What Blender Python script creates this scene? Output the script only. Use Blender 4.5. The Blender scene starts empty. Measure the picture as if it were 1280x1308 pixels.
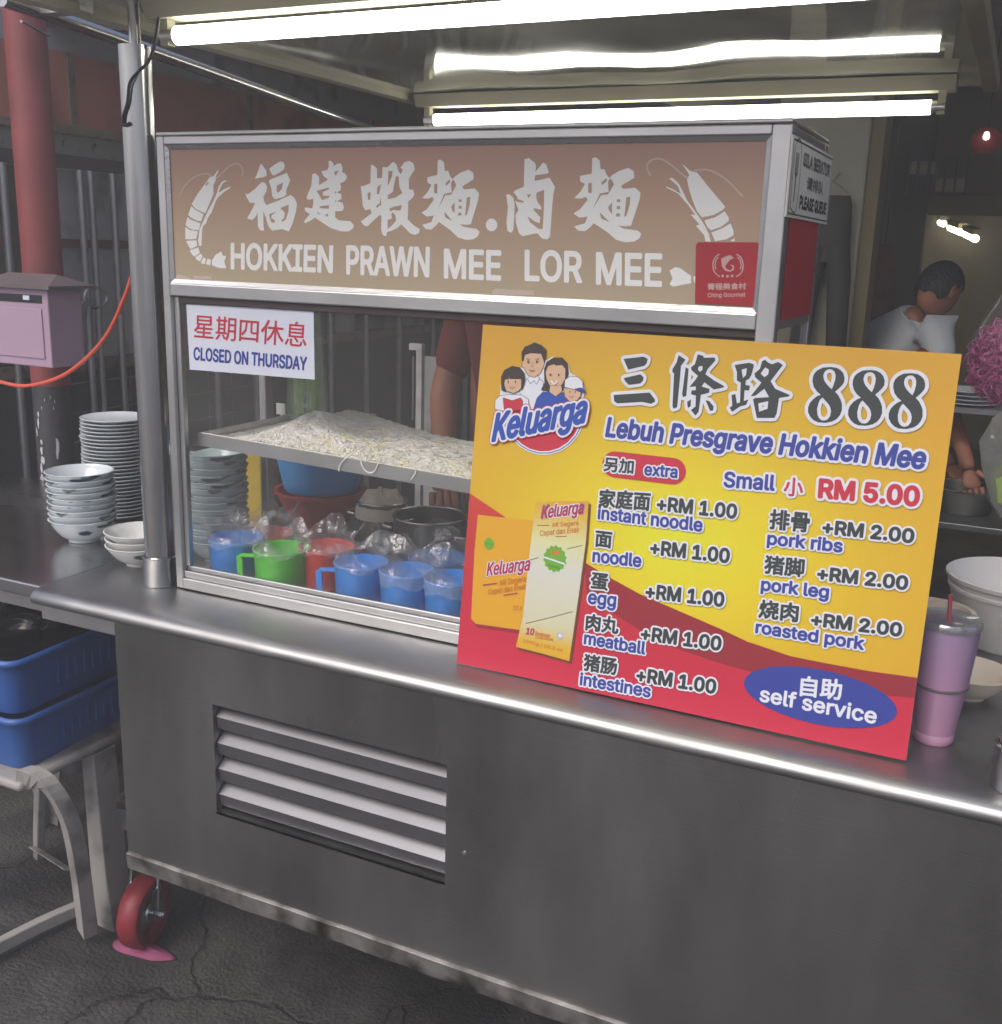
import bpy, bmesh, math, random
import numpy as np
from mathutils import Vector, Matrix
from mathutils.geometry import delaunay_2d_cdt
random.seed(7)
SC = bpy.context.scene
COL = SC.collection
PI = math.pi

# ---------------------------------------------------------------- camera
cd = bpy.data.cameras.new('camera'); cam = bpy.data.objects.new('camera', cd); COL.objects.link(cam)
cd.sensor_fit = 'HORIZONTAL'; cd.sensor_width = 36.0; cd.lens = 38.1622
cd.clip_start = 0.02; cd.clip_end = 400
_R, _U, _F, _C = (0.901198,0.432423,0.029195), (-0.130022,0.205485,0.969985), (-0.413444,0.877945,-0.241407), (1.24759,-1.28197,1.46292)
cam.matrix_world = Matrix(((_R[0], _U[0], -_F[0], _C[0]), (_R[1], _U[1], -_F[1], _C[1]), (_R[2], _U[2], -_F[2], _C[2]), (0, 0, 0, 1)))
SC.camera = cam

# ---------------------------------------------------------------- sky, sun, exposure
SUN_EL, SUN_AZ = math.radians(48), math.radians(200)     # azimuth clockwise from +Y: behind the camera
w = bpy.data.worlds.new('World'); SC.world = w; w.use_nodes = True
nt = w.node_tree; bg = nt.nodes['Background']
sky = nt.nodes.new('ShaderNodeTexSky'); sky.sky_type = 'NISHITA'; sky.sun_disc = False
sky.sun_elevation = SUN_EL; sky.sun_rotation = SUN_AZ; sky.air_density = 0.8; sky.dust_density = 4.0; sky.ozone_density = 0.6
nt.links.new(sky.outputs[0], bg.inputs[0]); bg.inputs[1].default_value = 0.15
sd = bpy.data.lights.new('sun', 'SUN'); sun = bpy.data.objects.new('sun', sd); COL.objects.link(sun)
sd.energy = 1.6; sd.angle = math.radians(40); sd.color = (1.0, 0.985, 0.97)
sdir = Vector((math.sin(SUN_AZ) * math.cos(SUN_EL), math.cos(SUN_AZ) * math.cos(SUN_EL), math.sin(SUN_EL)))
sun.rotation_euler = sdir.to_track_quat('Z', 'Y').to_euler(); sun.location = (0, -6, 8)
SC.view_settings.view_transform = 'Standard'; SC.view_settings.look = 'None'
SC.view_settings.exposure = 0.45; SC.view_settings.gamma = 1.0; SC.view_settings.use_curve_mapping = False
SC.render.engine = 'CYCLES'
SC.cycles.use_denoising = True
SC.cycles.max_bounces = 8; SC.cycles.transparent_max_bounces = 24; SC.cycles.sample_clamp_indirect = 6

# ---------------------------------------------------------------- materials
def lin(h):
    h = h.lstrip('#'); c = [int(h[i:i + 2], 16) / 255 for i in (0, 2, 4)]
    return tuple(x / 12.92 if x <= .04045 else ((x + .055) / 1.055) ** 2.4 for x in c) + (1,)
MATS = {}
def mat(name, col, rough=.5, metal=0, var=0, vscale=8, bump=0, bscale=60, stretch=(1, 1, 1), rvar=0, alpha=None, trans=0, spec=.5, dirt=None, emit=None, coord='Object'):
    m = bpy.data.materials.new(name); m.use_nodes = True; MATS[name] = m
    t = m.node_tree; b = t.nodes['Principled BSDF']
    c = lin(col) if isinstance(col, str) else tuple(col) + (1,)
    b.inputs['Base Color'].default_value = c; b.inputs['Roughness'].default_value = rough; b.inputs['Metallic'].default_value = metal
    b.inputs['Specular IOR Level'].default_value = spec
    if trans: b.inputs['Transmission Weight'].default_value = trans
    if alpha is not None: b.inputs['Alpha'].default_value = alpha
    if emit: b.inputs['Emission Color'].default_value = lin(emit[0]); b.inputs['Emission Strength'].default_value = emit[1]
    if var or bump or rvar or dirt:
        tc = t.nodes.new('ShaderNodeTexCoord'); mp = t.nodes.new('ShaderNodeMapping'); mp.inputs['Scale'].default_value = stretch
        t.links.new(tc.outputs[coord], mp.inputs[0])
        def noise(s, d=4):
            n = t.nodes.new('ShaderNodeTexNoise'); n.inputs['Scale'].default_value = s; n.inputs['Detail'].default_value = d
            t.links.new(mp.outputs[0], n.inputs['Vector']); return n.outputs['Fac']
        def rng(src, a, b2, lo=.3, hi=.7):
            q = t.nodes.new('ShaderNodeMapRange'); q.inputs['From Min'].default_value = lo; q.inputs['From Max'].default_value = hi
            q.inputs['To Min'].default_value = a; q.inputs['To Max'].default_value = b2; t.links.new(src, q.inputs[0]); return q.outputs[0]
        cur = None
        if var:
            f = rng(noise(vscale), 1 - var, 1 + var)
            mx = t.nodes.new('ShaderNodeVectorMath'); mx.operation = 'SCALE'; mx.inputs[0].default_value = c[:3]
            t.links.new(f, mx.inputs['Scale']); cur = mx.outputs[0]
        if dirt:
            dcol, lo, hi, ds = dirt
            g = rng(noise(ds, 8), 0, 1, lo, hi)
            mx = t.nodes.new('ShaderNodeMix'); mx.data_type = 'RGBA'; t.links.new(g, mx.inputs[0])
            if cur: t.links.new(cur, mx.inputs[6])
            else: mx.inputs[6].default_value = c
            mx.inputs[7].default_value = lin(dcol); cur = mx.outputs[2]
        if cur: t.links.new(cur, b.inputs['Base Color'])
        if rvar: t.links.new(rng(noise(vscale * .6), max(.02, rough - rvar), rough + rvar), b.inputs['Roughness'])
        if bump:
            bp = t.nodes.new('ShaderNodeBump'); bp.inputs['Strength'].default_value = bump; bp.inputs['Distance'].default_value = .01
            t.links.new(noise(bscale), bp.inputs['Height']); t.links.new(bp.outputs[0], b.inputs['Normal'])
    return m
M = MATS
mat('stainless', (.55, .55, .56), .3, 1, var=.08, vscale=5, bump=.03, bscale=30, stretch=(1, 6, 6), rvar=.08)
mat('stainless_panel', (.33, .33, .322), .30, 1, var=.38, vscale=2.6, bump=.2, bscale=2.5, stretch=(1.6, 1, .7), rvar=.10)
mat('table_steel', (.48, .48, .48), .24, 1, var=.1, vscale=6, bump=.03, bscale=5, rvar=.08)
mat('stainless_top', (.34, .34, .34), .44, 1, var=.08, vscale=10, bump=.05, bscale=6, rvar=.1)
mat('louvre', (.25,.25,.265), .5, 1, var=.05, vscale=10, rvar=.05)
mat('post_steel', (.55, .55, .55), .2, 1, var=.05, vscale=6, rvar=.04, bump=.02, bscale=9)
mat('frame_metal', (.58, .58, .58), .38, 1, var=.06, vscale=12, bump=.02, bscale=80, rvar=.06)
mat('dirty_rail', (.27, .26, .25), .5, .7, var=.25, vscale=22, bump=.3, bscale=40, dirt=('#2b2824', .45, .7, 16))
mat('ceiling_metal', (.62, .60, .50), .05, .55, var=.15, vscale=3, bump=.08, bscale=2.2, rvar=.06, dirt=('#3a362c', .5, .8, 4))
mat('housing', '#aba68f', .5, 0, var=.05)
mat('tube_glow', '#ffffff', .5, emit=('#fffdf4', 7))
mat('bulb_glow', '#ffffff', .5, emit=('#ffe8d8', 1.5))
mat('far_glow', '#ffffff', .5, emit=('#fff0c4', 30))
mat('sign_brown', '#93756a', .45, 0, var=.06, vscale=3)
mat('print_white', '#d2d5de', .5)
mat('sign_white', '#ededea', .45)
mat('print_cream', '#c8b6aa', .5)
mat('print_black', '#333a3a', .5)
mat('print_red', '#b92c40', .5)
mat('print_pink', '#c4a29e', .5)
mat('indigo', '#333f90', .5)
mat('sticker_red', '#a82a33', .4)
mat('skin_print', '#c9a688', .5)
mat('hair_print', '#3b2f2c', .5)
mat('blue_print', '#284aa0', .5)
mat('green_print', '#66a233', .5)
mat('paper_white', '#d0d4e2', .55)
mat('porcelain', '#c6ccd0', .16, 0, var=.03, spec=.6)
mat('mug_blue', '#3a8be0', .35, var=.08, dirt=('#2f6aa8', .6, .8, 30))
mat('mug_green', '#5cc83e', .32, var=.05)
mat('mug_red', '#dc4a3c', .32, var=.05)
mat('basin_blue', '#3186c8', .4, var=.06)
mat('basin_red', '#a01f26', .4, var=.06)
mat('crate_blue', '#2b5699', .42, var=.12, vscale=6)
mat('black_plastic', '#15151a', .3)
mat('black_bowl', '#141316', .25)
mat('grey_plastic', '#9d9a97', .55, var=.14, vscale=9, bump=.08, bscale=50, dirt=('#4a4644', .5, .75, 12))
mat('white_plastic', '#d3cfc8', .4, var=.04)
mat('cream_plastic', '#cfc3b2', .4, var=.04)
mat('yellow_plastic', '#a88f18', .45, var=.05)
mat('red_paint', '#843f41', .5, var=.15, vscale=7, bump=.1, bscale=30, dirt=('#5b3a3a', .55, .8, 9))
mat('wall_red', '#bd7060', .6, var=.08, vscale=3, dirt=('#5d2c27', .52, .8, 5))
mat('wall_grey', '#a9a8aa', .7, var=.1, vscale=5, dirt=('#5b5450', .55, .8, 9))
mat('beam_beige', '#7c6a58', .7, var=.2, vscale=14, dirt=('#3c2c22', .55, .7, 20))
mat('plate_chipped', '#8a8a80', .6, var=.1, dirt=('#3f352d', .62, .68, 35))
mat('rail_dark', '#4c4242', .45, .3, var=.15)
mat('bar_steel', '#a3a1a5', .38, .7, var=.12, vscale=16)
mat('rust', '#5d3a2e', .8, var=.3, vscale=20)
mat('cardboard', '#84694f', .8, var=.1)
mat('mesh_wire', '#8f8f92', .4, .8)
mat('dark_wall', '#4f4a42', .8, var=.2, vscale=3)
mat('black_base', '#35343a', .6, var=.2, vscale=12)
mat('peel_white', '#b7b7ba', .7)
mat('mailbox_pink', '#a38aa0', .45, var=.06, vscale=5)
mat('mailbox_roof', '#5f5457', .5, var=.1)
mat('hose_orange', '#cc4e36', .4)
mat('cable_black', '#1d1b1a', .5)
mat('awning', '#45443f', .7, var=.2, vscale=4)
mat('caster_red', '#84202c', .5, var=.12, vscale=20, dirt=('#3a2b29', .55, .75, 30))
mat('caster_steel', (.55, .57, .6), .3, 1)
mat('rag_pink', '#8f4569', .8, var=.1, bump=.2)
mat('concrete', '#5a5856', .85)
mat('cream_wall', '#8f8c7c', .8, var=.1, vscale=2)
mat('olive_wall', '#8d8552', .8, var=.12, vscale=2)
mat('brown_wall', '#6e6248', .8, var=.15, vscale=2)
mat('window_pane', '#8f8768', .3)
mat('shirt_grey', '#b4b8bc', .85, var=.05, bump=.6, bscale=12)
mat('shirt_red', '#74291f', .85, var=.08, bump=.7, bscale=12)
mat('apron_brown', '#4c3226', .8, var=.1)
mat('skin', '#9b6650', .55, var=.12, vscale=20, bump=.12, bscale=80)
mat('hair', '#1c1818', .6, var=.3, vscale=60, bump=1.0, bscale=120, stretch=(1, 1, .3))
mat('trouser', '#2f2d2c', .8, var=.1)
mat('lantern_red', '#7a2a26', .5, emit=('#b02820', .03))
mat('noodle_white', '#f0eee6', .4)
mat('noodle_yellow', '#eadf7c', .4)
mat('raffia', '#cc6a9e', .35, var=.15)
mat('tumbler', '#b08cc0', .3, var=.03)
mat('straw_red', '#9c4654', .35)
mat('pot_steel', (.23, .22, .20), .42, 1, var=.15, vscale=6)
mat('pot_rim', (.6, .58, .54), .25, 1)
mat('green_leaf', '#b4cf78', .5, var=.3, vscale=10)
mat('bucket', '#dedbd8', .45, var=.04)
mat('street_wall', '#bdbab4', .8, var=.12, vscale=.6)

def grain(name, sc, strength):
    m = MATS[name]; t = m.node_tree; b = t.nodes['Principled BSDF']; tc = t.nodes.new('ShaderNodeTexCoord'); mp = t.nodes.new('ShaderNodeMapping'); mp.inputs['Scale'].default_value = sc; t.links.new(tc.outputs['Object'], mp.inputs[0])
    n = t.nodes.new('ShaderNodeTexNoise'); n.inputs['Scale'].default_value = 1; n.inputs['Detail'].default_value = 3; t.links.new(mp.outputs[0], n.inputs['Vector'])
    bp = t.nodes.new('ShaderNodeBump'); bp.inputs['Strength'].default_value = strength; bp.inputs['Distance'].default_value = .001; t.links.new(n.outputs['Fac'], bp.inputs['Height'])
    old = b.inputs['Normal'].links
    if old: t.links.new(old[0].from_socket, bp.inputs['Normal'])
    t.links.new(bp.outputs[0], b.inputs['Normal'])
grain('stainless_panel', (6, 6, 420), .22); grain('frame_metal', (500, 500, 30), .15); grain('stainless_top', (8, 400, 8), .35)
def clear(name, tint, a, rough=.08, gloss=.12, fres=True, bump=0):
    """see-through sheet: mostly transparent, a little diffuse body, a glossy coat"""
    m = bpy.data.materials.new(name); m.use_nodes = True; MATS[name] = m; t = m.node_tree; t.nodes.clear()
    out = t.nodes.new('ShaderNodeOutputMaterial'); tr = t.nodes.new('ShaderNodeBsdfTransparent'); df = t.nodes.new('ShaderNodeBsdfDiffuse'); gl = t.nodes.new('ShaderNodeBsdfGlossy')
    tl = t.nodes.new('ShaderNodeBsdfTranslucent'); ad = t.nodes.new('ShaderNodeMixShader'); ad.inputs[0].default_value = .4
    df.inputs[0].default_value = lin(tint); tl.inputs[0].default_value = lin(tint); gl.inputs['Roughness'].default_value = rough
    t.links.new(df.outputs[0], ad.inputs[1]); t.links.new(tl.outputs[0], ad.inputs[2])
    m1 = t.nodes.new('ShaderNodeMixShader'); m1.inputs[0].default_value = a; t.links.new(tr.outputs[0], m1.inputs[1]); t.links.new(ad.outputs[0], m1.inputs[2])
    m2 = t.nodes.new('ShaderNodeMixShader'); t.links.new(m1.outputs[0], m2.inputs[1]); t.links.new(gl.outputs[0], m2.inputs[2])
    if fres:
        fr = t.nodes.new('ShaderNodeFresnel'); fr.inputs[0].default_value = 1.45; ge = t.nodes.new('ShaderNodeNewGeometry'); mm = t.nodes.new('ShaderNodeMath'); mm.operation = 'SUBTRACT'; mm.inputs[0].default_value = 1; t.links.new(ge.outputs['Backfacing'], mm.inputs[1])
        ml = t.nodes.new('ShaderNodeMath'); ml.operation = 'MULTIPLY'; t.links.new(fr.outputs[0], ml.inputs[0]); t.links.new(mm.outputs[0], ml.inputs[1]); t.links.new(ml.outputs[0], m2.inputs[0])
    else: m2.inputs[0].default_value = gloss
    if bump:
        n = t.nodes.new('ShaderNodeTexNoise'); n.inputs['Scale'].default_value = bump; tc = t.nodes.new('ShaderNodeTexCoord'); t.links.new(tc.outputs['Object'], n.inputs['Vector'])
        bp = t.nodes.new('ShaderNodeBump'); bp.inputs['Strength'].default_value = .6; bp.inputs['Distance'].default_value = .01
        t.links.new(n.outputs['Fac'], bp.inputs['Height'])
        for q in (gl, df): t.links.new(bp.outputs[0], q.inputs['Normal'])
    t.links.new(m2.outputs[0], out.inputs[0]); return m
clear('case_glass', '#c9c9c4', .035)
clear('bag_film', '#e3e6ea', .17, .2, .09, False, 60)
clear('raffia_film', '#e3d6de', .07, .2, .06, False, 20)
clear('green_film', '#a6d68c', .18, .2, .12, False, 30)
clear('bag_film_thick', '#bcbab6', .55, .3, .12, False, 40)
clear('lid_clear', '#9fb0ae', .35, .1, .2, False)

def grad_mat(name, stops, axis=1, radial=None, rough=.45):
    """printed colour gradient along one local axis of the sheet, or radial about a point"""
    m = bpy.data.materials.new(name); m.use_nodes = True; MATS[name] = m; t = m.node_tree; b = t.nodes['Principled BSDF']
    tc = t.nodes.new('ShaderNodeTexCoord'); rp = t.nodes.new('ShaderNodeValToRGB')
    if radial:
        s = t.nodes.new('ShaderNodeVectorMath'); s.operation = 'SUBTRACT'; s.inputs[1].default_value = (radial[0], radial[1], 0)
        mu = t.nodes.new('ShaderNodeVectorMath'); mu.operation = 'MULTIPLY'; mu.inputs[1].default_value = (1 / radial[2], 1 / radial[3], 0)
        ln = t.nodes.new('ShaderNodeVectorMath'); ln.operation = 'LENGTH'
        t.links.new(tc.outputs['Object'], s.inputs[0]); t.links.new(s.outputs[0], mu.inputs[0]); t.links.new(mu.outputs[0], ln.inputs[0]); t.links.new(ln.outputs['Value'], rp.inputs[0])
    else:
        sp = t.nodes.new('ShaderNodeSeparateXYZ'); t.links.new(tc.outputs['Object'], sp.inputs[0]); t.links.new(sp.outputs[axis], rp.inputs[0])
    while len(rp.color_ramp.elements) < len(stops): rp.color_ramp.elements.new(.5)
    for e, (pos, c) in zip(rp.color_ramp.elements, stops): e.position = pos; e.color = lin(c)
    t.links.new(rp.outputs[0], b.inputs['Base Color']); b.inputs['Roughness'].default_value = rough; return m

# ---------------------------------------------------------------- objects
def props(o, label=None, cat=None, group=None, kind=None):
    for k, v in (('label', label), ('category', cat), ('group', group), ('kind', kind)):
        if v: o[k] = v
    return o
def thing(name, label, cat, loc=(0, 0, 0), rz=0, group=None):
    o = bpy.data.objects.new(name, None); COL.objects.link(o); o.location = loc; o.rotation_euler = (0, 0, rz); o.empty_display_size = .05
    return props(o, label, cat, group)
def link(name, me, m=None, parent=None):
    o = bpy.data.objects.new(name, me); COL.objects.link(o)
    if m and not me.materials: me.materials.append(MATS[m] if isinstance(m, str) else m)
    if parent: o.parent = parent
    return o
def dup(root, loc=None, rz=None, label=None):
    c = root.copy(); COL.objects.link(c)
    if loc is not None: c.location = loc
    if rz is not None: c.rotation_euler = (0, 0, rz)
    if label: c['label'] = label
    for ch in list(root.children):
        d = ch.copy(); COL.objects.link(d); d.parent = c
        for g in list(ch.children):
            e = g.copy(); COL.objects.link(e); e.parent = d
    return c
class MB:
    def __init__(s): s.v = []; s.f = []
    def add(s, vs, fs):
        n = len(s.v); s.v += [tuple(x) for x in vs]; s.f += [tuple(i + n for i in q) for q in fs]; return s
    def box(s, a, b, rz=0, c=None):
        x0, y0, z0 = a; x1, y1, z1 = b
        vs = [Vector(q) for q in ((x0, y0, z0), (x1, y0, z0), (x1, y1, z0), (x0, y1, z0), (x0, y0, z1), (x1, y0, z1), (x1, y1, z1), (x0, y1, z1))]
        if rz:
            c = Vector(c or ((x0 + x1) / 2, (y0 + y1) / 2, 0)); R = Matrix.Rotation(rz, 3, 'Z'); vs = [R @ (q - c) + c for q in vs]
        return s.add(vs, [(0, 3, 2, 1), (4, 5, 6, 7), (0, 1, 5, 4), (1, 2, 6, 5), (2, 3, 7, 6), (3, 0, 4, 7)])
    def beam(s, a, b, w, h, up=(0, 0, 1)):
        a, b = Vector(a), Vector(b); d = (b - a).normalized(); x = d.cross(Vector(up)).normalized() * w / 2; y = x.cross(d).normalized() * h / 2
        vs = [a - x - y, a + x - y, a + x + y, a - x + y, b - x - y, b + x - y, b + x + y, b - x + y]
        return s.add(vs, [(0, 1, 2, 3), (7, 6, 5, 4), (0, 4, 5, 1), (1, 5, 6, 2), (2, 6, 7, 3), (3, 7, 4, 0)])
    def tube(s, pts, r, n=8, closed=False, caps=True):
        P = [Vector(q) for q in pts]; rs = r if isinstance(r, (list, tuple)) else [r] * len(P); L = len(P); rings = []
        t0 = (P[1] - P[0]).normalized(); up = Vector((0, 0, 1)) if abs(t0.z) < .9 else Vector((1, 0, 0)); nx = t0.cross(up).normalized()
        for i in range(L):
            if closed: t = (P[(i + 1) % L] - P[i - 1]).normalized()
            else: t = (P[min(i + 1, L - 1)] - P[max(i - 1, 0)]).normalized()
            nx = (nx - t * nx.dot(t)).normalized(); ny = t.cross(nx)
            rings.append([P[i] + (nx * math.cos(2 * PI * k / n) + ny * math.sin(2 * PI * k / n)) * rs[i] for k in range(n)])
        vs = [q for R in rings for q in R]; fs = []
        for i in range(L if closed else L - 1):
            j = (i + 1) % L
            for k in range(n): k2 = (k + 1) % n; fs.append((i * n + k, i * n + k2, j * n + k2, j * n + k))
        if caps and not closed: fs.append(tuple(reversed(range(n)))); fs.append(tuple((L - 1) * n + k for k in range(n)))
        return s.add(vs, fs)
    def lathe(s, prof, n=32, c=(0, 0, 0), sx=1, sy=1):
        vs = []; fs = []; idx = []
        for (r, z) in prof:
            if r < 1e-6: idx.append([len(vs)]); vs.append((c[0], c[1], c[2] + z))
            else:
                idx.append(list(range(len(vs), len(vs) + n)))
                vs += [(c[0] + sx * r * math.cos(2 * PI * k / n), c[1] + sy * r * math.sin(2 * PI * k / n), c[2] + z) for k in range(n)]
        for A, B in zip(idx, idx[1:]):
            for k in range(n):
                k2 = (k + 1) % n
                if len(A) == 1 and len(B) == 1: continue
                if len(A) == 1: fs.append((A[0], B[k2], B[k]))
                elif len(B) == 1: fs.append((A[k], A[k2], B[0]))
                else: fs.append((A[k], A[k2], B[k2], B[k]))
        return s.add(vs, fs)
    def mesh(s, name='m', smooth=False):
        me = bpy.data.meshes.new(name); me.from_pydata(s.v, [], s.f); me.validate(); me.update()
        if smooth:
            for q in me.polygons: q.use_smooth = True
        return me
    def build(s, name, m, parent=None, smooth=False, bevel=0, seg=2):
        o = link(name, s.mesh(name, smooth), m, parent)
        if bevel:
            b = o.modifiers.new('bevel', 'BEVEL'); b.width = bevel; b.segments = seg; b.limit_method = 'ANGLE'; b.angle_limit = math.radians(40)
        if smooth and not bevel:
            try: o.data.set_sharp_from_angle(angle=math.radians(45))
            except Exception: pass
        return o
def box(name, a, b, m, parent=None, bevel=0, rz=0): return MB().box(a, b, rz).build(name, m, parent, bevel=bevel)
def tube(name, pts, r, m, parent=None, n=10): return MB().tube(pts, r, n).build(name, m, parent, smooth=True)
def lathe(name, prof, m, parent=None, n=32, c=(0, 0, 0)): return MB().lathe(prof, n, c).build(name, m, parent, smooth=True)
def bez(pts, k=6):
    P = [Vector(q) for q in pts]; out = []
    for i in range(len(P) - 1):
        a, b, c, d = P[max(i - 1, 0)], P[i], P[i + 1], P[min(i + 2, len(P) - 1)]
        for j in range(k):
            t = j / k; out.append(.5 * ((2 * b) + (c - a) * t + (2 * a - 5 * b + 4 * c - d) * t * t + (3 * b - a - 3 * c + d) * t ** 3))
    out.append(P[-1]); return out

# ---------------------------------------------------------------- flat print as clean single sheets
def area(P): return sum(P[i - 1][0] * P[i][1] - P[i][0] * P[i - 1][1] for i in range(len(P))) / 2
def cdt(A, Bs, convex=False):
    K = 100.0; vs = []; fs = []; cx, cy = A[0][0]
    for P in list(A) + list(Bs):
        if abs(area(P)) < 1e-12: continue
        if area(P) < 0: P = P[::-1]
        n = len(vs); vs += [Vector(((x - cx) * K, (y - cy) * K)) for x, y in P]; fs.append(list(range(n, n + len(P))))
    na = len([P for P in A if abs(area(P)) >= 1e-12])
    if convex:      # keep the triangles whose middle lies in one of the (convex) pieces
        v, e, f, ov, oe, of = delaunay_2d_cdt(vs, [], fs, 0, 1e-5)
        V = np.array([(q.x, q.y) for q in v]); T = np.array([list(t) for t in f if len(t) == 3]); c = V[T].mean(axis=1); keep = np.zeros(len(T), bool)
        for P in fs:
            Q = np.array([(vs[i].x, vs[i].y) for i in P]); D = np.roll(Q, -1, axis=0) - Q
            cr = D[None, :, 0] * (c[:, None, 1] - Q[None, :, 1]) - D[None, :, 1] * (c[:, None, 0] - Q[None, :, 0]); keep |= (cr > 0).all(axis=1)
        return [(q.x / K + cx, q.y / K + cy) for q in v], [list(map(int, t)) for t in T[keep]]
    v, e, f, ov, oe, of = delaunay_2d_cdt(vs, [], fs, 1, 1e-5)
    F = [list(t) for t, o in zip(f, of) if any(i < na for i in o) and not any(i >= na for i in o)]
    return [(q.x / K + cx, q.y / K + cy) for q in v], F
def islands(nv, F):
    par = list(range(nv))
    def find(a):
        while par[a] != a: par[a] = par[par[a]]; a = par[a]
        return a
    for t in F:
        for i in t[1:]: par[find(i)] = find(t[0])
    g = {}
    for t in F: g.setdefault(find(t[0]), []).append(t)
    return list(g.values())
def grown(v, F, g):
    """one island of triangles widened by g"""
    cnt = {}
    for t in F:
        for i in range(len(t)):
            a, b = t[i], t[(i + 1) % len(t)]; k = (min(a, b), max(a, b)); cnt[k] = cnt.get(k, 0) + 1
    def thin(t):
        P = [Vector(v[i]) for i in t]; L = max((P[0] - P[1]).length, (P[1] - P[2]).length, (P[2] - P[0]).length)
        return L < 1e-5 or abs(area([v[i] for i in t])) * 2 / L < 1e-5
    A = [[v[i] for i in t] for t in F if not thin(t)] or [[v[i] for i in F[0]]]; nb = {}
    for (a, b), c in cnt.items():
        if c == 1: nb.setdefault(a, []).append(b); nb.setdefault(b, []).append(a)
    # drop outline points that hardly bend the outline
    done = False
    for i in list(nb):
        if len(nb[i]) != 2: continue
        a, b = nb[i]
        if a == b or i in (a, b) or b in nb[a]: continue
        p, q, r = Vector(v[a]), Vector(v[i]), Vector(v[b]); L = (r - p).length
        if L < 1e-7: continue
        if abs((r - p).cross(q - p)) / L < g * .07 and L < g * 1.6:
            nb[a] = [b if x == i else x for x in nb[a]]; nb[b] = [a if x == i else x for x in nb[b]]; del nb[i]
    for a in nb:
        for b in nb[a]:
            if b < a: continue
            p, q = Vector(v[a]), Vector(v[b]); d = q - p
            if d.length < 1e-6: continue
            nn = Vector((-d.y, d.x)).normalized() * g
            A.append([tuple(p + nn), tuple(q + nn), tuple(q - nn), tuple(p - nn)])
        if len(nb[a]) == 2:
            d1 = (Vector(v[a]) - Vector(v[nb[a][0]])); d2 = (Vector(v[nb[a][1]]) - Vector(v[a]))
            if d1.length > 0 and d2.length > 0 and d1.normalized().dot(d2.normalized()) > .997: continue
        A.append([(v[a][0] + g * math.cos(PI * k / 3.5 + .2), v[a][1] + g * math.sin(PI * k / 3.5 + .2)) for k in range(7)])
    return cdt(A, [], True)
def union(adds, subs=(), grow=0):
    """2D union of polygons less holes -> (verts, tris)"""
    return cdt(adds, subs)
def sheet(name, adds, m, parent, z, subs=(), grow=0, tri=None):
    """flat print: one clean sheet; neighbouring islands sit 0.02 mm apart so that grown outlines never share a plane"""
    v, F = tri or union(adds, subs)
    VV, FF = [], []
    if grow:
        for i, isl in enumerate(islands(len(v), F)):
            a, b = grown(v, isl, grow); n = len(VV); VV += [(x, y, z + .00002 * (i % 7)) for x, y in a]; FF += [tuple(k + n for k in t) for t in b]
    else: VV = [(x, y, z) for x, y in v]; FF = [tuple(t) for t in F]
    me = bpy.data.meshes.new(name); me.from_pydata(VV, [], FF); me.update()
    if sum(q.normal.z for q in me.polygons) < 0: me.flip_normals()
    return link(name, me, m, parent)
_tc = {}
import os
try: SANS = bpy.data.fonts.load(os.path.join(bpy.utils.system_resource('DATAFILES'), 'fonts', 'Inter.woff2'))   # the sans face that ships with Blender
except Exception: SANS = None
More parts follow.
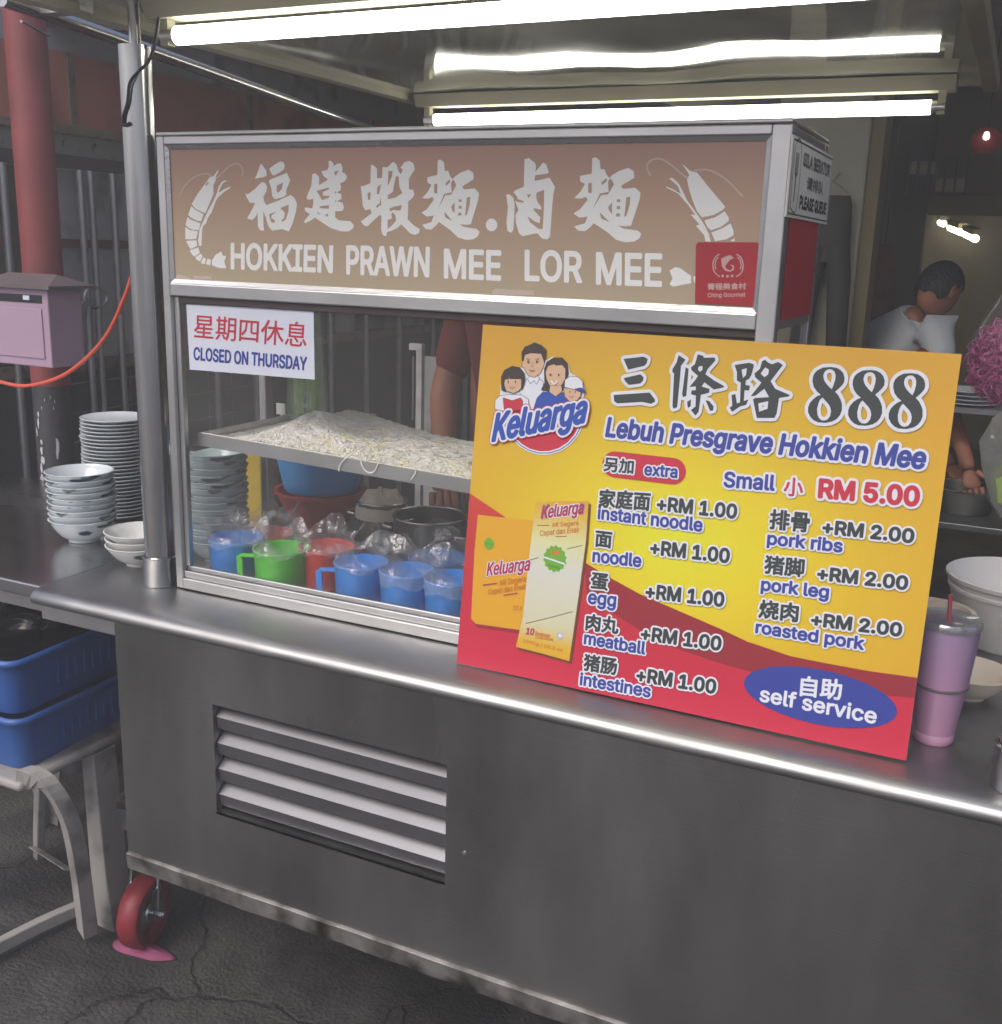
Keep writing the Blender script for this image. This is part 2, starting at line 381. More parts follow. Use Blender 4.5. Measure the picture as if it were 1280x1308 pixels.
def glyphs(s, res=2):
    if s in _tc: return _tc[s]
    c = bpy.data.curves.new('t', 'FONT'); c.body = s; c.size = 1; c.resolution_u = res
    latin = SANS and ord(s[0]) < 0x2e80
    if latin: c.font = SANS
    o = bpy.data.objects.new('t', c); COL.objects.link(o); dg = bpy.context.evaluated_depsgraph_get()
    if latin:       # this face draws letters from overlapping strokes: fill by winding number
        cv = o.evaluated_get(dg).to_curve(dg); cont = []
        for sp in cv.splines:
            P = []; B = sp.bezier_points; n = len(B)
            for i in range(n):
                p0, p1, p2, p3 = B[i].co, B[i].handle_right, B[(i + 1) % n].handle_left, B[(i + 1) % n].co
                bend = ((p1 - p0).cross(p3 - p0)).length + ((p2 - p0).cross(p3 - p0)).length; k = 1 if bend < 1e-6 else 4
                for j in range(k):
                    u = j / k; q = p0 * (1 - u) ** 3 + p1 * 3 * u * (1 - u) ** 2 + p2 * 3 * u * u * (1 - u) + p3 * u ** 3; P.append((q.x, q.y))
            if len(P) > 2: cont.append(P)
        vs = []; ed = []
        for P in cont:
            n = len(vs); vs += [Vector(q) for q in P]; ed += [(n + i, n + (i + 1) % len(P)) for i in range(len(P))]
        v, e, f, ov, oe, of = delaunay_2d_cdt(vs, ed, [], 0, 1e-6)
        V = np.array([(q.x, q.y) for q in v]); T = np.array([list(t) for t in f if len(t) == 3]); C_ = V[T].mean(axis=1); wn = np.zeros(len(T), int)
        for P in cont:
            A = np.array(P); B_ = np.roll(A, -1, axis=0)
            for (x0, y0), (x1, y1) in zip(A, B_):
                if y0 == y1: continue
                hit = ((y0 <= C_[:, 1]) & (C_[:, 1] < y1)) | ((y1 <= C_[:, 1]) & (C_[:, 1] < y0)); xx = x0 + (C_[:, 1] - y0) / (y1 - y0) * (x1 - x0); wn += np.where(hit & (xx > C_[:, 0]), 1 if y1 > y0 else -1, 0)
        V = [tuple(map(float, q)) for q in V]; F = [list(map(int, t)) for t in T[wn != 0]]
        use = sorted({i for t in F for i in t}); mp = {k: i for i, k in enumerate(use)}; V = [V[k] for k in use]; F = [[mp[i] for i in t] for t in F]
    else:
        me = bpy.data.meshes.new_from_object(o.evaluated_get(dg)); V = [(q.co.x, q.co.y) for q in me.vertices]; F = [list(q.vertices) for q in me.polygons]; bpy.data.meshes.remove(me)
    bpy.data.objects.remove(o); bpy.data.curves.remove(c)
    _tc[s] = (V, F); return _tc[s]
CAP = None
def text_polys(s, BL, BR, TL, bold=0):
    """triangles of a line of lettering fitted to baseline BL-BR and cap height TL"""
    global CAP
    if CAP is None: CAP = max(y for x, y in glyphs('H')[0])
    V, F = glyphs(s); x0 = min(x for x, y in V); x1 = max(x for x, y in V)
    cjk = ord(s[0]) > 0x2e80
    y0 = min(y for x, y in V) if cjk else 0; y1 = max(y for x, y in V) if cjk else CAP
    BL, BR, TL = Vector(BL), Vector(BR), Vector(TL); O = BL.copy(); BR = BR - O; TL = TL - O; BL = Vector((0, 0)); ux = BR - BL; uy = TL - BL
    ex, ey = ux.normalized() * bold, uy.normalized() * bold
    BL = BL + ex + ey; ux = ux - ex * 2; uy = uy - ey * 2
    pts = [BL + ux * ((x - x0) / (x1 - x0)) + uy * ((y - y0) / (y1 - y0)) for x, y in V]
    # weld coincident corners so that every stroke is one island
    idx = {}; vv = []; mp = []
    for q in pts:
        k = (round(q.x, 7), round(q.y, 7))
        if k not in idx: idx[k] = len(vv); vv.append((q.x + O.x, q.y + O.y))
        mp.append(idx[k])
    return vv, [[mp[i] for i in t] for t in F if len({mp[i] for i in t}) > 2]
def text(s, BL, BR, TL, m, parent, z, bold=0, outline=0, om='print_white', name='lettering', om2=None):
    tp = text_polys(s, BL, BR, TL, bold)
    if outline: sheet('lettering_outline', None, om, parent, z - .0003, grow=outline + bold, tri=tp)
    if om2: sheet('lettering_outline', None, om2[0], parent, z - .0006, grow=outline + bold + om2[1], tri=tp)
    return sheet(name, None, m, parent, z, grow=bold, tri=tp)
def stroke(path, w, taper=False):
    """polygons of a line of width w along a path"""
    P = [Vector(q) for q in path]; P = [q.to_2d() for q in bez([q.to_3d() for q in P], 5)]; out = []
    n = len(P)
    for i in range(n - 1):
        d = P[i + 1] - P[i]
        if d.length < 1e-6: continue
        k0 = w / 2; nn = Vector((-d.y, d.x)).normalized() * k0
        out.append([tuple(P[i] + nn), tuple(P[i + 1] + nn), tuple(P[i + 1] - nn), tuple(P[i] - nn)])
        out.append([(P[i].x + k0 * math.cos(PI * k / 4), P[i].y + k0 * math.sin(PI * k / 4)) for k in range(8)])
    return out
def ell(c, rx, ry, a=0, n=24):
    return [(c[0] + rx * math.cos(t) * math.cos(a) - ry * math.sin(t) * math.sin(a), c[1] + rx * math.cos(t) * math.sin(a) + ry * math.sin(t) * math.cos(a)) for t in [2 * PI * k / n for k in range(n)]]
def bar_mesh(name, pts_r, edges, m, parent, sub=2):
    """one continuous skinned body from a skeleton of (point, radius) or (point, (rx, ry))"""
    me = bpy.data.meshes.new(name); me.from_pydata([q for q, r in pts_r], edges, []); me.update()
    o = link(name, me, m, parent); o.modifiers.new('skin', 'SKIN')
    for i, (q, r) in enumerate(pts_r):
        sv = me.skin_vertices[0].data[i]; sv.radius = r if isinstance(r, tuple) else (r, r); sv.use_root = (i == 0)
    sb = o.modifiers.new('sub', 'SUBSURF'); sb.levels = sb.render_levels = sub
    dg = bpy.context.evaluated_depsgraph_get(); me2 = bpy.data.meshes.new_from_object(o.evaluated_get(dg)); o.modifiers.clear(); o.data = me2
    if not me2.materials: me2.materials.append(MATS[m])
    for q in me2.polygons: q.use_smooth = True
    return o

# ================================================================ SETTING
def ground_mat():
    m = MATS['concrete']; t = m.node_tree; b = t.nodes['Principled BSDF']; tc = t.nodes.new('ShaderNodeTexCoord')
    def N(s, d=8):
        n = t.nodes.new('ShaderNodeTexNoise'); n.inputs['Scale'].default_value = s; n.inputs['Detail'].default_value = d; t.links.new(tc.outputs['Object'], n.inputs['Vector']); return n
    n1, n2, n3 = N(2.2), N(14), N(110)
    r = t.nodes.new('ShaderNodeValToRGB'); r.color_ramp.elements[0].position = .36; r.color_ramp.elements[0].color = lin('#262523'); r.color_ramp.elements[1].position = .66; r.color_ramp.elements[1].color = lin('#575554')
    mx = t.nodes.new('ShaderNodeMix'); mx.data_type = 'FLOAT'; mx.inputs[0].default_value = .3; t.links.new(n1.outputs['Fac'], mx.inputs[2]); t.links.new(n2.outputs['Fac'], mx.inputs[3]); t.links.new(mx.outputs[0], r.inputs[0])
    # cracks: warped cell borders
    wv = t.nodes.new('ShaderNodeVectorMath'); wv.operation = 'SCALE'; wv.inputs['Scale'].default_value = .35; t.links.new(N(3).outputs['Color'], wv.inputs[0])
    ad = t.nodes.new('ShaderNodeVectorMath'); t.links.new(tc.outputs['Object'], ad.inputs[0]); t.links.new(wv.outputs[0], ad.inputs[1])
    vo = t.nodes.new('ShaderNodeTexVoronoi'); vo.feature = 'DISTANCE_TO_EDGE'; vo.inputs['Scale'].default_value = 1.9; t.links.new(ad.outputs[0], vo.inputs['Vector'])
    cr = t.nodes.new('ShaderNodeMapRange'); cr.inputs['From Min'].default_value = .004; cr.inputs['From Max'].default_value = .012; t.links.new(vo.outputs['Distance'], cr.inputs[0])
    m2 = t.nodes.new('ShaderNodeMix'); m2.data_type = 'RGBA'; t.links.new(cr.outputs[0], m2.inputs[0]); m2.inputs[6].default_value = lin('#211f1e'); t.links.new(r.outputs[0], m2.inputs[7]); st = t.nodes.new('ShaderNodeMapRange'); st.inputs['From Min'].default_value = .45; st.inputs['From Max'].default_value = .56; st.inputs['To Min'].default_value = 1.15; st.inputs['To Max'].default_value = .36; t.links.new(N(2.4, 10).outputs['Fac'], st.inputs[0])
    sc_ = t.nodes.new('ShaderNodeVectorMath'); sc_.operation = 'SCALE'; t.links.new(m2.outputs[2], sc_.inputs[0]); t.links.new(st.outputs[0], sc_.inputs['Scale']); t.links.new(sc_.outputs[0], b.inputs['Base Color'])
    h = t.nodes.new('ShaderNodeMath'); h.operation = 'MULTIPLY_ADD'; h.inputs[1].default_value = .3; t.links.new(cr.outputs[0], h.inputs[0]); t.links.new(n2.outputs['Fac'], h.inputs[2])
    h2 = t.nodes.new('ShaderNodeMath'); h2.operation = 'MULTIPLY_ADD'; h2.inputs[1].default_value = .6; t.links.new(n3.outputs['Fac'], h2.inputs[0]); t.links.new(h.outputs[0], h2.inputs[2])
    bp = t.nodes.new('ShaderNodeBump'); bp.inputs['Strength'].default_value = .8; bp.inputs['Distance'].default_value = .012; t.links.new(h2.outputs[0], bp.inputs['Height']); t.links.new(bp.outputs[0], b.inputs['Normal'])
    b.inputs['Roughness'].default_value = .6
ground_mat()
g = MB(); g.add([(-30, -30, 0), (30, -30, 0), (30, 30, 0), (-30, 30, 0)], [(0, 1, 2, 3)])
props(g.build('ground', 'concrete'), kind='structure')
# small stones and broken bits on the ground
g = MB()
for i in range(70):
    x = random.uniform(-.7, 1.0); y = random.uniform(-.35, .7); s = random.uniform(.002, .005)
    if i == 0: x, y, s = 0.1, 0.162, .009
    g.lathe([(0, s * .9), (s * .8, s * .6), (s, 0.0002)], 5, (x, y, 0), 1, random.uniform(.5, 1))
props(g.build('gravel', 'concrete'), 'scattered small stones and grit on the dark concrete ground', 'gravel', kind='stuff')

# ================================================================ FOOD CART
CX0 = -0.266; CXP = -0.083
XE = 2.25      # the cart runs on past the right of the frame
PY = -0.0045
cart = thing('food_cart', 'long brushed stainless steel food cart on casters with louvred vent in its front panel', 'food cart', (0, 0, 0))
# counter top: sheet with a rolled front edge
prof = [(.76, .85), (.02, .85), (.004, .8497), (-.006, .848), (-.014, .8445), (-.019, .839), (-.021, .833), (-.0195, .827), (-.014, .8235), (-.002, .8225), (-.002, .826), (.01, .8265), (.76, .827)]
mb = MB(); n = len(prof); vs = []
xs = [CX0, CX0 + .002] + [CX0 + .002 + (XE - CX0 - .002) * k / 24 for k in range(1, 25)]
for i, x in enumerate(xs):
    for (yy, z) in prof: vs.append((x, yy + (.0015 if i == 0 and yy < 0 else 0), z))
fs = []
for i in range(len(xs) - 1):
    for k in range(n - 1): fs.append((i * n + k, (i + 1) * n + k, (i + 1) * n + k + 1, i * n + k + 1))
fs.append(tuple(range(n))); fs.append(tuple(reversed(range((len(xs) - 1) * n, len(xs) * n))))
mb.add(vs, fs); o = mb.build('counter_top', 'stainless_top', cart, smooth=True)
# seam strip welded under the overhang, left
box('trim_strip', (CX0, .003, .790), (CX0 + .175, .02, .8215), 'frame_metal', cart, .001)
# front panel around the louvre opening
L1, L2, Z1, Z2 = 0.1265, 0.5694, 0.7124, 0.5151
zb = .378
mb = MB()
for a, b in (((CXP, zb), (L1, .8265)), ((L2, zb), (XE, .8265)), ((L1, zb), (L2, Z2)), ((L1, Z1), (L2, .8265))):
    pass
def panel_with_hole(x0, x1, z0, z1, a, b, c, d, y, th):
    v = []; X = [x0, a, b, x1]; Zs = [z0, c, d, z1]
    for yy in (y, y + th):
        for zz in Zs:
            for xx in X: v.append((xx, yy, zz))
    f = []
    for j in range(3):
        for i in range(3):
            if (i, j) == (1, 1): continue
            q = (j * 4 + i, j * 4 + i + 1, (j + 1) * 4 + i + 1, (j + 1) * 4 + i); f.append(q); f.append(tuple(16 + k for k in reversed(q)))
    for ring in (((0, 3), (3, 15), (15, 12), (12, 0)), ((5, 9), (9, 10), (10, 6), (6, 5))):
        for a_, b_ in ring: f.append((a_, 16 + a_, 16 + b_, b_))
    return MB().add(v, f)
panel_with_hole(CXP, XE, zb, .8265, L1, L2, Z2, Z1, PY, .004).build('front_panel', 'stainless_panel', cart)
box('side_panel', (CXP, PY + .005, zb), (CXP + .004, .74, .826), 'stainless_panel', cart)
box('vent_lining', (L1 - .02, .07, Z2 - .02), (L2 + .02, .075, Z1 + .02), 'black_base', cart)
MB().box((L1 - .004, PY + .0045, Z2 - .004), (L1 - .001, .07, Z1 + .004)).box((L2 + .001, PY + .0045, Z2 - .004), (L2 + .004, .07, Z1 + .004)).box((L1, PY + .0045, Z2 - .004), (L2, .07, Z2 - .001)).build('vent_frame', 'frame_metal', cart)
for i in range(4):
    z = .688 - .0475 * i
    mb = MB(); y0 = PY + .006; th = .0015
    pts = [(y0 + .040, z + .030), (y0, z), (y0 + .003, z - .0215)]
    pts2 = [(y + .0012, zz - .0014) for y, zz in pts]
    P = pts + pts2[::-1]; vs = [(x, yy, zz) for x in (L1 + .001, L2 - .001) for yy, zz in P]
    fs = [(k, (k + 1) % 6, 6 + (k + 1) % 6, 6 + k) for k in range(6)] + [(0, 1, 2, 3, 4, 5), (11, 10, 9, 8, 7, 6)]
    mb.add(vs, fs).build('slat', 'louvre', cart) if 'louvre' in MATS else None
box('bottom_lip', (L1, PY - .0012, Z2 - .004), (L2, PY + .004 - .0052, Z2), 'frame_metal', cart)
# lower skirt rail, dented and grimy
mb = MB(); N_ = 60; prof = [(PY - .002, zb - .0005), (PY - .006, zb - .003), (PY - .004, zb - .033), (.02, zb - .038), (.022, zb - .0005)]
vs = []
for i in range(N_ + 1):
    x = CXP + (XE - CXP) * i / N_; d = random.uniform(-.0012, .0012); e = random.uniform(-.001, .001)
    for k, (yy, z) in enumerate(prof): vs.append((x, yy + (e if k in (1, 2) else 0), z + (d if k in (2, 3) else 0)))
fs = [(i * 5 + k, i * 5 + (k + 1) % 5, (i + 1) * 5 + (k + 1) % 5, (i + 1) * 5 + k) for i in range(N_) for k in range(5)] + [(4, 3, 2, 1, 0), tuple(N_ * 5 + k for k in range(5))]
mb.add(vs, fs).build('bottom_rail', 'dirty_rail', cart, smooth=True)
box('floor_pan', (CXP + .005, .03, .33), (XE, .73, .345), 'dirty_rail', cart)
MB().tube([(.602, PY - .002, .576), (.602, PY + .001, .576)], .0028, 8).build('screw', 'frame_metal', cart)
def caster(x, y, rz):
    c = link('caster', MB().box((-.03, -.035, .285), (.03, .035, .331)).mesh('caster_plate'), 'caster_steel', cart); c.location = (x, y, 0); c.rotation_euler = (0, 0, rz)
    R = .076
    tyre = [(R * .62, -.021), (R * .9, -.023), (R * .985, -.017), (R, 0), (R * .985, .017), (R * .9, .023), (R * .62, .021), (R * .55, .012), (R * .55, -.012), (R * .62, -.021)]
    o = MB().lathe(tyre, 40).build('tyre', 'caster_red', c, smooth=True); o.rotation_euler = (0, PI / 2, 0); o.location = (0, 0, R)
    o = MB().lathe([(0, -.018), (.018, -.018), (.02, -.014), (R * .56, -.008), (R * .56, .008), (.02, .014), (.018, .018), (0, .018)], 28).build('hub', 'caster_steel', c, smooth=True); o.rotation_euler = (0, PI / 2, 0); o.location = (0, 0, R)
    mb = MB()
    for s in (-1, 1):
        mb.tube([(s * .031, .0, R - .004), (s * .032, .004, R + .05), (s * .031, .012, R + .1), (s * .024, .018, R + .13), (s * .01, .02, .292)], .0045, 8)
        mb.box((s * .031 - .002, -.012, R - .012), (s * .031 + .002, .016, R + .06))
    mb.tube([(-.046, 0, R), (.046, 0, R)], .005, 8).tube([(.036, 0, R), (.044, 0, R)], .009, 6).build('fork', 'caster_steel', c, smooth=True)
caster(-0.256, 0.196, math.radians(12)); caster(1.6, .16, 0); caster(-.03, .66, .2)
# arm carrying the outer caster
MB().box((-.285, .165, .333), (CXP - .001, .225, .352)).build('caster_arm', 'dirty_rail', cart)

# ---- side table left of the cart
tb = thing('side_table', 'plain steel side table left of the cart carrying stacked plates and bowls', 'table')
def rel(o, t): return o
rel(MB().box((-1.25, .008, .822), (CX0 - .0035, .62, .8485)).build('tabletop', 'table_steel', tb, bevel=.003), tb)
rel(MB().box((-1.2, .03, .79), (CX0 - .015, .05, .8215)).build('apron', 'frame_metal', tb), tb)
for x, y in ((-1.2, .06), (CX0 - .03, .56), (-1.2, .56)):
    rel(MB().box((x - .015, y - .015, 0), (x + .015, y + .015, .8215)).build('leg', 'frame_metal', tb), tb)

# ================================================================ DISPLAY CASE with the sign box
YW = 0.1192; XL, XR = -0.0545, 0.9692; YB = 0.3914
zT, zs1, zs0, zr1, zr0 = 1.6287, 1.6091, 1.3894, 1.3894, 1.3683
xi0, xi1 = -0.0389, 0.9441
case = thing('display_case', 'stainless glass fronted display case with brown sign box standing on the counter', 'display case', (0, 0, 0))
fm = 'frame_metal'
def fr(name, a, b, bev=.002, m=fm): return box(name, a, b, m, case, bev)
fr('top_panel', (XL, YW, zT - .006), (XR, YB, zT))
fr('stile', (XL, YW, .852), (xi0, YW + .024, zT - .0065)); fr('stile', (xi1, YW, .852), (XR, YW + .024, zT - .0065))
fr('stile', (XL, YB - .024, .852), (xi0, YB, zT - .0065)); fr('stile', (xi1, YB - .024, .852), (XR, YB, zT - .0065))
fr('top_rail', (xi0 + .0002, YW + .0004, zs1), (xi1 - .0002, YW + .024, zT - .0065))
fr('middle_rail', (xi0 + .0002, YW + .0004, zr0), (xi1 - .0002, YW + .024, zr1))
# mitred moulding round the sign
x0, x1, z0, z1 = xi0 + .0002, xi1 - .0002, zr1 + .0002, zs1 - .0002; wv_ = .0065
v = [(x0, YW + .002, z0), (x1, YW + .002, z0), (x1, YW + .002, z1), (x0, YW + .002, z1), (x0 + wv_, YW + .0055, z0 + wv_), (x1 - wv_, YW + .0055, z0 + wv_), (x1 - wv_, YW + .0055, z1 - wv_), (x0 + wv_, YW + .0055, z1 - wv_)]
v += [(a, YW + .012, c) for a, b, c in v[:8]]
f = []
for k in range(4):
    k2 = (k + 1) % 4; f += [(k, k2, 4 + k2, 4 + k), (4 + k, 4 + k2, 12 + k2, 12 + k)]
MB().add(v, f).build('moulding', 'stainless', case)
MB().box((x0 + .001, YW + .0075, z0 + .001), (x1 - .001, YW + .011, z1 - .001)).build('sign_panel', grad_mat('sign_brown_print', [(0, '#b3a58a'), (.28, '#b5a088'), (.6, '#b79880'), (1, '#b68e80')], 2), case)
m_ = MATS['sign_brown_print']; rr = [n for n in m_.node_tree.nodes if n.type == 'VALTORGB'][0]; sp = [n for n in m_.node_tree.nodes if n.type == 'SEPXYZ'][0]
mr = m_.node_tree.nodes.new('ShaderNodeMapRange'); mr.inputs['From Min'].default_value = zs0; mr.inputs['From Max'].default_value = zs1; m_.node_tree.links.new(sp.outputs[2], mr.inputs[0]); m_.node_tree.links.new(mr.outputs[0], rr.inputs[0])
fr('back_panel', (xi0 + .0005, YB - .004, zr0 + .005), (xi1 - .0005, YB - .001, zT - .0065)); fr('box_floor', (xi0 + .0005, YW + .025, zr0 + .0005), (xi1 - .0005, YB - .005, zr0 + .0045))
fr('side_panel', (XR - .004, YW + .0245, zr0), (XR - .0005, YB - .0245, zT - .007)); fr('side_panel', (XL + .0005, YW + .0245, zr0), (XL + .004, YB - .0245, zT - .007))
# lower window frame
fr('sill', (xi0 + .0002, YW - .001, .8525), (xi1 - .0002, YW + .03, .872)); fr('sill_track', (xi0 + .0002, YW + .004, .8722), (xi1 - .0002, YW + .008, .885)); fr('sill_track', (xi0 + .0002, YW + .012, .8722), (xi1 - .0002, YW + .018, .893))
fr('window_stile', (xi0 + .0002, YW + .008, .8932), (xi0 + .0108, YW + .02, zr0 - .0002)); fr('head_rail', (xi0 + .011, YW + .008, zr0 - .012), (xi1 - .0002, YW + .02, zr0 - .0002), m='rail_dark')
MB().box((xi0 + .0115, YW + .0135, .894), (xi1 - .0005, YW + .0165, zr0 - .0125)).build('glass_pane', 'case_glass', case)
MB().box((XL + .006, YW + .025, .86), (XL + .0085, YB - .025, zr0)).build('glass_pane', 'case_glass', case)
MB().box((XR - .0085, YW + .025, .86), (XR - .006, YB - .025, zr0)).build('glass_pane', 'case_glass', case)
fr('lower_rail', (XL, YW + .0245, .852), (xi0, YB - .0245, .872)); fr('lower_rail', (xi1, YW + .0245, .852), (XR, YB - .0245, .872))

# ================================================================ CANOPY with its posts and lamps
can = thing('stall_canopy', 'low canopy with wavy stainless ceiling held over the cart by round steel posts', 'canopy', (0, 0, 0))
def ceil():
    mb = MB(); NX, NY = 40, 40; vs = []
    for j in range(NY + 1):
        for i in range(NX + 1):
            x = -.2 + 1.32 * i / NX; y = -.25 + 1.6 * j / NY
            vs.append((x, y, 1.832 + .0022 * math.sin(x * 9 + 1.2 * math.sin(y * 1.3)) + .0012 * math.sin(x * 19 + y * 1.5)))
    fs = [(j * (NX + 1) + i, (j + 1) * (NX + 1) + i, (j + 1) * (NX + 1) + i + 1, j * (NX + 1) + i + 1) for j in range(NY) for i in range(NX)]
    return mb.add(vs, fs).build('ceiling_sheet', 'ceiling_metal', can, smooth=True)
ceil()
box('roof_sheet', (-.22, -.27, 1.85), (1.14, 1.37, 1.88), 'awning', can)
box('edge_beam', (-.232, -.25, 1.815), (-.201, 1.35, 1.849), 'housing', can, .002)
box('edge_beam', (1.121, -.25, 1.815), (1.15, 1.35, 1.849), 'brown_wall', can, .002)
def post(x, y, top, r=.0265):
    po = tube('post', [(x, y, .8505), (x, y, top)], r, 'post_steel', can, 28)
    MB().lathe([(r + .001, .001), (r + .0045, .001), (r + .0045, .05), (r + .0055, .052), (r + .0055, .0545), (r + .001, .056)], 28, (x, y, .85)).build('collar', 'post_steel', po, smooth=True)
post(-0.096, 0.126, 1.762); MB().tube([(-0.096 - .004, 0.126 + .006, 1.763), (-0.096 - .004, 0.126 + .006, 1.83)], .010, 12).build('post_spigot', 'post_steel', can, smooth=True); post(1.322, 0.041, 1.85)
MB().tube([(-.300, .05, 1.83), (-.300, .279, 1.814), (-.300, .833, 1.77), (-.300, 1.5, 1.72)], .012, 10).build('side_rail', 'post_steel', can, smooth=True)
MB().beam((-.31, .13, 1.83), (-.2, .13, 1.83), .03, .02).build('bracket', 'frame_metal', can)
def lamp(y, xa, xb, z, label):
    t = thing('fluorescent_lamp', label, 'lamp', ((xa + xb) / 2, y, 1.822), group='fluorescent lamps under the canopy')
    h = (xb - xa) / 2; dz = z - 1.822
    MB().add([(-h - .045, -.035, .006), (h + .045, -.035, .006), (h + .045, .035, .006), (-h - .045, .035, .006), (-h - .045, -.02, -.022), (h + .045, -.02, -.022), (h + .045, .02, -.022), (-h - .045, .02, -.022)],
             [(0, 1, 2, 3), (7, 6, 5, 4), (0, 4, 5, 1), (1, 5, 6, 2), (2, 6, 7, 3), (3, 7, 4, 0)]).build('housing', 'housing', t)
    MB().tube([(-h, 0, dz), (h, 0, dz)], .0145, 16).build('tube', 'tube_glow', t, smooth=True)
    for s in (-1, 1):
        MB().tube([(s * h, 0, dz), (s * (h + .028), 0, dz)], .0125, 14).build('end_cap', 'frame_metal', t, smooth=True)
        MB().box((s * (h + .02) - .008, -.009, dz - .015), (s * (h + .02) + .008, .009, -.018)).build('lamp_holder', 'housing', t)
lamp(.14, -.018, 1.18, 1.776, 'glowing white fluorescent tube in front, cut off by the top of the photo')
lamp(1.2, -.137, 1.032, 1.770, 'glowing white fluorescent tube farther back, just above the sign box top edge')

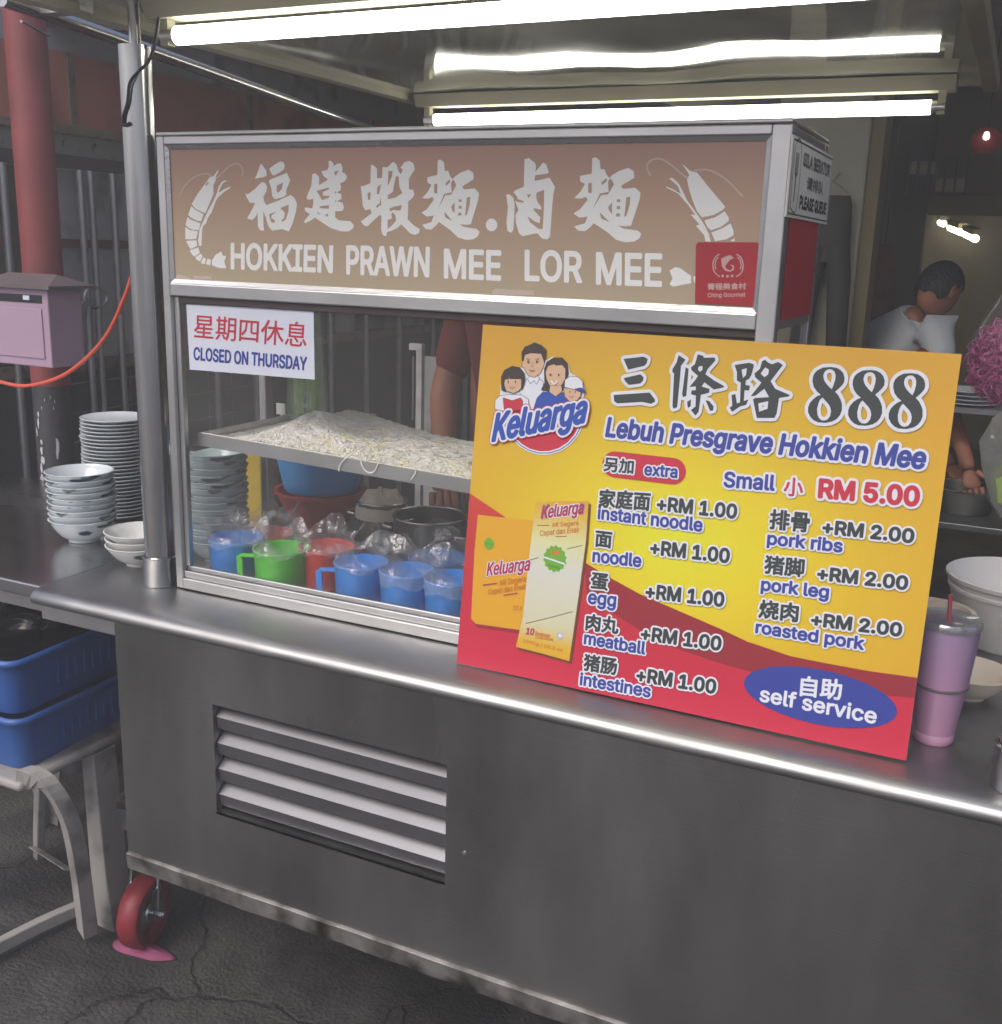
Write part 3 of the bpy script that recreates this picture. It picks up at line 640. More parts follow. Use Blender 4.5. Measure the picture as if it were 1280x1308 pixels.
# ================================================================ PRINT ON THE SIGN BOX  (local x = world x, local y = world z, local z towards the street)
def frame_empty(name, o, u, v, parent=None):
    u, v = Vector(u), Vector(v); n = u.cross(v); e = bpy.data.objects.new(name, None); COL.objects.link(e)
    e.matrix_world = Matrix(((u.x, v.x, n.x, o[0]), (u.y, v.y, n.y, o[1]), (u.z, v.z, n.z, o[2]), (0, 0, 0, 1))); return e
SIGN_ADD = [[(0.1512,1.5797),(0.1613,1.5694),(0.162,1.5614),(0.1553,1.5592),(0.139,1.557),(0.1451,1.568)],[(0.167,1.5716),(0.1765,1.5774),(0.1879,1.5824),(0.1943,1.5816),(0.197,1.5766),(0.195,1.5708),(0.1893,1.5672),(0.1752,1.5614),(0.1715,1.5636)],[(0.1655,1.5541),(0.1703,1.5563),(0.193,1.5633),(0.2004,1.5657),(0.2067,1.5548),(0.2028,1.5476),(0.1989,1.5403),(0.1987,1.533),(0.194,1.53),(0.1789,1.5263),(0.1751,1.527),(0.1715,1.5313),(0.1699,1.5431)],[(0.119,1.5347),(0.1238,1.5333),(0.1375,1.5408),(0.1474,1.5489),(0.1532,1.5519),(0.1588,1.5504),(0.1624,1.5445),(0.1603,1.5372),(0.1544,1.5298),(0.1561,1.5224),(0.1597,1.5172),(0.1826,1.5241),(0.2071,1.533),(0.2144,1.528),(0.2188,1.52),(0.2167,1.5083),(0.2099,1.4905),(0.2021,1.4778),(0.189,1.4813),(0.17,1.4782),(0.1626,1.4853),(0.1582,1.4986),(0.1537,1.5075),(0.1533,1.4956),(0.1537,1.4776),(0.1461,1.4789),(0.1424,1.4849),(0.1421,1.5059),(0.1391,1.4998),(0.1311,1.4937),(0.1215,1.4966),(0.1297,1.5072),(0.1378,1.52),(0.1272,1.5206),(0.1217,1.528)],[(0.2778,1.5825),(0.2823,1.5832),(0.2867,1.579),(0.2875,1.5754),(0.2946,1.5789),(0.2999,1.5789),(0.3034,1.5733),(0.3024,1.5662),(0.3077,1.5648),(0.3112,1.5592),(0.3076,1.5535),(0.2988,1.55),(0.3005,1.5457),(0.2996,1.54),(0.2924,1.5371),(0.3004,1.5351),(0.3012,1.5279),(0.2932,1.5243),(0.3029,1.5222),(0.3055,1.5151),(0.3028,1.5101),(0.2895,1.5092),(0.2894,1.5006),(0.2956,1.4963),(0.3169,1.4952),(0.323,1.4896),(0.3212,1.4845),(0.3133,1.4801),(0.299,1.4798),(0.2812,1.4845),(0.2668,1.4915),(0.2524,1.4993),(0.245,1.4955),(0.2339,1.4909),(0.2312,1.4931),(0.2425,1.505),(0.2343,1.5085),(0.2325,1.5136),(0.2362,1.5144),(0.2472,1.513),(0.2491,1.5203),(0.2492,1.5275),(0.2419,1.526),(0.2374,1.5267),(0.2384,1.5332),(0.2459,1.5463),(0.248,1.5635),(0.2534,1.5649),(0.2606,1.5599),(0.2604,1.5477),(0.2766,1.5556),(0.2678,1.5613),(0.2652,1.5677),(0.2759,1.5698),(0.2786,1.5748)],[(0.3536,1.5772),(0.3577,1.5763),(0.3642,1.5714),(0.3642,1.5574),(0.3729,1.5582),(0.3738,1.5738),(0.3818,1.5729),(0.3918,1.5811),(0.3978,1.577),(0.4018,1.5664),(0.4054,1.5634),(0.4081,1.5693),(0.4047,1.5729),(0.4116,1.5801),(0.4194,1.582),(0.4263,1.5784),(0.4289,1.5703),(0.4235,1.5631),(0.4187,1.5566),(0.4194,1.5419),(0.4257,1.5419),(0.4287,1.5354),(0.4258,1.5305),(0.418,1.5246),(0.4181,1.5106),(0.4172,1.4999),(0.4282,1.4909),(0.4381,1.4861),(0.4372,1.4803),(0.4303,1.4774),(0.4224,1.4792),(0.4124,1.4873),(0.4063,1.4922),(0.4003,1.4871),(0.3903,1.4827),(0.3822,1.4809),(0.3802,1.4741),(0.3741,1.4765),(0.3716,1.4832),(0.372,1.5034),(0.3689,1.505),(0.3597,1.4981),(0.3474,1.4881),(0.3412,1.4894),(0.3354,1.4952),(0.3454,1.5013),(0.3546,1.5073),(0.3526,1.5132),(0.3433,1.5114),(0.3392,1.5181),(0.3356,1.5465),(0.3413,1.5465),(0.3526,1.5507)],[(0.4668,1.5822),(0.4715,1.5834),(0.4773,1.5789),(0.4785,1.5678),(0.4842,1.5678),(0.4872,1.5606),(0.4914,1.5563),(0.4948,1.5598),(0.5041,1.5653),(0.517,1.5693),(0.5246,1.5653),(0.5257,1.5566),(0.5175,1.5518),(0.5073,1.5462),(0.5102,1.5423),(0.527,1.5439),(0.5346,1.5376),(0.5339,1.5297),(0.5305,1.5185),(0.5226,1.4942),(0.5151,1.4933),(0.5047,1.4939),(0.5114,1.4905),(0.5322,1.488),(0.537,1.484),(0.5343,1.4775),(0.5269,1.4733),(0.5156,1.4722),(0.5023,1.4752),(0.4906,1.4847),(0.4702,1.4966),(0.4654,1.4916),(0.4577,1.4857),(0.448,1.4863),(0.442,1.492),(0.4576,1.4964),(0.4613,1.5055),(0.4497,1.5037),(0.4408,1.5093),(0.4495,1.5143),(0.461,1.5275),(0.459,1.5315),(0.4513,1.529),(0.4415,1.5298),(0.4511,1.5388),(0.4568,1.5485),(0.45,1.5517),(0.4499,1.559),(0.4662,1.5622)],[(0.565,1.4942),(0.5646,1.4913),(0.5633,1.4887),(0.5611,1.4867),(0.5583,1.4855),(0.5553,1.4852),(0.5523,1.4859),(0.5497,1.4874),(0.5478,1.4897),(0.5467,1.4924),(0.5467,1.4953),(0.5476,1.4981),(0.5494,1.5004),(0.5519,1.502),(0.5548,1.5028),(0.5578,1.5026),(0.5606,1.5015),(0.5629,1.4995),(0.5644,1.497)],[(0.604,1.5829),(0.6104,1.5845),(0.62,1.578),(0.622,1.5731),(0.621,1.5659),(0.6328,1.5787),(0.6375,1.5755),(0.6416,1.5658),(0.639,1.5634),(0.6215,1.5618),(0.62,1.5542),(0.6319,1.5562),(0.6428,1.5586),(0.6516,1.5465),(0.6494,1.5352),(0.6484,1.5157),(0.6472,1.4795),(0.6427,1.4761),(0.6353,1.4768),(0.6275,1.4841),(0.6051,1.4794),(0.5992,1.4835),(0.594,1.4967),(0.593,1.5084),(0.5971,1.515),(0.592,1.5266),(0.5956,1.5315),(0.5887,1.5389),(0.5914,1.5414),(0.6044,1.5463)],[(0.5774,1.5355),(0.5821,1.5364),(0.5889,1.5315),(0.5911,1.5232),(0.5912,1.505),(0.5905,1.4883),(0.5868,1.4832),(0.581,1.4865),(0.5792,1.4981),(0.5808,1.5182)],[(0.7045,1.5836),(0.7094,1.5848),(0.7154,1.5804),(0.717,1.5693),(0.7228,1.5693),(0.7261,1.5622),(0.7306,1.5579),(0.7339,1.5614),(0.7432,1.5669),(0.7563,1.5708),(0.7642,1.5668),(0.7656,1.5583),(0.7574,1.5535),(0.7472,1.548),(0.7503,1.5441),(0.7674,1.5457),(0.7753,1.5395),(0.7749,1.5316),(0.7718,1.5205),(0.7647,1.4966),(0.7571,1.4957),(0.7464,1.4963),(0.7534,1.4929),(0.7747,1.4904),(0.7797,1.4865),(0.7772,1.4801),(0.7698,1.4759),(0.7583,1.4748),(0.7446,1.4777),(0.7323,1.4871),(0.711,1.4989),(0.7064,1.4939),(0.6987,1.4881),(0.6887,1.4887),(0.6824,1.4943),(0.6982,1.4987),(0.7017,1.5076),(0.6898,1.5058),(0.6805,1.5114),(0.6893,1.5164),(0.7005,1.5294),(0.6983,1.5334),(0.6905,1.531),(0.6805,1.5317),(0.69,1.5406),(0.6955,1.5503),(0.6884,1.5535),(0.688,1.5607),(0.7046,1.5638)]]
SIGN_SUB = [[(0.1813,1.5468),(0.1927,1.5512),(0.1906,1.5417),(0.1829,1.5358),(0.1802,1.538)],[(0.165,1.5032),(0.1784,1.5078),(0.1697,1.5018),(0.1686,1.4973),(0.1761,1.4944),(0.1751,1.4907),(0.1694,1.4906),(0.1658,1.4972)],[(0.187,1.5131),(0.203,1.5184),(0.2019,1.5081),(0.1969,1.4962),(0.1912,1.4924),(0.1874,1.4931),(0.1942,1.4991),(0.1953,1.5065),(0.1898,1.5102)],[(0.2892,1.5677),(0.2963,1.5683),(0.2909,1.5613),(0.2888,1.5634)],[(0.2557,1.5391),(0.2783,1.5442),(0.2782,1.5414),(0.2674,1.5377),(0.2674,1.532),(0.279,1.5321),(0.2781,1.5292),(0.2655,1.5255),(0.2602,1.5334)],[(0.2599,1.5161),(0.278,1.5184),(0.2779,1.5131),(0.2626,1.5135)],[(0.2562,1.5088),(0.2616,1.5052),(0.2598,1.5045),(0.2571,1.5059)],[(0.2706,1.5032),(0.276,1.5061),(0.276,1.5011)],[(0.2893,1.5393),(0.2917,1.5371),(0.2892,1.535)],[(0.2897,1.5257),(0.2923,1.5243),(0.2896,1.5224)],[(0.3475,1.5357),(0.3526,1.5383),(0.3526,1.5274),(0.3485,1.5265)],[(0.3648,1.545),(0.3709,1.5491),(0.3679,1.535),(0.3638,1.535)],[(0.3699,1.5317),(0.3719,1.5201),(0.3638,1.515),(0.3628,1.5183),(0.3689,1.5217)],[(0.3839,1.5672),(0.3909,1.568),(0.3899,1.5598),(0.383,1.5467)],[(0.3969,1.5606),(0.4015,1.5598),(0.4029,1.5451),(0.408,1.5369),(0.3961,1.5302),(0.383,1.5277),(0.383,1.5335),(0.392,1.5385),(0.394,1.55)],[(0.3861,1.5144),(0.3921,1.517),(0.4071,1.5196),(0.4052,1.5121),(0.3982,1.512),(0.3932,1.5128),(0.3871,1.5102)],[(0.3892,1.5069),(0.3912,1.509),(0.3962,1.5054),(0.3973,1.4971),(0.3903,1.4903),(0.3828,1.4851),(0.3827,1.4982),(0.3902,1.5003)],[(0.4616,1.5493),(0.4664,1.5501),(0.4666,1.5364),(0.4618,1.5372)],[(0.4685,1.5153),(0.4801,1.5341),(0.4896,1.5349),(0.4978,1.5483),(0.4926,1.5563),(0.4907,1.5542),(0.4893,1.5502),(0.4905,1.5382),(0.4781,1.536)],[(0.4798,1.5502),(0.4869,1.5563),(0.4877,1.5526),(0.4814,1.547)],[(0.4899,1.518),(0.4955,1.5245),(0.4958,1.5092),(0.4919,1.5132)],[(0.4786,1.5114),(0.4922,1.4986),(0.4807,1.503)],[(0.5152,1.5311),(0.5208,1.5324),(0.5201,1.5215),(0.5157,1.507),(0.513,1.5057),(0.5145,1.5215)],[(0.502,1.5286),(0.5068,1.5286),(0.5068,1.5251),(0.5021,1.5251)],[(0.5022,1.5198),(0.507,1.5198),(0.5071,1.5158),(0.5023,1.5157)],[(0.5015,1.5101),(0.5068,1.5101),(0.5069,1.5061),(0.5016,1.506)],[(0.6243,1.5383),(0.6353,1.5424),(0.6361,1.522),(0.6356,1.49),(0.6291,1.4899),(0.6156,1.4988),(0.6116,1.507),(0.6212,1.5005),(0.6307,1.4974),(0.6313,1.5056),(0.6206,1.5153),(0.6214,1.5178),(0.6318,1.5155),(0.6326,1.5187),(0.6257,1.5269),(0.6236,1.5334)],[(0.6095,1.5357),(0.616,1.5366),(0.6125,1.5308)],[(0.5922,1.5307),(0.6052,1.5267),(0.6043,1.5247),(0.5939,1.5262)],[(0.7004,1.5511),(0.7053,1.5519),(0.706,1.5383),(0.701,1.5391)],[(0.7087,1.5174),(0.7198,1.536),(0.7295,1.5368),(0.7375,1.55),(0.7318,1.5579),(0.73,1.5559),(0.7287,1.5519),(0.7303,1.54),(0.7178,1.5379)],[(0.7189,1.5519),(0.726,1.5579),(0.727,1.5543),(0.7207,1.5487)],[(0.7305,1.5201),(0.7359,1.5265),(0.7368,1.5114),(0.7327,1.5153)],[(0.7191,1.5135),(0.7335,1.5009),(0.7215,1.5052)],[(0.7558,1.533),(0.7614,1.5344),(0.7611,1.5236),(0.7572,1.5092),(0.7544,1.5079),(0.7554,1.5235)],[(0.7425,1.5306),(0.7473,1.5306),(0.7475,1.5271),(0.7427,1.5271)],[(0.743,1.5218),(0.7478,1.5219),(0.748,1.5179),(0.7432,1.5178)],[(0.7426,1.5122),(0.748,1.5123),(0.7482,1.5083),(0.7428,1.5082)]]
PRAWN_ADD = [[(0.0091,1.5173),(0.0234,1.5344),(0.0448,1.5551),(0.049,1.5597),(0.0561,1.5605),(0.0635,1.568),(0.0672,1.571),(0.0654,1.5657),(0.0612,1.5612),(0.0609,1.5544),(0.0555,1.5468),(0.0549,1.5331),(0.0494,1.5238),(0.0372,1.5034),(0.0301,1.5051),(0.016,1.5104)],[(0.0079,1.5142),(0.0169,1.5081),(0.033,1.5018),(0.0274,1.4903),(0.0171,1.4917),(0.006,1.4962),(0.001,1.5001)],[(-0.0007,1.4966),(0.0068,1.4923),(0.0262,1.4872),(0.0225,1.4767),(0.0101,1.4764),(-0.0001,1.48),(-0.0057,1.4843)],[(-0.0063,1.4808),(0.0028,1.4763),(0.0204,1.4743),(0.0156,1.4624),(0.0031,1.4612),(-0.007,1.4614)],[(-0.0054,1.4587),(0.0165,1.4599),(0.0171,1.4509),(0.0033,1.4457),(-0.0017,1.4512)],[(0.0011,1.4437),(0.0191,1.4486),(0.0228,1.4408),(0.011,1.4334),(0.005,1.4379)],[(0.0124,1.4323),(0.0238,1.439),(0.0283,1.4347),(0.0217,1.4265),(0.0149,1.4287)],[(0.0235,1.4258),(0.0297,1.4328),(0.0348,1.4314),(0.0319,1.4224),(0.0261,1.4227)],[(0.0337,1.4222),(0.0379,1.4312),(0.045,1.4301),(0.0435,1.4209)],[(0.047,1.4289),(0.0556,1.4386),(0.0671,1.4436),(0.0698,1.4375),(0.0769,1.4361),(0.0725,1.4281),(0.0761,1.4173),(0.0628,1.4168),(0.0466,1.421)],[(0.0544,1.5223),(0.062,1.5346),(0.0665,1.5453),(0.0738,1.5529),(0.0818,1.5547),(0.0824,1.5532),(0.0747,1.5502),(0.0672,1.54),(0.0664,1.5354),(0.0763,1.5408),(0.0888,1.5446),(0.0893,1.5426),(0.0791,1.5378),(0.0637,1.5278),(0.0594,1.5224),(0.0505,1.5054),(0.042,1.496),(0.0374,1.4866),(0.0311,1.4834),(0.0286,1.474),(0.0265,1.452),(0.0213,1.451),(0.0196,1.4597),(0.0236,1.477),(0.0303,1.488),(0.0403,1.5037)]]
PRAWN_SUB = [[(0.0393,1.5475),(0.0436,1.5521),(0.0462,1.551),(0.0413,1.5452)]]
RX = Matrix.Rotation(PI / 2, 4, 'X')      # local (x, y, 0) -> world (x, 0, y)
def up(o, y):
    """stand a flat print upright in the plane at depth y"""
    o.data.transform(Matrix.Translation((0, y, 0)) @ RX); return o
SY = YW + .0073
up(sheet('lettering', SIGN_ADD, 'sign_white', case, 0, SIGN_SUB), SY)
up(sheet('prawn_picture', PRAWN_ADD, 'sign_white', case, 0, PRAWN_SUB), SY); up(sheet('prawn_picture', [[(0.8373,1.5574),(0.8402,1.5619),(0.8295,1.576),(0.8406,1.5671),(0.8455,1.5656),(0.8503,1.5648),(0.8675,1.5463),(0.8906,1.5228),(0.8885,1.519),(0.8765,1.5121),(0.8609,1.5089),(0.854,1.5163),(0.8484,1.5268),(0.8435,1.538),(0.8395,1.5492)],[(0.8644,1.5052),(0.8783,1.5092),(0.8903,1.5168),(0.8963,1.5094),(0.8967,1.505),(0.8871,1.4973),(0.8741,1.4929),(0.869,1.497)],[(0.8748,1.49),(0.8873,1.4948),(0.8993,1.502),(0.9039,1.4932),(0.9044,1.4872),(0.8947,1.4817),(0.8807,1.4794)],[(0.9003,1.48),(0.9062,1.4839),(0.9066,1.4794)],[(0.8097,1.5476),(0.8197,1.5439),(0.8307,1.5379),(0.8259,1.5477),(0.8131,1.5577),(0.8179,1.5582),(0.8273,1.5507),(0.8337,1.5402),(0.8393,1.5305),(0.8577,1.5089),(0.8648,1.4999),(0.8721,1.488),(0.8752,1.4782),(0.868,1.4788),(0.8658,1.4864),(0.8537,1.4982),(0.8584,1.4998),(0.8454,1.5125),(0.8519,1.5118),(0.8405,1.5252),(0.8266,1.5387),(0.8107,1.5458)],[(0.8221,1.4398),(0.83,1.4447),(0.8367,1.4434),(0.8521,1.4339),(0.8528,1.4246),(0.8399,1.4217),(0.8286,1.4189),(0.8234,1.4219),(0.827,1.4298)],[(0.8554,1.4332),(0.8577,1.4341),(0.8585,1.424),(0.8558,1.4278)]], 'sign_white', case, 0), SY)
for P in [[(-0.015,1.5319),(-0.0049,1.5443),(0.0102,1.5559),(0.0269,1.5628),(0.0432,1.5643),(0.0551,1.5597)],[(0.061,1.5567),(0.0774,1.568),(0.0897,1.5762),(0.1036,1.5798),(0.1122,1.5761),(0.1158,1.5679),(0.113,1.5604)],[(0.7875,1.5612),(0.7823,1.5703),(0.7847,1.5785),(0.7943,1.5822),(0.8042,1.5806),(0.8177,1.5724),(0.8296,1.5634),(0.8389,1.5574)],[(0.847,1.5671),(0.8611,1.5685),(0.8755,1.564),(0.8903,1.5552),(0.9036,1.5435),(0.912,1.5355)]]: up(sheet('prawn_feeler', stroke(P, .0022), 'print_cream', case, 0), SY - .0001)
for P in [[(-0.0355,1.3957),(-0.0265,1.4041),(-0.0002,1.3994),(-0.0015,1.3954)],[(0.0063,1.4029),(0.0438,1.4035),(0.0456,1.398),(0.0081,1.3973)],[(0.559,1.4002),(0.5636,1.4053),(0.6239,1.405),(0.6264,1.399),(0.5615,1.3969)]]: up(sheet('tape_scrap', [P], 'print_cream', case, 0), SY - .0001)
for s, a, b, c in (('HOKKIEN', (0.0851,1.4159), (0.284,1.4168), (0.0868,1.4581)), ('PRAWN', (0.3085,1.4156), (0.4554,1.4169), (0.3089,1.4598)), ('MEE', (0.4797,1.4164), (0.5734,1.4164), (0.4789,1.4594)),
                   ('LOR', (0.6104,1.4179), (0.6983,1.4182), (0.6088,1.4613)), ('MEE', (0.7185,1.4171), (0.8133,1.4178), (0.7161,1.4611))):
    up(text(s, a, b, c, 'sign_white', case, 0, bold=.0018), SY)
def flat_thing(name, label, cat, poly, m, y, th=.0008, group=None):
    t = thing(name, label, cat, group=group)
    v, F = union([poly]); me = bpy.data.meshes.new('sheet')
    n = len(v); bm = bmesh.new(); vs = [bm.verts.new((x, y - th, z)) for x, z in poly]; f0 = bm.faces.new(vs)
    ex = bmesh.ops.extrude_face_region(bm, geom=[f0]); 
    for q in ex['geom']:
        if isinstance(q, bmesh.types.BMVert): q.co.y += th
    bmesh.ops.recalc_face_normals(bm, faces=bm.faces); bm.to_mesh(me); bm.free()
    link('sheet', me, m, t); return t
st = flat_thing('shop_sticker', 'square red sticker with white emblem and lettering on lower right corner of brown sign', 'sticker', [(0.8563,1.474),(0.8593,1.4774),(0.936,1.479),(0.9382,1.4768),(0.9383,1.3991),(0.8607,1.3988)], 'sticker_red', SY - .0016)
sy = SY - .0027
up(sheet('emblem', [[(0.8911,1.4574),(0.8964,1.4602),(0.9025,1.4623),(0.9083,1.4587),(0.903,1.4563),(0.8995,1.4516),(0.8974,1.4478),(0.8984,1.4455),(0.9042,1.4427),(0.9078,1.4466),(0.9035,1.451),(0.9091,1.4489),(0.9091,1.4436),(0.9043,1.4412),(0.8979,1.4424),(0.8931,1.4469),(0.892,1.4529)]], 'print_pink', st, 0), sy)
for P in [[(0.8883,1.4627),(0.8838,1.4595),(0.8814,1.4541),(0.8811,1.448),(0.8828,1.4419),(0.8864,1.4375),(0.8914,1.4346)],[(0.9111,1.4633),(0.916,1.4605),(0.9192,1.4553),(0.9208,1.4493),(0.9201,1.4432),(0.9174,1.4386),(0.9126,1.4354)],[(0.8871,1.4588),(0.8845,1.455),(0.8839,1.4488),(0.8851,1.4435)],[(0.9129,1.4596),(0.9164,1.4559),(0.918,1.45),(0.9175,1.4447)]]: up(sheet('laurel', stroke(P, .0016), 'print_pink', st, 0), sy)
for c in [(0.895,1.4355),(0.9014,1.4354),(0.9075,1.4359)]: up(sheet('dot', [ell(c, .0018, .0018)], 'print_pink', st, 0), sy)
def q5(x, y): return (820 + x / 6.54, 195 + y / 6.54)
up(text('菁程美食村', (0.8765,1.4166), (0.9272,1.4195), (0.8758,1.4255), 'print_pink', st, 0, bold=.0003), sy)
up(text('Ching Gourmet', (0.8771,1.4073), (0.9269,1.4104), (0.8766,1.4129), 'print_pink', st, 0, bold=.0002), sy)

# paper notice behind the glass front
ny = YW + .0128
nt_ = flat_thing('closing_notice', 'white paper notice with red Chinese and blue English lettering on the left of the window', 'notice', [(-0.0152,1.355), (0.2435,1.3573), (0.2441,1.2484), (-0.0134,1.2455)], 'paper_white', ny)
up(text('星期四休息', (-0.002,1.2997), (0.2289,1.2979), (0.0018,1.3403), 'print_red', nt_, 0, bold=.0003), ny - .0012)
up(text('CLOSED ON THURSDAY', (-0.0043,1.2624), (0.2291,1.2615), (-0.0028,1.2847), 'indigo', nt_, 0, bold=.0009), ny - .0012)

# queue notice on the right end of the sign box: local x = world y, faces +X
def side(o, x): o.data.transform(Matrix(((0, 0, 1, x), (1, 0, 0, 0), (0, 1, 0, 0), (0, 0, 0, 1)))); return o
qs = thing('queue_notice', 'white notice with fork symbol and grey lettering on the right end of the sign box', 'notice')
QX = XR + .0006; zq0, zq1 = 1.511, 1.608; yq = YW - .008
box('board', (QX, yq, zq0), (QX + .0025, YB + .03, zq1), 'white_plastic', qs)
yb_, hq = yq, zq1 - zq0; y9 = YB + .03; wq = y9 - yq
def Q(u, v): return (yq + u * wq, zq0 + v * hq)
def qb(a, b, c, d): return [Q(a, c), Q(b, c), Q(b, d), Q(a, d)]
side(sheet('border', [qb(.02, .98, .035, .055), qb(.02, .98, .945, .965), qb(.02, .026, .035, .965), qb(.974, .98, .035, .965)], 'print_black', qs, 0), QX + .0029)
side(sheet('fork_panel', stroke([Q(.06, .12), Q(.06, .89), Q(.19, .89), Q(.19, .12), Q(.06, .12)], .0018), 'print_black', qs, 0), QX + .0029)
fk = []
for u in (.095, .12, .145): fk += stroke([Q(u, .8), Q(u, .55)], .003)
fk += stroke([Q(.095, .57), Q(.12, .52), Q(.145, .57)], .003) + stroke([Q(.12, .55), Q(.12, .2)], .004)
side(sheet('fork_symbol', fk, 'print_black', qs, 0), QX + .0029)
side(text('SILA BERATUR', Q(.25, .68), Q(.93, .68), Q(.25, .86), 'mesh_wire', qs, 0, bold=.001), QX + .0029)
side(text('请排队', Q(.38, .4), Q(.8, .4), Q(.38, .58), 'mesh_wire', qs, 0, bold=.0006), QX + .0029)
side(text('PLEASE QUEUE', Q(.25, .13), Q(.93, .13), Q(.25, .31), 'print_black', qs, 0, bold=.0013), QX + .0029)
box('end_film', (XR + .0004, YW + .03, zr0 + .012), (XR + .0012, YB - .03, zq0 - .0005), 'sticker_red', case)

# ================================================================ MENU BOARD leaning on the case
BW, BH = 0.6426, 0.5058
mbd = frame_empty('menu_board', (0.5526,0.05279,0.852), (0.999879,-0.015275,0.002857), (-0.000951,0.123413,0.992355))
props(mbd, 'big yellow and red printed menu board with prices leaning against the display case', 'menu board')
MB().box((0, 0, -.0045), (BW, BH, 0)).build('panel', 'white_plastic', mbd)
grad_mat('board_yellow', [(0, '#cfd028'), (.3, '#d4c022'), (.62, '#cca824'), (1, '#c9982a')], radial=(0.3149, 0.2335, .42, .30))
grad_mat('board_red', [(0, '#bd2b45'), (.10, '#b82a3d'), (.19, '#b53735'), (.3, '#c44232')])
sheet('background', [[(0, 0), (BW, 0), (BW, BH), (0, BH)]], 'board_yellow', mbd, .0004)
curve = [(0.1904,0.1842),(0.2285,0.1688),(0.2764,0.1522),(0.3429,0.1361),(0.3918,0.1243),(0.4288,0.1139),(0.4874,0.105),(0.5293,0.1043),(0.5853,0.1046),(0.6445,0.1075)]
curve2 = [(0.6459,0.0816),(0.5888,0.0756),(0.5312,0.0719),(0.4708,0.0721),(0.4077,0.0766),(0.3417,0.0855),(0.2839,0.1013),(0.2333,0.1214),(0.199,0.1336)]
redp = [(0, 0), (BW, 0), (BW, curve[-1][1])] + curve[:-1][::-1] + [(0.134,0.179),(0.0602,0.2317)] + [(0, 0.2588)]
sheet('red_ground', [redp], 'board_red', mbd, .0007)
dark = curve[:-1] + [(BW, curve[-1][1]), (BW, curve2[0][1])] + curve2[1:]
mat('print_maroon', '#8c2732', .5)
sheet('maroon_swoosh', [dark], 'print_maroon', mbd, .001)
# packets
grad_mat('pack_yellow', [(0, '#cf9826'), (1, '#d2a226')])
ym = lambda y: y
Pk1 = [(0.0166,0.2289),(0.0593,0.2304),(0.1103,0.2324),(0.1202,0.0705),(0.1,0.0694),(0.0269,0.0655),(0.0189,0.0718),(0.0157,0.1754)]
Pk2 = [(0.1077,0.2596),(0.149,0.2665),(0.1885,0.2709),(0.1899,0.2156),(0.1865,0.1329),(0.1815,0.0385),(0.139,0.0415),(0.0962,0.0434),(0.1034,0.0913),(0.1051,0.1886)]
sheet('packet_shade', [[(x + .004, y - .005) for x, y in Pk1]], 'print_maroon', mbd, .0012)
sheet('packet', [Pk1], 'pack_yellow', mbd, .0014)
mat('print_brown', '#6b3f22', .5)
sheet('packet_shade', [[(x + .0035, y - .0035) for x, y in Pk2]], 'print_brown', mbd, .0016)
py0, py1 = Pk2[6][1], Pk2[1][1]
m_ = grad_mat('pack_pale', [(0, '#cf9a26'), (.08, '#cba636'), (.2, '#c3c0a0'), (.55, '#c5c6bc'), (.72, '#c9ca98'), (.9, '#cca840'), (1, '#cc9a30')])
t_ = m_.node_tree; rr = [n for n in t_.nodes if n.type == 'VALTORGB'][0]; sp = [n for n in t_.nodes if n.type == 'SEPXYZ'][0]
mr = t_.nodes.new('ShaderNodeMapRange'); mr.inputs['From Min'].default_value = Pk2[5][1]; mr.inputs['From Max'].default_value = Pk2[2][1]; t_.links.new(sp.outputs[1], mr.inputs[0]); t_.links.new(mr.outputs[0], rr.inputs[0])
sheet('packet', [Pk2], 'pack_pale', mbd, .0018)
z3 = .0021
mat('print_magenta', '#a02f55', .5); mat('print_orange', '#c0742e', .5)
for a, b, c in (((0.1184,0.2366), (0.1817,0.2523), (0.1197,0.2563)), ((0.0388,0.14), (0.107,0.1593), (0.0402,0.1609))):
    text('Keluarga', a, b, c, 'print_magenta', mbd, z3, bold=.0007, outline=.0012)
for s, a, b, c in (('Mi Segera', (0.1372,0.227), (0.1765,0.2353), (0.1371,0.2336)), ('Cepat dan Enak', (0.1189,0.2115), (0.1787,0.2256), (0.1187,0.2196)), ('Mi Segera', (0.0625,0.1296), (0.1032,0.1425), (0.0622,0.1384)), ('Cepat dan Enak', (0.0437,0.1126), (0.1037,0.1314), (0.0436,0.121)), ('10 x', (0.0866,0.0972), (0.1008,0.0989), (0.0864,0.1047)),
                   ('Bungkusan', (0.1254,0.0665), (0.1486,0.067), (0.1254,0.0723)), ('Individual', (0.1254,0.0615), (0.1543,0.0626), (0.1254,0.0665)), ('1000g / 28.2 oz', (0.1063,0.0521), (0.17,0.0499), (0.1066,0.0572))):
    text(s, a, b, c, 'print_orange', mbd, z3, bold=.0002)
text('10', (0.11,0.0649), (0.1229,0.0653), (0.1112,0.0752), 'print_magenta', mbd, z3, bold=.0006)
for L_ in [[(0.1135,0.2267),(0.1317,0.2289)],[(0.1436,0.2143),(0.1602,0.2172)],[(0.1056,0.1744),(0.12,0.1803)],[(0.1628,0.1991),(0.1851,0.2077)],[(0.109,0.081),(0.142,0.0944),(0.1797,0.1109)]]: sheet('rule', stroke(L_, .0009), 'print_brown', mbd, z3)
for L_ in [[(0.035,0.1257),(0.0572,0.1323)],[(0.0697,0.1162),(0.0915,0.1231)]]: sheet('rule', stroke(L_, .0017), 'print_magenta', mbd, z3)
def burst(c, r, k=14): return [(c[0] + r * (1 if i % 2 else .86) * math.cos(PI * i / k), c[1] + r * 1.08 * (1 if i % 2 else .86) * math.sin(PI * i / k)) for i in range(2 * k)]
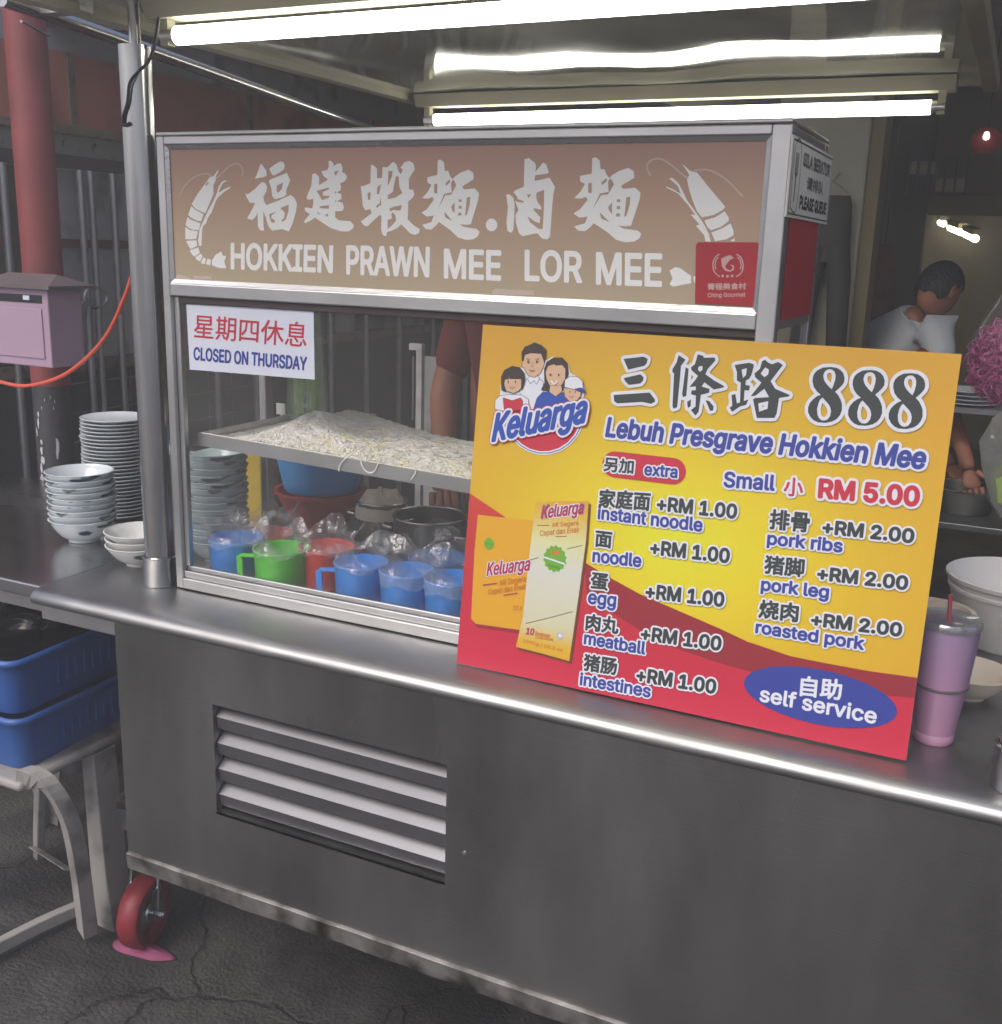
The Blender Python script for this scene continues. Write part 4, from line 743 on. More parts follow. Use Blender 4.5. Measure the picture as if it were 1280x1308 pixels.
gc = (0.1454,0.1824); sheet('seal', [burst(gc, .0185)], 'green_print', mbd, z3)
mat('green_dark', '#4c8a2c', .5)
sheet('seal_band', [[(gc[0] - .016, gc[1] + .001), (gc[0] + .016, gc[1] - .004), (gc[0] + .016, gc[1] - .0065), (gc[0] - .016, gc[1] - .0015)]], 'print_white', mbd, z3 + .0002)
text('100%', (gc[0] - .0075, gc[1] + .006), (gc[0] + .0075, gc[1] + .0055), (gc[0] - .0075, gc[1] + .0125), 'print_orange', mbd, z3 + .0002, bold=.0006)
text('HALAL', (gc[0] - .009, gc[1] - .0125), (gc[0] + .009, gc[1] - .0135), (gc[0] - .009, gc[1] - .009), 'green_dark', mbd, z3 + .0002, bold=.0003)
gc = (0.0388,0.1889); sheet('seal', [burst(gc, .0085)], 'green_print', mbd, z3)
sheet('seal_band', [[(gc[0] - .006, gc[1] + .001), (gc[0] + .006, gc[1]), (gc[0] + .006, gc[1] - .0012), (gc[0] - .006, gc[1] - .0002)]], 'green_dark', mbd, z3 + .0002)
hc = (0.1638,0.0728); sheet('mark', [ell(hc, .0048, .0048)], 'print_white', mbd, z3); sheet('mark', stroke(ell(hc, .0038, .0038) , .0007), 'indigo', mbd, z3 + .0002)

# brand logo: disc, family of four, name
zc = .0012
C0 = (0.1069,0.3908); k_ = 0.021100000000000008 / 100
sheet('logo_rim', [ell(C0, 305 * k_, 300 * k_)], 'print_white', mbd, zc); sheet('logo_rim', [ell(C0, 296 * k_, 291 * k_)], 'indigo', mbd, zc + .0002); sheet('logo_rim', [ell(C0, 290 * k_, 285 * k_)], 'print_white', mbd, zc + .0003); sheet('logo_disc', [ell(C0, 280 * k_, 275 * k_)], 'print_red', mbd, zc + .0004)
sheet('logo_top', [[(0.0372,0.3866),(0.0371,0.4244),(0.0413,0.4385),(0.0558,0.4494),(0.069,0.4484),(0.0681,0.4699),(0.079,0.4803),(0.0962,0.4804),(0.1032,0.4741),(0.1041,0.4606),(0.1145,0.4671),(0.1295,0.4653),(0.1397,0.4574),(0.1439,0.4462),(0.1568,0.4414),(0.1662,0.4306),(0.1681,0.4212),(0.1643,0.4075),(0.1049,0.3887)]], 'print_white', mbd, zc + .0006)
Z_ = [zc + .0008]
def pic(name, pts, m): Z_[0] += .00008; return sheet(name, [pts], m, mbd, Z_[0])
mat('logo_line', '#3a3434', .5)
def out(name, pts, m, g=.0007):
    Z_[0] += .00008; sheet('contour', [pts], 'logo_line', mbd, Z_[0], grow=g); return pic(name, pts, m)
# father
out('shirt', [(0.0744,0.3899),(0.0672,0.4208),(0.0791,0.4335),(0.0918,0.4364),(0.103,0.4315),(0.1045,0.416),(0.096,0.3918)], 'print_white')
out('collar', [(0.0791,0.4335),(0.084,0.4271),(0.0889,0.4323),(0.0937,0.4272),(0.0972,0.4359),(0.0915,0.4393),(0.0829,0.4387)], 'print_white')
out('face', [(0.0681,0.4582),(0.0693,0.469),(0.0798,0.4716),(0.0927,0.4724),(0.1016,0.4682),(0.103,0.4586),(0.1012,0.4507),(0.0976,0.4427),(0.0896,0.4363),(0.0797,0.4385),(0.0723,0.4477),(0.0688,0.4504)], 'skin_print')
out('hair', [(0.0681,0.4582),(0.0666,0.4698),(0.0706,0.4778),(0.0789,0.4813),(0.0851,0.4846),(0.0961,0.4814),(0.103,0.476),(0.1038,0.4683),(0.103,0.4586),(0.1003,0.4642),(0.0971,0.4708),(0.08,0.4703),(0.0712,0.4671),(0.0698,0.4583)], 'hair_print')
# mother
out('hair', [(0.102,0.4197),(0.1064,0.4298),(0.1039,0.449),(0.1068,0.4589),(0.1168,0.4658),(0.1294,0.4662),(0.138,0.4592),(0.1408,0.4459),(0.1377,0.4342),(0.1357,0.4224),(0.1296,0.42),(0.1149,0.4188)], 'hair_print')
out('dress', [(0.0928,0.3915),(0.0967,0.4076),(0.1045,0.416),(0.115,0.4178),(0.1251,0.4119),(0.1361,0.4186),(0.1441,0.4116),(0.1501,0.4043),(0.1212,0.397)], 'blue_print')
out('face', [(0.1064,0.4453),(0.1095,0.4533),(0.1176,0.4568),(0.121,0.4551),(0.1303,0.4567),(0.1361,0.4513),(0.1367,0.4379),(0.1329,0.4299),(0.124,0.4234),(0.1141,0.4275),(0.1086,0.4358)], 'skin_print')
out('neck', [(0.1152,0.4266),(0.132,0.4279),(0.1338,0.4204),(0.1251,0.4123),(0.115,0.4178)], 'skin_print', .0003)
# daughter
out('blouse', [(0.0316,0.3861),(0.0311,0.399),(0.0377,0.4056),(0.0507,0.4086),(0.0726,0.4095),(0.0829,0.4044),(0.0849,0.3948),(0.053,0.384)], 'print_white')
out('pinafore', [(0.0465,0.3874),(0.0435,0.4031),(0.0514,0.4017),(0.0581,0.4003),(0.0708,0.4054),(0.0744,0.4017),(0.0756,0.389),(0.0616,0.3868)], 'print_red')
out('face', [(0.041,0.4306),(0.0704,0.4338),(0.0724,0.4232),(0.0676,0.4159),(0.0582,0.4112),(0.048,0.4143),(0.0424,0.4218)], 'skin_print')
out('hair', [(0.0402,0.4147),(0.0379,0.4324),(0.0421,0.4426),(0.0536,0.4493),(0.0657,0.4482),(0.073,0.4409),(0.0751,0.4293),(0.0719,0.4173),(0.0707,0.425),(0.0704,0.4329),(0.0519,0.4318),(0.0507,0.4383),(0.0487,0.4312),(0.0432,0.4298),(0.0428,0.4228),(0.047,0.4129)], 'hair_print')
# son
out('face', [(0.1366,0.4244),(0.1459,0.4252),(0.1627,0.4237),(0.1625,0.416),(0.1579,0.4098),(0.1477,0.407),(0.1398,0.4131)], 'skin_print')
out('cap', [(0.1378,0.4265),(0.1375,0.4361),(0.1443,0.4418),(0.1547,0.4422),(0.1636,0.4362),(0.1655,0.4268),(0.1522,0.4247)], 'print_white')
out('cap_peak', [(0.1522,0.4247),(0.1624,0.4275),(0.1693,0.4242),(0.1682,0.4209),(0.1609,0.4216)], 'indigo', .0003)
for x, y in ((0, 0),) : pass
for P, rx in [((0.0783,0.4577),0.0015),((0.0918,0.4586),0.0015),((0.1144,0.442),0.0013),((0.127,0.4426),0.0013),((0.0497,0.4267),0.0012),((0.0611,0.428),0.0012),((0.1464,0.4204),0.001),((0.1547,0.4211),0.001)]: Z_[0] += .00001; sheet('eye', [ell(P, rx * .8, rx * 1.3)], 'logo_line', mbd, Z_[0])
for L_, w_ in [([(0.0811,0.447),(0.085,0.4447),(0.0891,0.4464)],0.0009),([(0.1167,0.4335),(0.1217,0.4294),(0.1261,0.4342)],0.0022),([(0.0523,0.42),(0.0569,0.418),(0.0611,0.4207)],0.0007),([(0.146,0.414),(0.1496,0.413),(0.1532,0.415)],0.0007),([(0.0754,0.4616),(0.0808,0.4614)],0.0008),([(0.0894,0.4616),(0.0947,0.4629)],0.0008),([(0.0851,0.4574),(0.0848,0.4515),(0.0872,0.4511)],0.0005)]: Z_[0] += .00001; sheet('mouth', stroke(L_, w_), 'print_white' if w_ > .002 else 'logo_line', mbd, Z_[0])
text('Keluarga', (0.03,0.3374), (0.1723,0.379), (0.035,0.3808), 'blue_print', mbd, zc + .0030, bold=.0020, outline=.0030, om2=('print_red', .0011))

# headline and price list
zt = .0024
sheet('lettering_outline', [[(0.22,0.4713),(0.248,0.4763),(0.2544,0.4736),(0.2533,0.4674),(0.2504,0.4641),(0.2281,0.4573)],[(0.2227,0.4455),(0.2461,0.4524),(0.2509,0.4487),(0.2509,0.4445),(0.2474,0.4401),(0.2313,0.4368),(0.2253,0.4415)],[(0.2106,0.4215),(0.2617,0.4289),(0.2701,0.4203),(0.2705,0.4172),(0.2654,0.4141),(0.2522,0.4156),(0.2173,0.4105),(0.2122,0.4132)],[(0.2967,0.4816),(0.3068,0.4762),(0.3014,0.4677),(0.3016,0.4555),(0.302,0.4128),(0.2969,0.4103),(0.2954,0.4142),(0.293,0.4569),(0.2903,0.4588),(0.2903,0.4628),(0.2947,0.4713)],[(0.3079,0.4661),(0.3122,0.4644),(0.3129,0.429),(0.309,0.4266),(0.3069,0.4305)],[(0.3226,0.4843),(0.33,0.4828),(0.3313,0.4803),(0.3456,0.4818),(0.347,0.4779),(0.338,0.4663),(0.3357,0.4591),(0.3478,0.452),(0.3607,0.4464),(0.363,0.4442),(0.3491,0.4401),(0.3354,0.4484),(0.3323,0.4427),(0.3429,0.4406),(0.3435,0.4356),(0.3325,0.4316),(0.3318,0.4093),(0.3282,0.4039),(0.3212,0.4104),(0.3269,0.416),(0.3258,0.4301),(0.3189,0.4315),(0.3194,0.4366),(0.3246,0.4371),(0.3245,0.4421),(0.3158,0.4408),(0.3231,0.4511),(0.3257,0.4563),(0.3166,0.4627),(0.3151,0.4667),(0.3199,0.471),(0.3213,0.4772)],[(0.3148,0.421),(0.3197,0.4245),(0.3203,0.4154),(0.3167,0.413)],[(0.3394,0.4252),(0.3447,0.4246),(0.3511,0.4181),(0.3511,0.413),(0.3471,0.4117)],[(0.3729,0.4738),(0.3915,0.4781),(0.3976,0.4765),(0.3979,0.4736),(0.3962,0.4626),(0.3938,0.4575),(0.39,0.4552),(0.3897,0.4493),(0.3958,0.4488),(0.3954,0.4428),(0.3895,0.4423),(0.39,0.4285),(0.3958,0.4309),(0.3936,0.4238),(0.3858,0.4211),(0.3766,0.4133),(0.3724,0.418),(0.3757,0.4213),(0.3732,0.435),(0.3781,0.4364),(0.3814,0.4247),(0.3853,0.4261),(0.3834,0.4518),(0.3781,0.4543),(0.3769,0.4652)],[(0.408,0.4812),(0.4116,0.4834),(0.416,0.4798),(0.4211,0.4782),(0.4285,0.4816),(0.4347,0.4782),(0.4216,0.4567),(0.4285,0.4475),(0.4477,0.4412),(0.4469,0.4392),(0.4347,0.4362),(0.434,0.4165),(0.4318,0.4104),(0.4093,0.4083),(0.4017,0.4315),(0.4044,0.4337),(0.4219,0.4361),(0.4149,0.4464),(0.4041,0.4366),(0.3982,0.4355),(0.4101,0.4538),(0.4014,0.4601),(0.3999,0.4649),(0.4061,0.4712)],[(0.4739,0.4603),(0.4737,0.4658),(0.4751,0.4708),(0.4783,0.4747),(0.4846,0.4786),(0.4946,0.48),(0.5014,0.4794),(0.5063,0.4771),(0.5101,0.4734),(0.5124,0.4674),(0.5123,0.4619),(0.5103,0.4583),(0.5065,0.4535),(0.5029,0.4499),(0.5074,0.4457),(0.5107,0.4405),(0.5129,0.4358),(0.5138,0.4277),(0.5123,0.4213),(0.5089,0.4162),(0.504,0.4127),(0.4961,0.4101),(0.4867,0.4099),(0.481,0.4119),(0.4764,0.4159),(0.473,0.4212),(0.4723,0.4274),(0.4737,0.4331),(0.4772,0.4383),(0.4815,0.4422),(0.486,0.4446),(0.4808,0.4483),(0.4763,0.4535)],[(0.5228,0.4604),(0.5226,0.4658),(0.5239,0.4707),(0.527,0.4746),(0.5331,0.4785),(0.5428,0.4798),(0.5494,0.4792),(0.5542,0.4769),(0.5578,0.4733),(0.5601,0.4674),(0.56,0.462),(0.5581,0.4584),(0.5544,0.4537),(0.551,0.4501),(0.5554,0.446),(0.5586,0.4409),(0.5607,0.4363),(0.5617,0.4283),(0.5602,0.422),(0.557,0.417),(0.5522,0.4135),(0.5446,0.411),(0.5354,0.4108),(0.5299,0.4128),(0.5254,0.4167),(0.5221,0.4219),(0.5214,0.4281),(0.5227,0.4337),(0.5261,0.4388),(0.5303,0.4426),(0.5346,0.445),(0.5295,0.4486),(0.5252,0.4538)],[(0.5708,0.4603),(0.5705,0.4656),(0.5718,0.4704),(0.5748,0.4743),(0.5807,0.4781),(0.59,0.4794),(0.5964,0.4788),(0.6011,0.4765),(0.6047,0.473),(0.6069,0.4672),(0.6068,0.4618),(0.605,0.4584),(0.6014,0.4537),(0.5981,0.4502),(0.6024,0.4461),(0.6055,0.4411),(0.6076,0.4366),(0.6086,0.4286),(0.6072,0.4225),(0.6041,0.4175),(0.5994,0.4141),(0.5921,0.4116),(0.5832,0.4114),(0.5778,0.4134),(0.5735,0.4173),(0.5703,0.4224),(0.5695,0.4284),(0.5708,0.434),(0.574,0.439),(0.5781,0.4427),(0.5822,0.4451),(0.5773,0.4487),(0.5731,0.4537)]], 'print_white', mbd, zt - .0003, [[(0.3254,0.4684),(0.3304,0.4698),(0.331,0.4648),(0.3282,0.4616),(0.3248,0.4643)],[(0.3825,0.4685),(0.3893,0.471),(0.3893,0.4621),(0.3857,0.4579)],[(0.4078,0.4655),(0.4127,0.4737),(0.4179,0.4711),(0.4176,0.4652),(0.4132,0.461)],[(0.4091,0.4271),(0.4215,0.4312),(0.4217,0.4213),(0.4113,0.4165)],[(0.4863,0.4682),(0.4871,0.473),(0.4897,0.476),(0.4929,0.4772),(0.4963,0.4769),(0.4996,0.474),(0.5012,0.47),(0.5013,0.4645),(0.5001,0.4582),(0.4985,0.4526),(0.4945,0.4557),(0.4902,0.4599),(0.4878,0.4634)],[(0.4884,0.4414),(0.4922,0.4379),(0.4967,0.4338),(0.4995,0.4298),(0.501,0.4251),(0.5005,0.4189),(0.4977,0.4144),(0.4945,0.4129),(0.4904,0.4129),(0.4871,0.4155),(0.4848,0.4195),(0.4836,0.4264),(0.4845,0.4341),(0.486,0.4384)],[(0.5348,0.4681),(0.5355,0.4729),(0.538,0.4758),(0.5412,0.477),(0.5445,0.4767),(0.5477,0.4739),(0.5492,0.4699),(0.5493,0.4645),(0.5483,0.4583),(0.5467,0.4528),(0.5428,0.4559),(0.5387,0.46),(0.5363,0.4635)],[(0.5369,0.4418),(0.5406,0.4384),(0.5451,0.4343),(0.5478,0.4304),(0.5492,0.4258),(0.5488,0.4196),(0.5461,0.4152),(0.543,0.4137),(0.539,0.4138),(0.5358,0.4163),(0.5336,0.4202),(0.5324,0.427),(0.5332,0.4346),(0.5347,0.4388)],[(0.5823,0.4679),(0.583,0.4726),(0.5855,0.4755),(0.5885,0.4766),(0.5917,0.4764),(0.5948,0.4735),(0.5963,0.4696),(0.5965,0.4643),(0.5955,0.4582),(0.594,0.4528),(0.5902,0.4558),(0.5861,0.4599),(0.5838,0.4633)],[(0.5845,0.4419),(0.5881,0.4386),(0.5925,0.4346),(0.5951,0.4308),(0.5965,0.4262),(0.5962,0.4201),(0.5935,0.4158),(0.5905,0.4143),(0.5867,0.4144),(0.5836,0.4169),(0.5814,0.4207),(0.5802,0.4274),(0.581,0.4349),(0.5824,0.439)]], grow=.0044)
sheet('lettering', [[(0.22,0.4713),(0.248,0.4763),(0.2544,0.4736),(0.2533,0.4674),(0.2504,0.4641),(0.2281,0.4573)],[(0.2227,0.4455),(0.2461,0.4524),(0.2509,0.4487),(0.2509,0.4445),(0.2474,0.4401),(0.2313,0.4368),(0.2253,0.4415)],[(0.2106,0.4215),(0.2617,0.4289),(0.2701,0.4203),(0.2705,0.4172),(0.2654,0.4141),(0.2522,0.4156),(0.2173,0.4105),(0.2122,0.4132)],[(0.2967,0.4816),(0.3068,0.4762),(0.3014,0.4677),(0.3016,0.4555),(0.302,0.4128),(0.2969,0.4103),(0.2954,0.4142),(0.293,0.4569),(0.2903,0.4588),(0.2903,0.4628),(0.2947,0.4713)],[(0.3079,0.4661),(0.3122,0.4644),(0.3129,0.429),(0.309,0.4266),(0.3069,0.4305)],[(0.3226,0.4843),(0.33,0.4828),(0.3313,0.4803),(0.3456,0.4818),(0.347,0.4779),(0.338,0.4663),(0.3357,0.4591),(0.3478,0.452),(0.3607,0.4464),(0.363,0.4442),(0.3491,0.4401),(0.3354,0.4484),(0.3323,0.4427),(0.3429,0.4406),(0.3435,0.4356),(0.3325,0.4316),(0.3318,0.4093),(0.3282,0.4039),(0.3212,0.4104),(0.3269,0.416),(0.3258,0.4301),(0.3189,0.4315),(0.3194,0.4366),(0.3246,0.4371),(0.3245,0.4421),(0.3158,0.4408),(0.3231,0.4511),(0.3257,0.4563),(0.3166,0.4627),(0.3151,0.4667),(0.3199,0.471),(0.3213,0.4772)],[(0.3148,0.421),(0.3197,0.4245),(0.3203,0.4154),(0.3167,0.413)],[(0.3394,0.4252),(0.3447,0.4246),(0.3511,0.4181),(0.3511,0.413),(0.3471,0.4117)],[(0.3729,0.4738),(0.3915,0.4781),(0.3976,0.4765),(0.3979,0.4736),(0.3962,0.4626),(0.3938,0.4575),(0.39,0.4552),(0.3897,0.4493),(0.3958,0.4488),(0.3954,0.4428),(0.3895,0.4423),(0.39,0.4285),(0.3958,0.4309),(0.3936,0.4238),(0.3858,0.4211),(0.3766,0.4133),(0.3724,0.418),(0.3757,0.4213),(0.3732,0.435),(0.3781,0.4364),(0.3814,0.4247),(0.3853,0.4261),(0.3834,0.4518),(0.3781,0.4543),(0.3769,0.4652)],[(0.408,0.4812),(0.4116,0.4834),(0.416,0.4798),(0.4211,0.4782),(0.4285,0.4816),(0.4347,0.4782),(0.4216,0.4567),(0.4285,0.4475),(0.4477,0.4412),(0.4469,0.4392),(0.4347,0.4362),(0.434,0.4165),(0.4318,0.4104),(0.4093,0.4083),(0.4017,0.4315),(0.4044,0.4337),(0.4219,0.4361),(0.4149,0.4464),(0.4041,0.4366),(0.3982,0.4355),(0.4101,0.4538),(0.4014,0.4601),(0.3999,0.4649),(0.4061,0.4712)],[(0.4739,0.4603),(0.4737,0.4658),(0.4751,0.4708),(0.4783,0.4747),(0.4846,0.4786),(0.4946,0.48),(0.5014,0.4794),(0.5063,0.4771),(0.5101,0.4734),(0.5124,0.4674),(0.5123,0.4619),(0.5103,0.4583),(0.5065,0.4535),(0.5029,0.4499),(0.5074,0.4457),(0.5107,0.4405),(0.5129,0.4358),(0.5138,0.4277),(0.5123,0.4213),(0.5089,0.4162),(0.504,0.4127),(0.4961,0.4101),(0.4867,0.4099),(0.481,0.4119),(0.4764,0.4159),(0.473,0.4212),(0.4723,0.4274),(0.4737,0.4331),(0.4772,0.4383),(0.4815,0.4422),(0.486,0.4446),(0.4808,0.4483),(0.4763,0.4535)],[(0.5228,0.4604),(0.5226,0.4658),(0.5239,0.4707),(0.527,0.4746),(0.5331,0.4785),(0.5428,0.4798),(0.5494,0.4792),(0.5542,0.4769),(0.5578,0.4733),(0.5601,0.4674),(0.56,0.462),(0.5581,0.4584),(0.5544,0.4537),(0.551,0.4501),(0.5554,0.446),(0.5586,0.4409),(0.5607,0.4363),(0.5617,0.4283),(0.5602,0.422),(0.557,0.417),(0.5522,0.4135),(0.5446,0.411),(0.5354,0.4108),(0.5299,0.4128),(0.5254,0.4167),(0.5221,0.4219),(0.5214,0.4281),(0.5227,0.4337),(0.5261,0.4388),(0.5303,0.4426),(0.5346,0.445),(0.5295,0.4486),(0.5252,0.4538)],[(0.5708,0.4603),(0.5705,0.4656),(0.5718,0.4704),(0.5748,0.4743),(0.5807,0.4781),(0.59,0.4794),(0.5964,0.4788),(0.6011,0.4765),(0.6047,0.473),(0.6069,0.4672),(0.6068,0.4618),(0.605,0.4584),(0.6014,0.4537),(0.5981,0.4502),(0.6024,0.4461),(0.6055,0.4411),(0.6076,0.4366),(0.6086,0.4286),(0.6072,0.4225),(0.6041,0.4175),(0.5994,0.4141),(0.5921,0.4116),(0.5832,0.4114),(0.5778,0.4134),(0.5735,0.4173),(0.5703,0.4224),(0.5695,0.4284),(0.5708,0.434),(0.574,0.439),(0.5781,0.4427),(0.5822,0.4451),(0.5773,0.4487),(0.5731,0.4537)]], 'print_black', mbd, zt, [[(0.3254,0.4684),(0.3304,0.4698),(0.331,0.4648),(0.3282,0.4616),(0.3248,0.4643)],[(0.3825,0.4685),(0.3893,0.471),(0.3893,0.4621),(0.3857,0.4579)],[(0.4078,0.4655),(0.4127,0.4737),(0.4179,0.4711),(0.4176,0.4652),(0.4132,0.461)],[(0.4091,0.4271),(0.4215,0.4312),(0.4217,0.4213),(0.4113,0.4165)],[(0.4863,0.4682),(0.4871,0.473),(0.4897,0.476),(0.4929,0.4772),(0.4963,0.4769),(0.4996,0.474),(0.5012,0.47),(0.5013,0.4645),(0.5001,0.4582),(0.4985,0.4526),(0.4945,0.4557),(0.4902,0.4599),(0.4878,0.4634)],[(0.4884,0.4414),(0.4922,0.4379),(0.4967,0.4338),(0.4995,0.4298),(0.501,0.4251),(0.5005,0.4189),(0.4977,0.4144),(0.4945,0.4129),(0.4904,0.4129),(0.4871,0.4155),(0.4848,0.4195),(0.4836,0.4264),(0.4845,0.4341),(0.486,0.4384)],[(0.5348,0.4681),(0.5355,0.4729),(0.538,0.4758),(0.5412,0.477),(0.5445,0.4767),(0.5477,0.4739),(0.5492,0.4699),(0.5493,0.4645),(0.5483,0.4583),(0.5467,0.4528),(0.5428,0.4559),(0.5387,0.46),(0.5363,0.4635)],[(0.5369,0.4418),(0.5406,0.4384),(0.5451,0.4343),(0.5478,0.4304),(0.5492,0.4258),(0.5488,0.4196),(0.5461,0.4152),(0.543,0.4137),(0.539,0.4138),(0.5358,0.4163),(0.5336,0.4202),(0.5324,0.427),(0.5332,0.4346),(0.5347,0.4388)],[(0.5823,0.4679),(0.583,0.4726),(0.5855,0.4755),(0.5885,0.4766),(0.5917,0.4764),(0.5948,0.4735),(0.5963,0.4696),(0.5965,0.4643),(0.5955,0.4582),(0.594,0.4528),(0.5902,0.4558),(0.5861,0.4599),(0.5838,0.4633)],[(0.5845,0.4419),(0.5881,0.4386),(0.5925,0.4346),(0.5951,0.4308),(0.5965,0.4262),(0.5962,0.4201),(0.5935,0.4158),(0.5905,0.4143),(0.5867,0.4144),(0.5836,0.4169),(0.5814,0.4207),(0.5802,0.4274),(0.581,0.4349),(0.5824,0.439)]])
pa, pb, pc = (0.2086,0.3089), (0.3156,0.3087), (0.205,0.3446)
rp = (pc[1] - pa[1]) / 2; cy_ = (pa[1] + pc[1]) / 2; x0, x1 = pa[0] + rp * .7, pb[0] - rp * .6
pill = [(x0 + rp * math.cos(t), cy_ + rp * math.sin(t)) for t in [PI / 2 + PI * k / 10 for k in range(11)]] + [(x1 + rp * math.cos(t), cy_ + rp * math.sin(t)) for t in [-PI / 2 + PI * k / 10 for k in range(11)]]
sheet('pill', [pill], 'print_red', mbd, .0014)
e0, e1, e2, e3 = (0.4315,0.0576), (0.6247,0.0578), (0.5033,0.095), (0.56,0.0227)
sheet('oval', [ell(((e0[0] + e1[0]) / 2, (e2[1] + e3[1]) / 2), (e1[0] - e0[0]) / 2, (e2[1] - e3[1]) / 2, 0, 40)], 'indigo', mbd, .0014)
for s, a, b, c, bo_, ol, m in [('Lebuh Presgrave Hokkien Mee', (0.2034,0.3628),(0.6183,0.3645),(0.206,0.391),0.0015,0.0034,'indigo'),('另加', (0.2059,0.3153),(0.2498,0.3161),(0.2057,0.3358),0.0007,0.0022,'print_black'),('extra', (0.2652,0.3166),(0.3122,0.318),(0.2647,0.3338),0.0008,0.002,'indigo'),('Small', (0.3755,0.3136),(0.4428,0.3166),(0.3748,0.3347),0.001,0.003,'indigo'),('小', (0.4543,0.312),(0.4791,0.3131),(0.4531,0.3365),0.0006,0.003,'print_red'),('RM 5.00', (0.4973,0.3142),(0.6184,0.3185),(0.4962,0.34),0.0018,0.0034,'print_red'),('家庭面', (0.2037,0.2641),(0.2784,0.2687),(0.2033,0.2908),0.0009,0.0024,'print_black'),('+RM 1.00', (0.2878,0.2708),(0.3978,0.2738),(0.2874,0.291),0.0012,0.0026,'print_black'),('instant noodle', (0.2039,0.2477),(0.3541,0.2505),(0.2034,0.2666),0.0009,0.0024,'indigo'),('面', (0.2037,0.2085),(0.2288,0.2091),(0.2032,0.2319),0.0009,0.0024,'print_black'),('+RM 1.00', (0.2846,0.2097),(0.3947,0.2138),(0.2842,0.2301),0.0012,0.0026,'print_black'),('noodle', (0.2022,0.1864),(0.2743,0.1897),(0.2017,0.2055),0.0009,0.0024,'indigo'),('蛋', (0.2028,0.1477),(0.2294,0.1491),(0.2022,0.1723),0.0009,0.0024,'print_black'),('+RM 1.00', (0.2844,0.1482),(0.3939,0.1542),(0.284,0.1689),0.0012,0.0026,'print_black'),('egg', (0.2012,0.1262),(0.2434,0.1282),(0.2011,0.1466),0.0009,0.0024,'indigo'),('肉丸', (0.2013,0.0876),(0.2509,0.0904),(0.2012,0.1125),0.0009,0.0024,'print_black'),('+RM 1.00', (0.2835,0.0886),(0.3963,0.0945),(0.2836,0.1091),0.0012,0.0026,'print_black'),('meatball', (0.201,0.0674),(0.2926,0.0694),(0.201,0.0862),0.0009,0.0024,'indigo'),('猪肠', (0.2039,0.0289),(0.2545,0.0319),(0.2032,0.0544),0.0009,0.0024,'print_black'),('+RM 1.00', (0.2833,0.0294),(0.3958,0.0345),(0.2834,0.0501),0.0012,0.0026,'print_black'),('intestines', (0.2004,0.0069),(0.3063,0.0104),(0.2004,0.0259),0.0009,0.0024,'indigo'),('排骨', (0.4409,0.2663),(0.4919,0.2687),(0.4402,0.2932),0.0009,0.0024,'print_black'),('+RM 2.00', (0.5078,0.2701),(0.6177,0.273),(0.5075,0.2886),0.0012,0.0026,'print_black'),('pork ribs', (0.4405,0.246),(0.5356,0.2493),(0.4401,0.2634),0.0009,0.0024,'indigo'),('猪脚', (0.4409,0.2074),(0.4922,0.2103),(0.44,0.2326),0.0009,0.0024,'print_black'),('+RM 2.00', (0.5084,0.2101),(0.6179,0.2142),(0.5081,0.2284),0.0012,0.0026,'print_black'),('pork leg', (0.4395,0.1847),(0.5259,0.1882),(0.4391,0.2022),0.0009,0.0024,'indigo'),('烧肉', (0.4404,0.1478),(0.4917,0.1508),(0.4396,0.1732),0.0009,0.0024,'print_black'),('+RM 2.00', (0.5078,0.1496),(0.6181,0.1551),(0.5076,0.1678),0.0012,0.0026,'print_black'),('roasted pork', (0.4387,0.1272),(0.5761,0.1302),(0.4384,0.1445),0.0009,0.0024,'indigo'),('自助', (0.5048,0.055),(0.5567,0.0599),(0.5039,0.0828),0.0008,0,'print_white'),('self service', (0.4542,0.0372),(0.602,0.0387),(0.4542,0.0582),0.0008,0,'print_white')]:
    text(s, a, b, c, m, mbd, zt if m != 'print_white' else .0018, bold=bo_, outline=ol)
# keep each line of the table level with its neighbours

# ================================================================ CROCKERY
ZC = .8502
def bowl_profile(R, h, foot, th=.0028):
    o = [(0, .004), (foot * .9, .004), (foot * .92, 0), (foot, 0), (foot * 1.02, .006)]
    o += [(foot * 1.02 + (R - foot * 1.02) * (t ** .72), .006 + (h - .006) * t ** 1.25) for t in (.15, .3, .5, .7, .85, .95)] + [(R, h), (R + .001, h + .0008), (R - .0015, h + .0016), (R - th - .001, h - .002)]
    o += [(max(.004, (foot * .95 + (R - foot) * (t ** .72)) - th), .006 + th + (h - .006) * t ** 1.25) for t in (.85, .6, .35, .12)] + [(0, .008)]
    return o
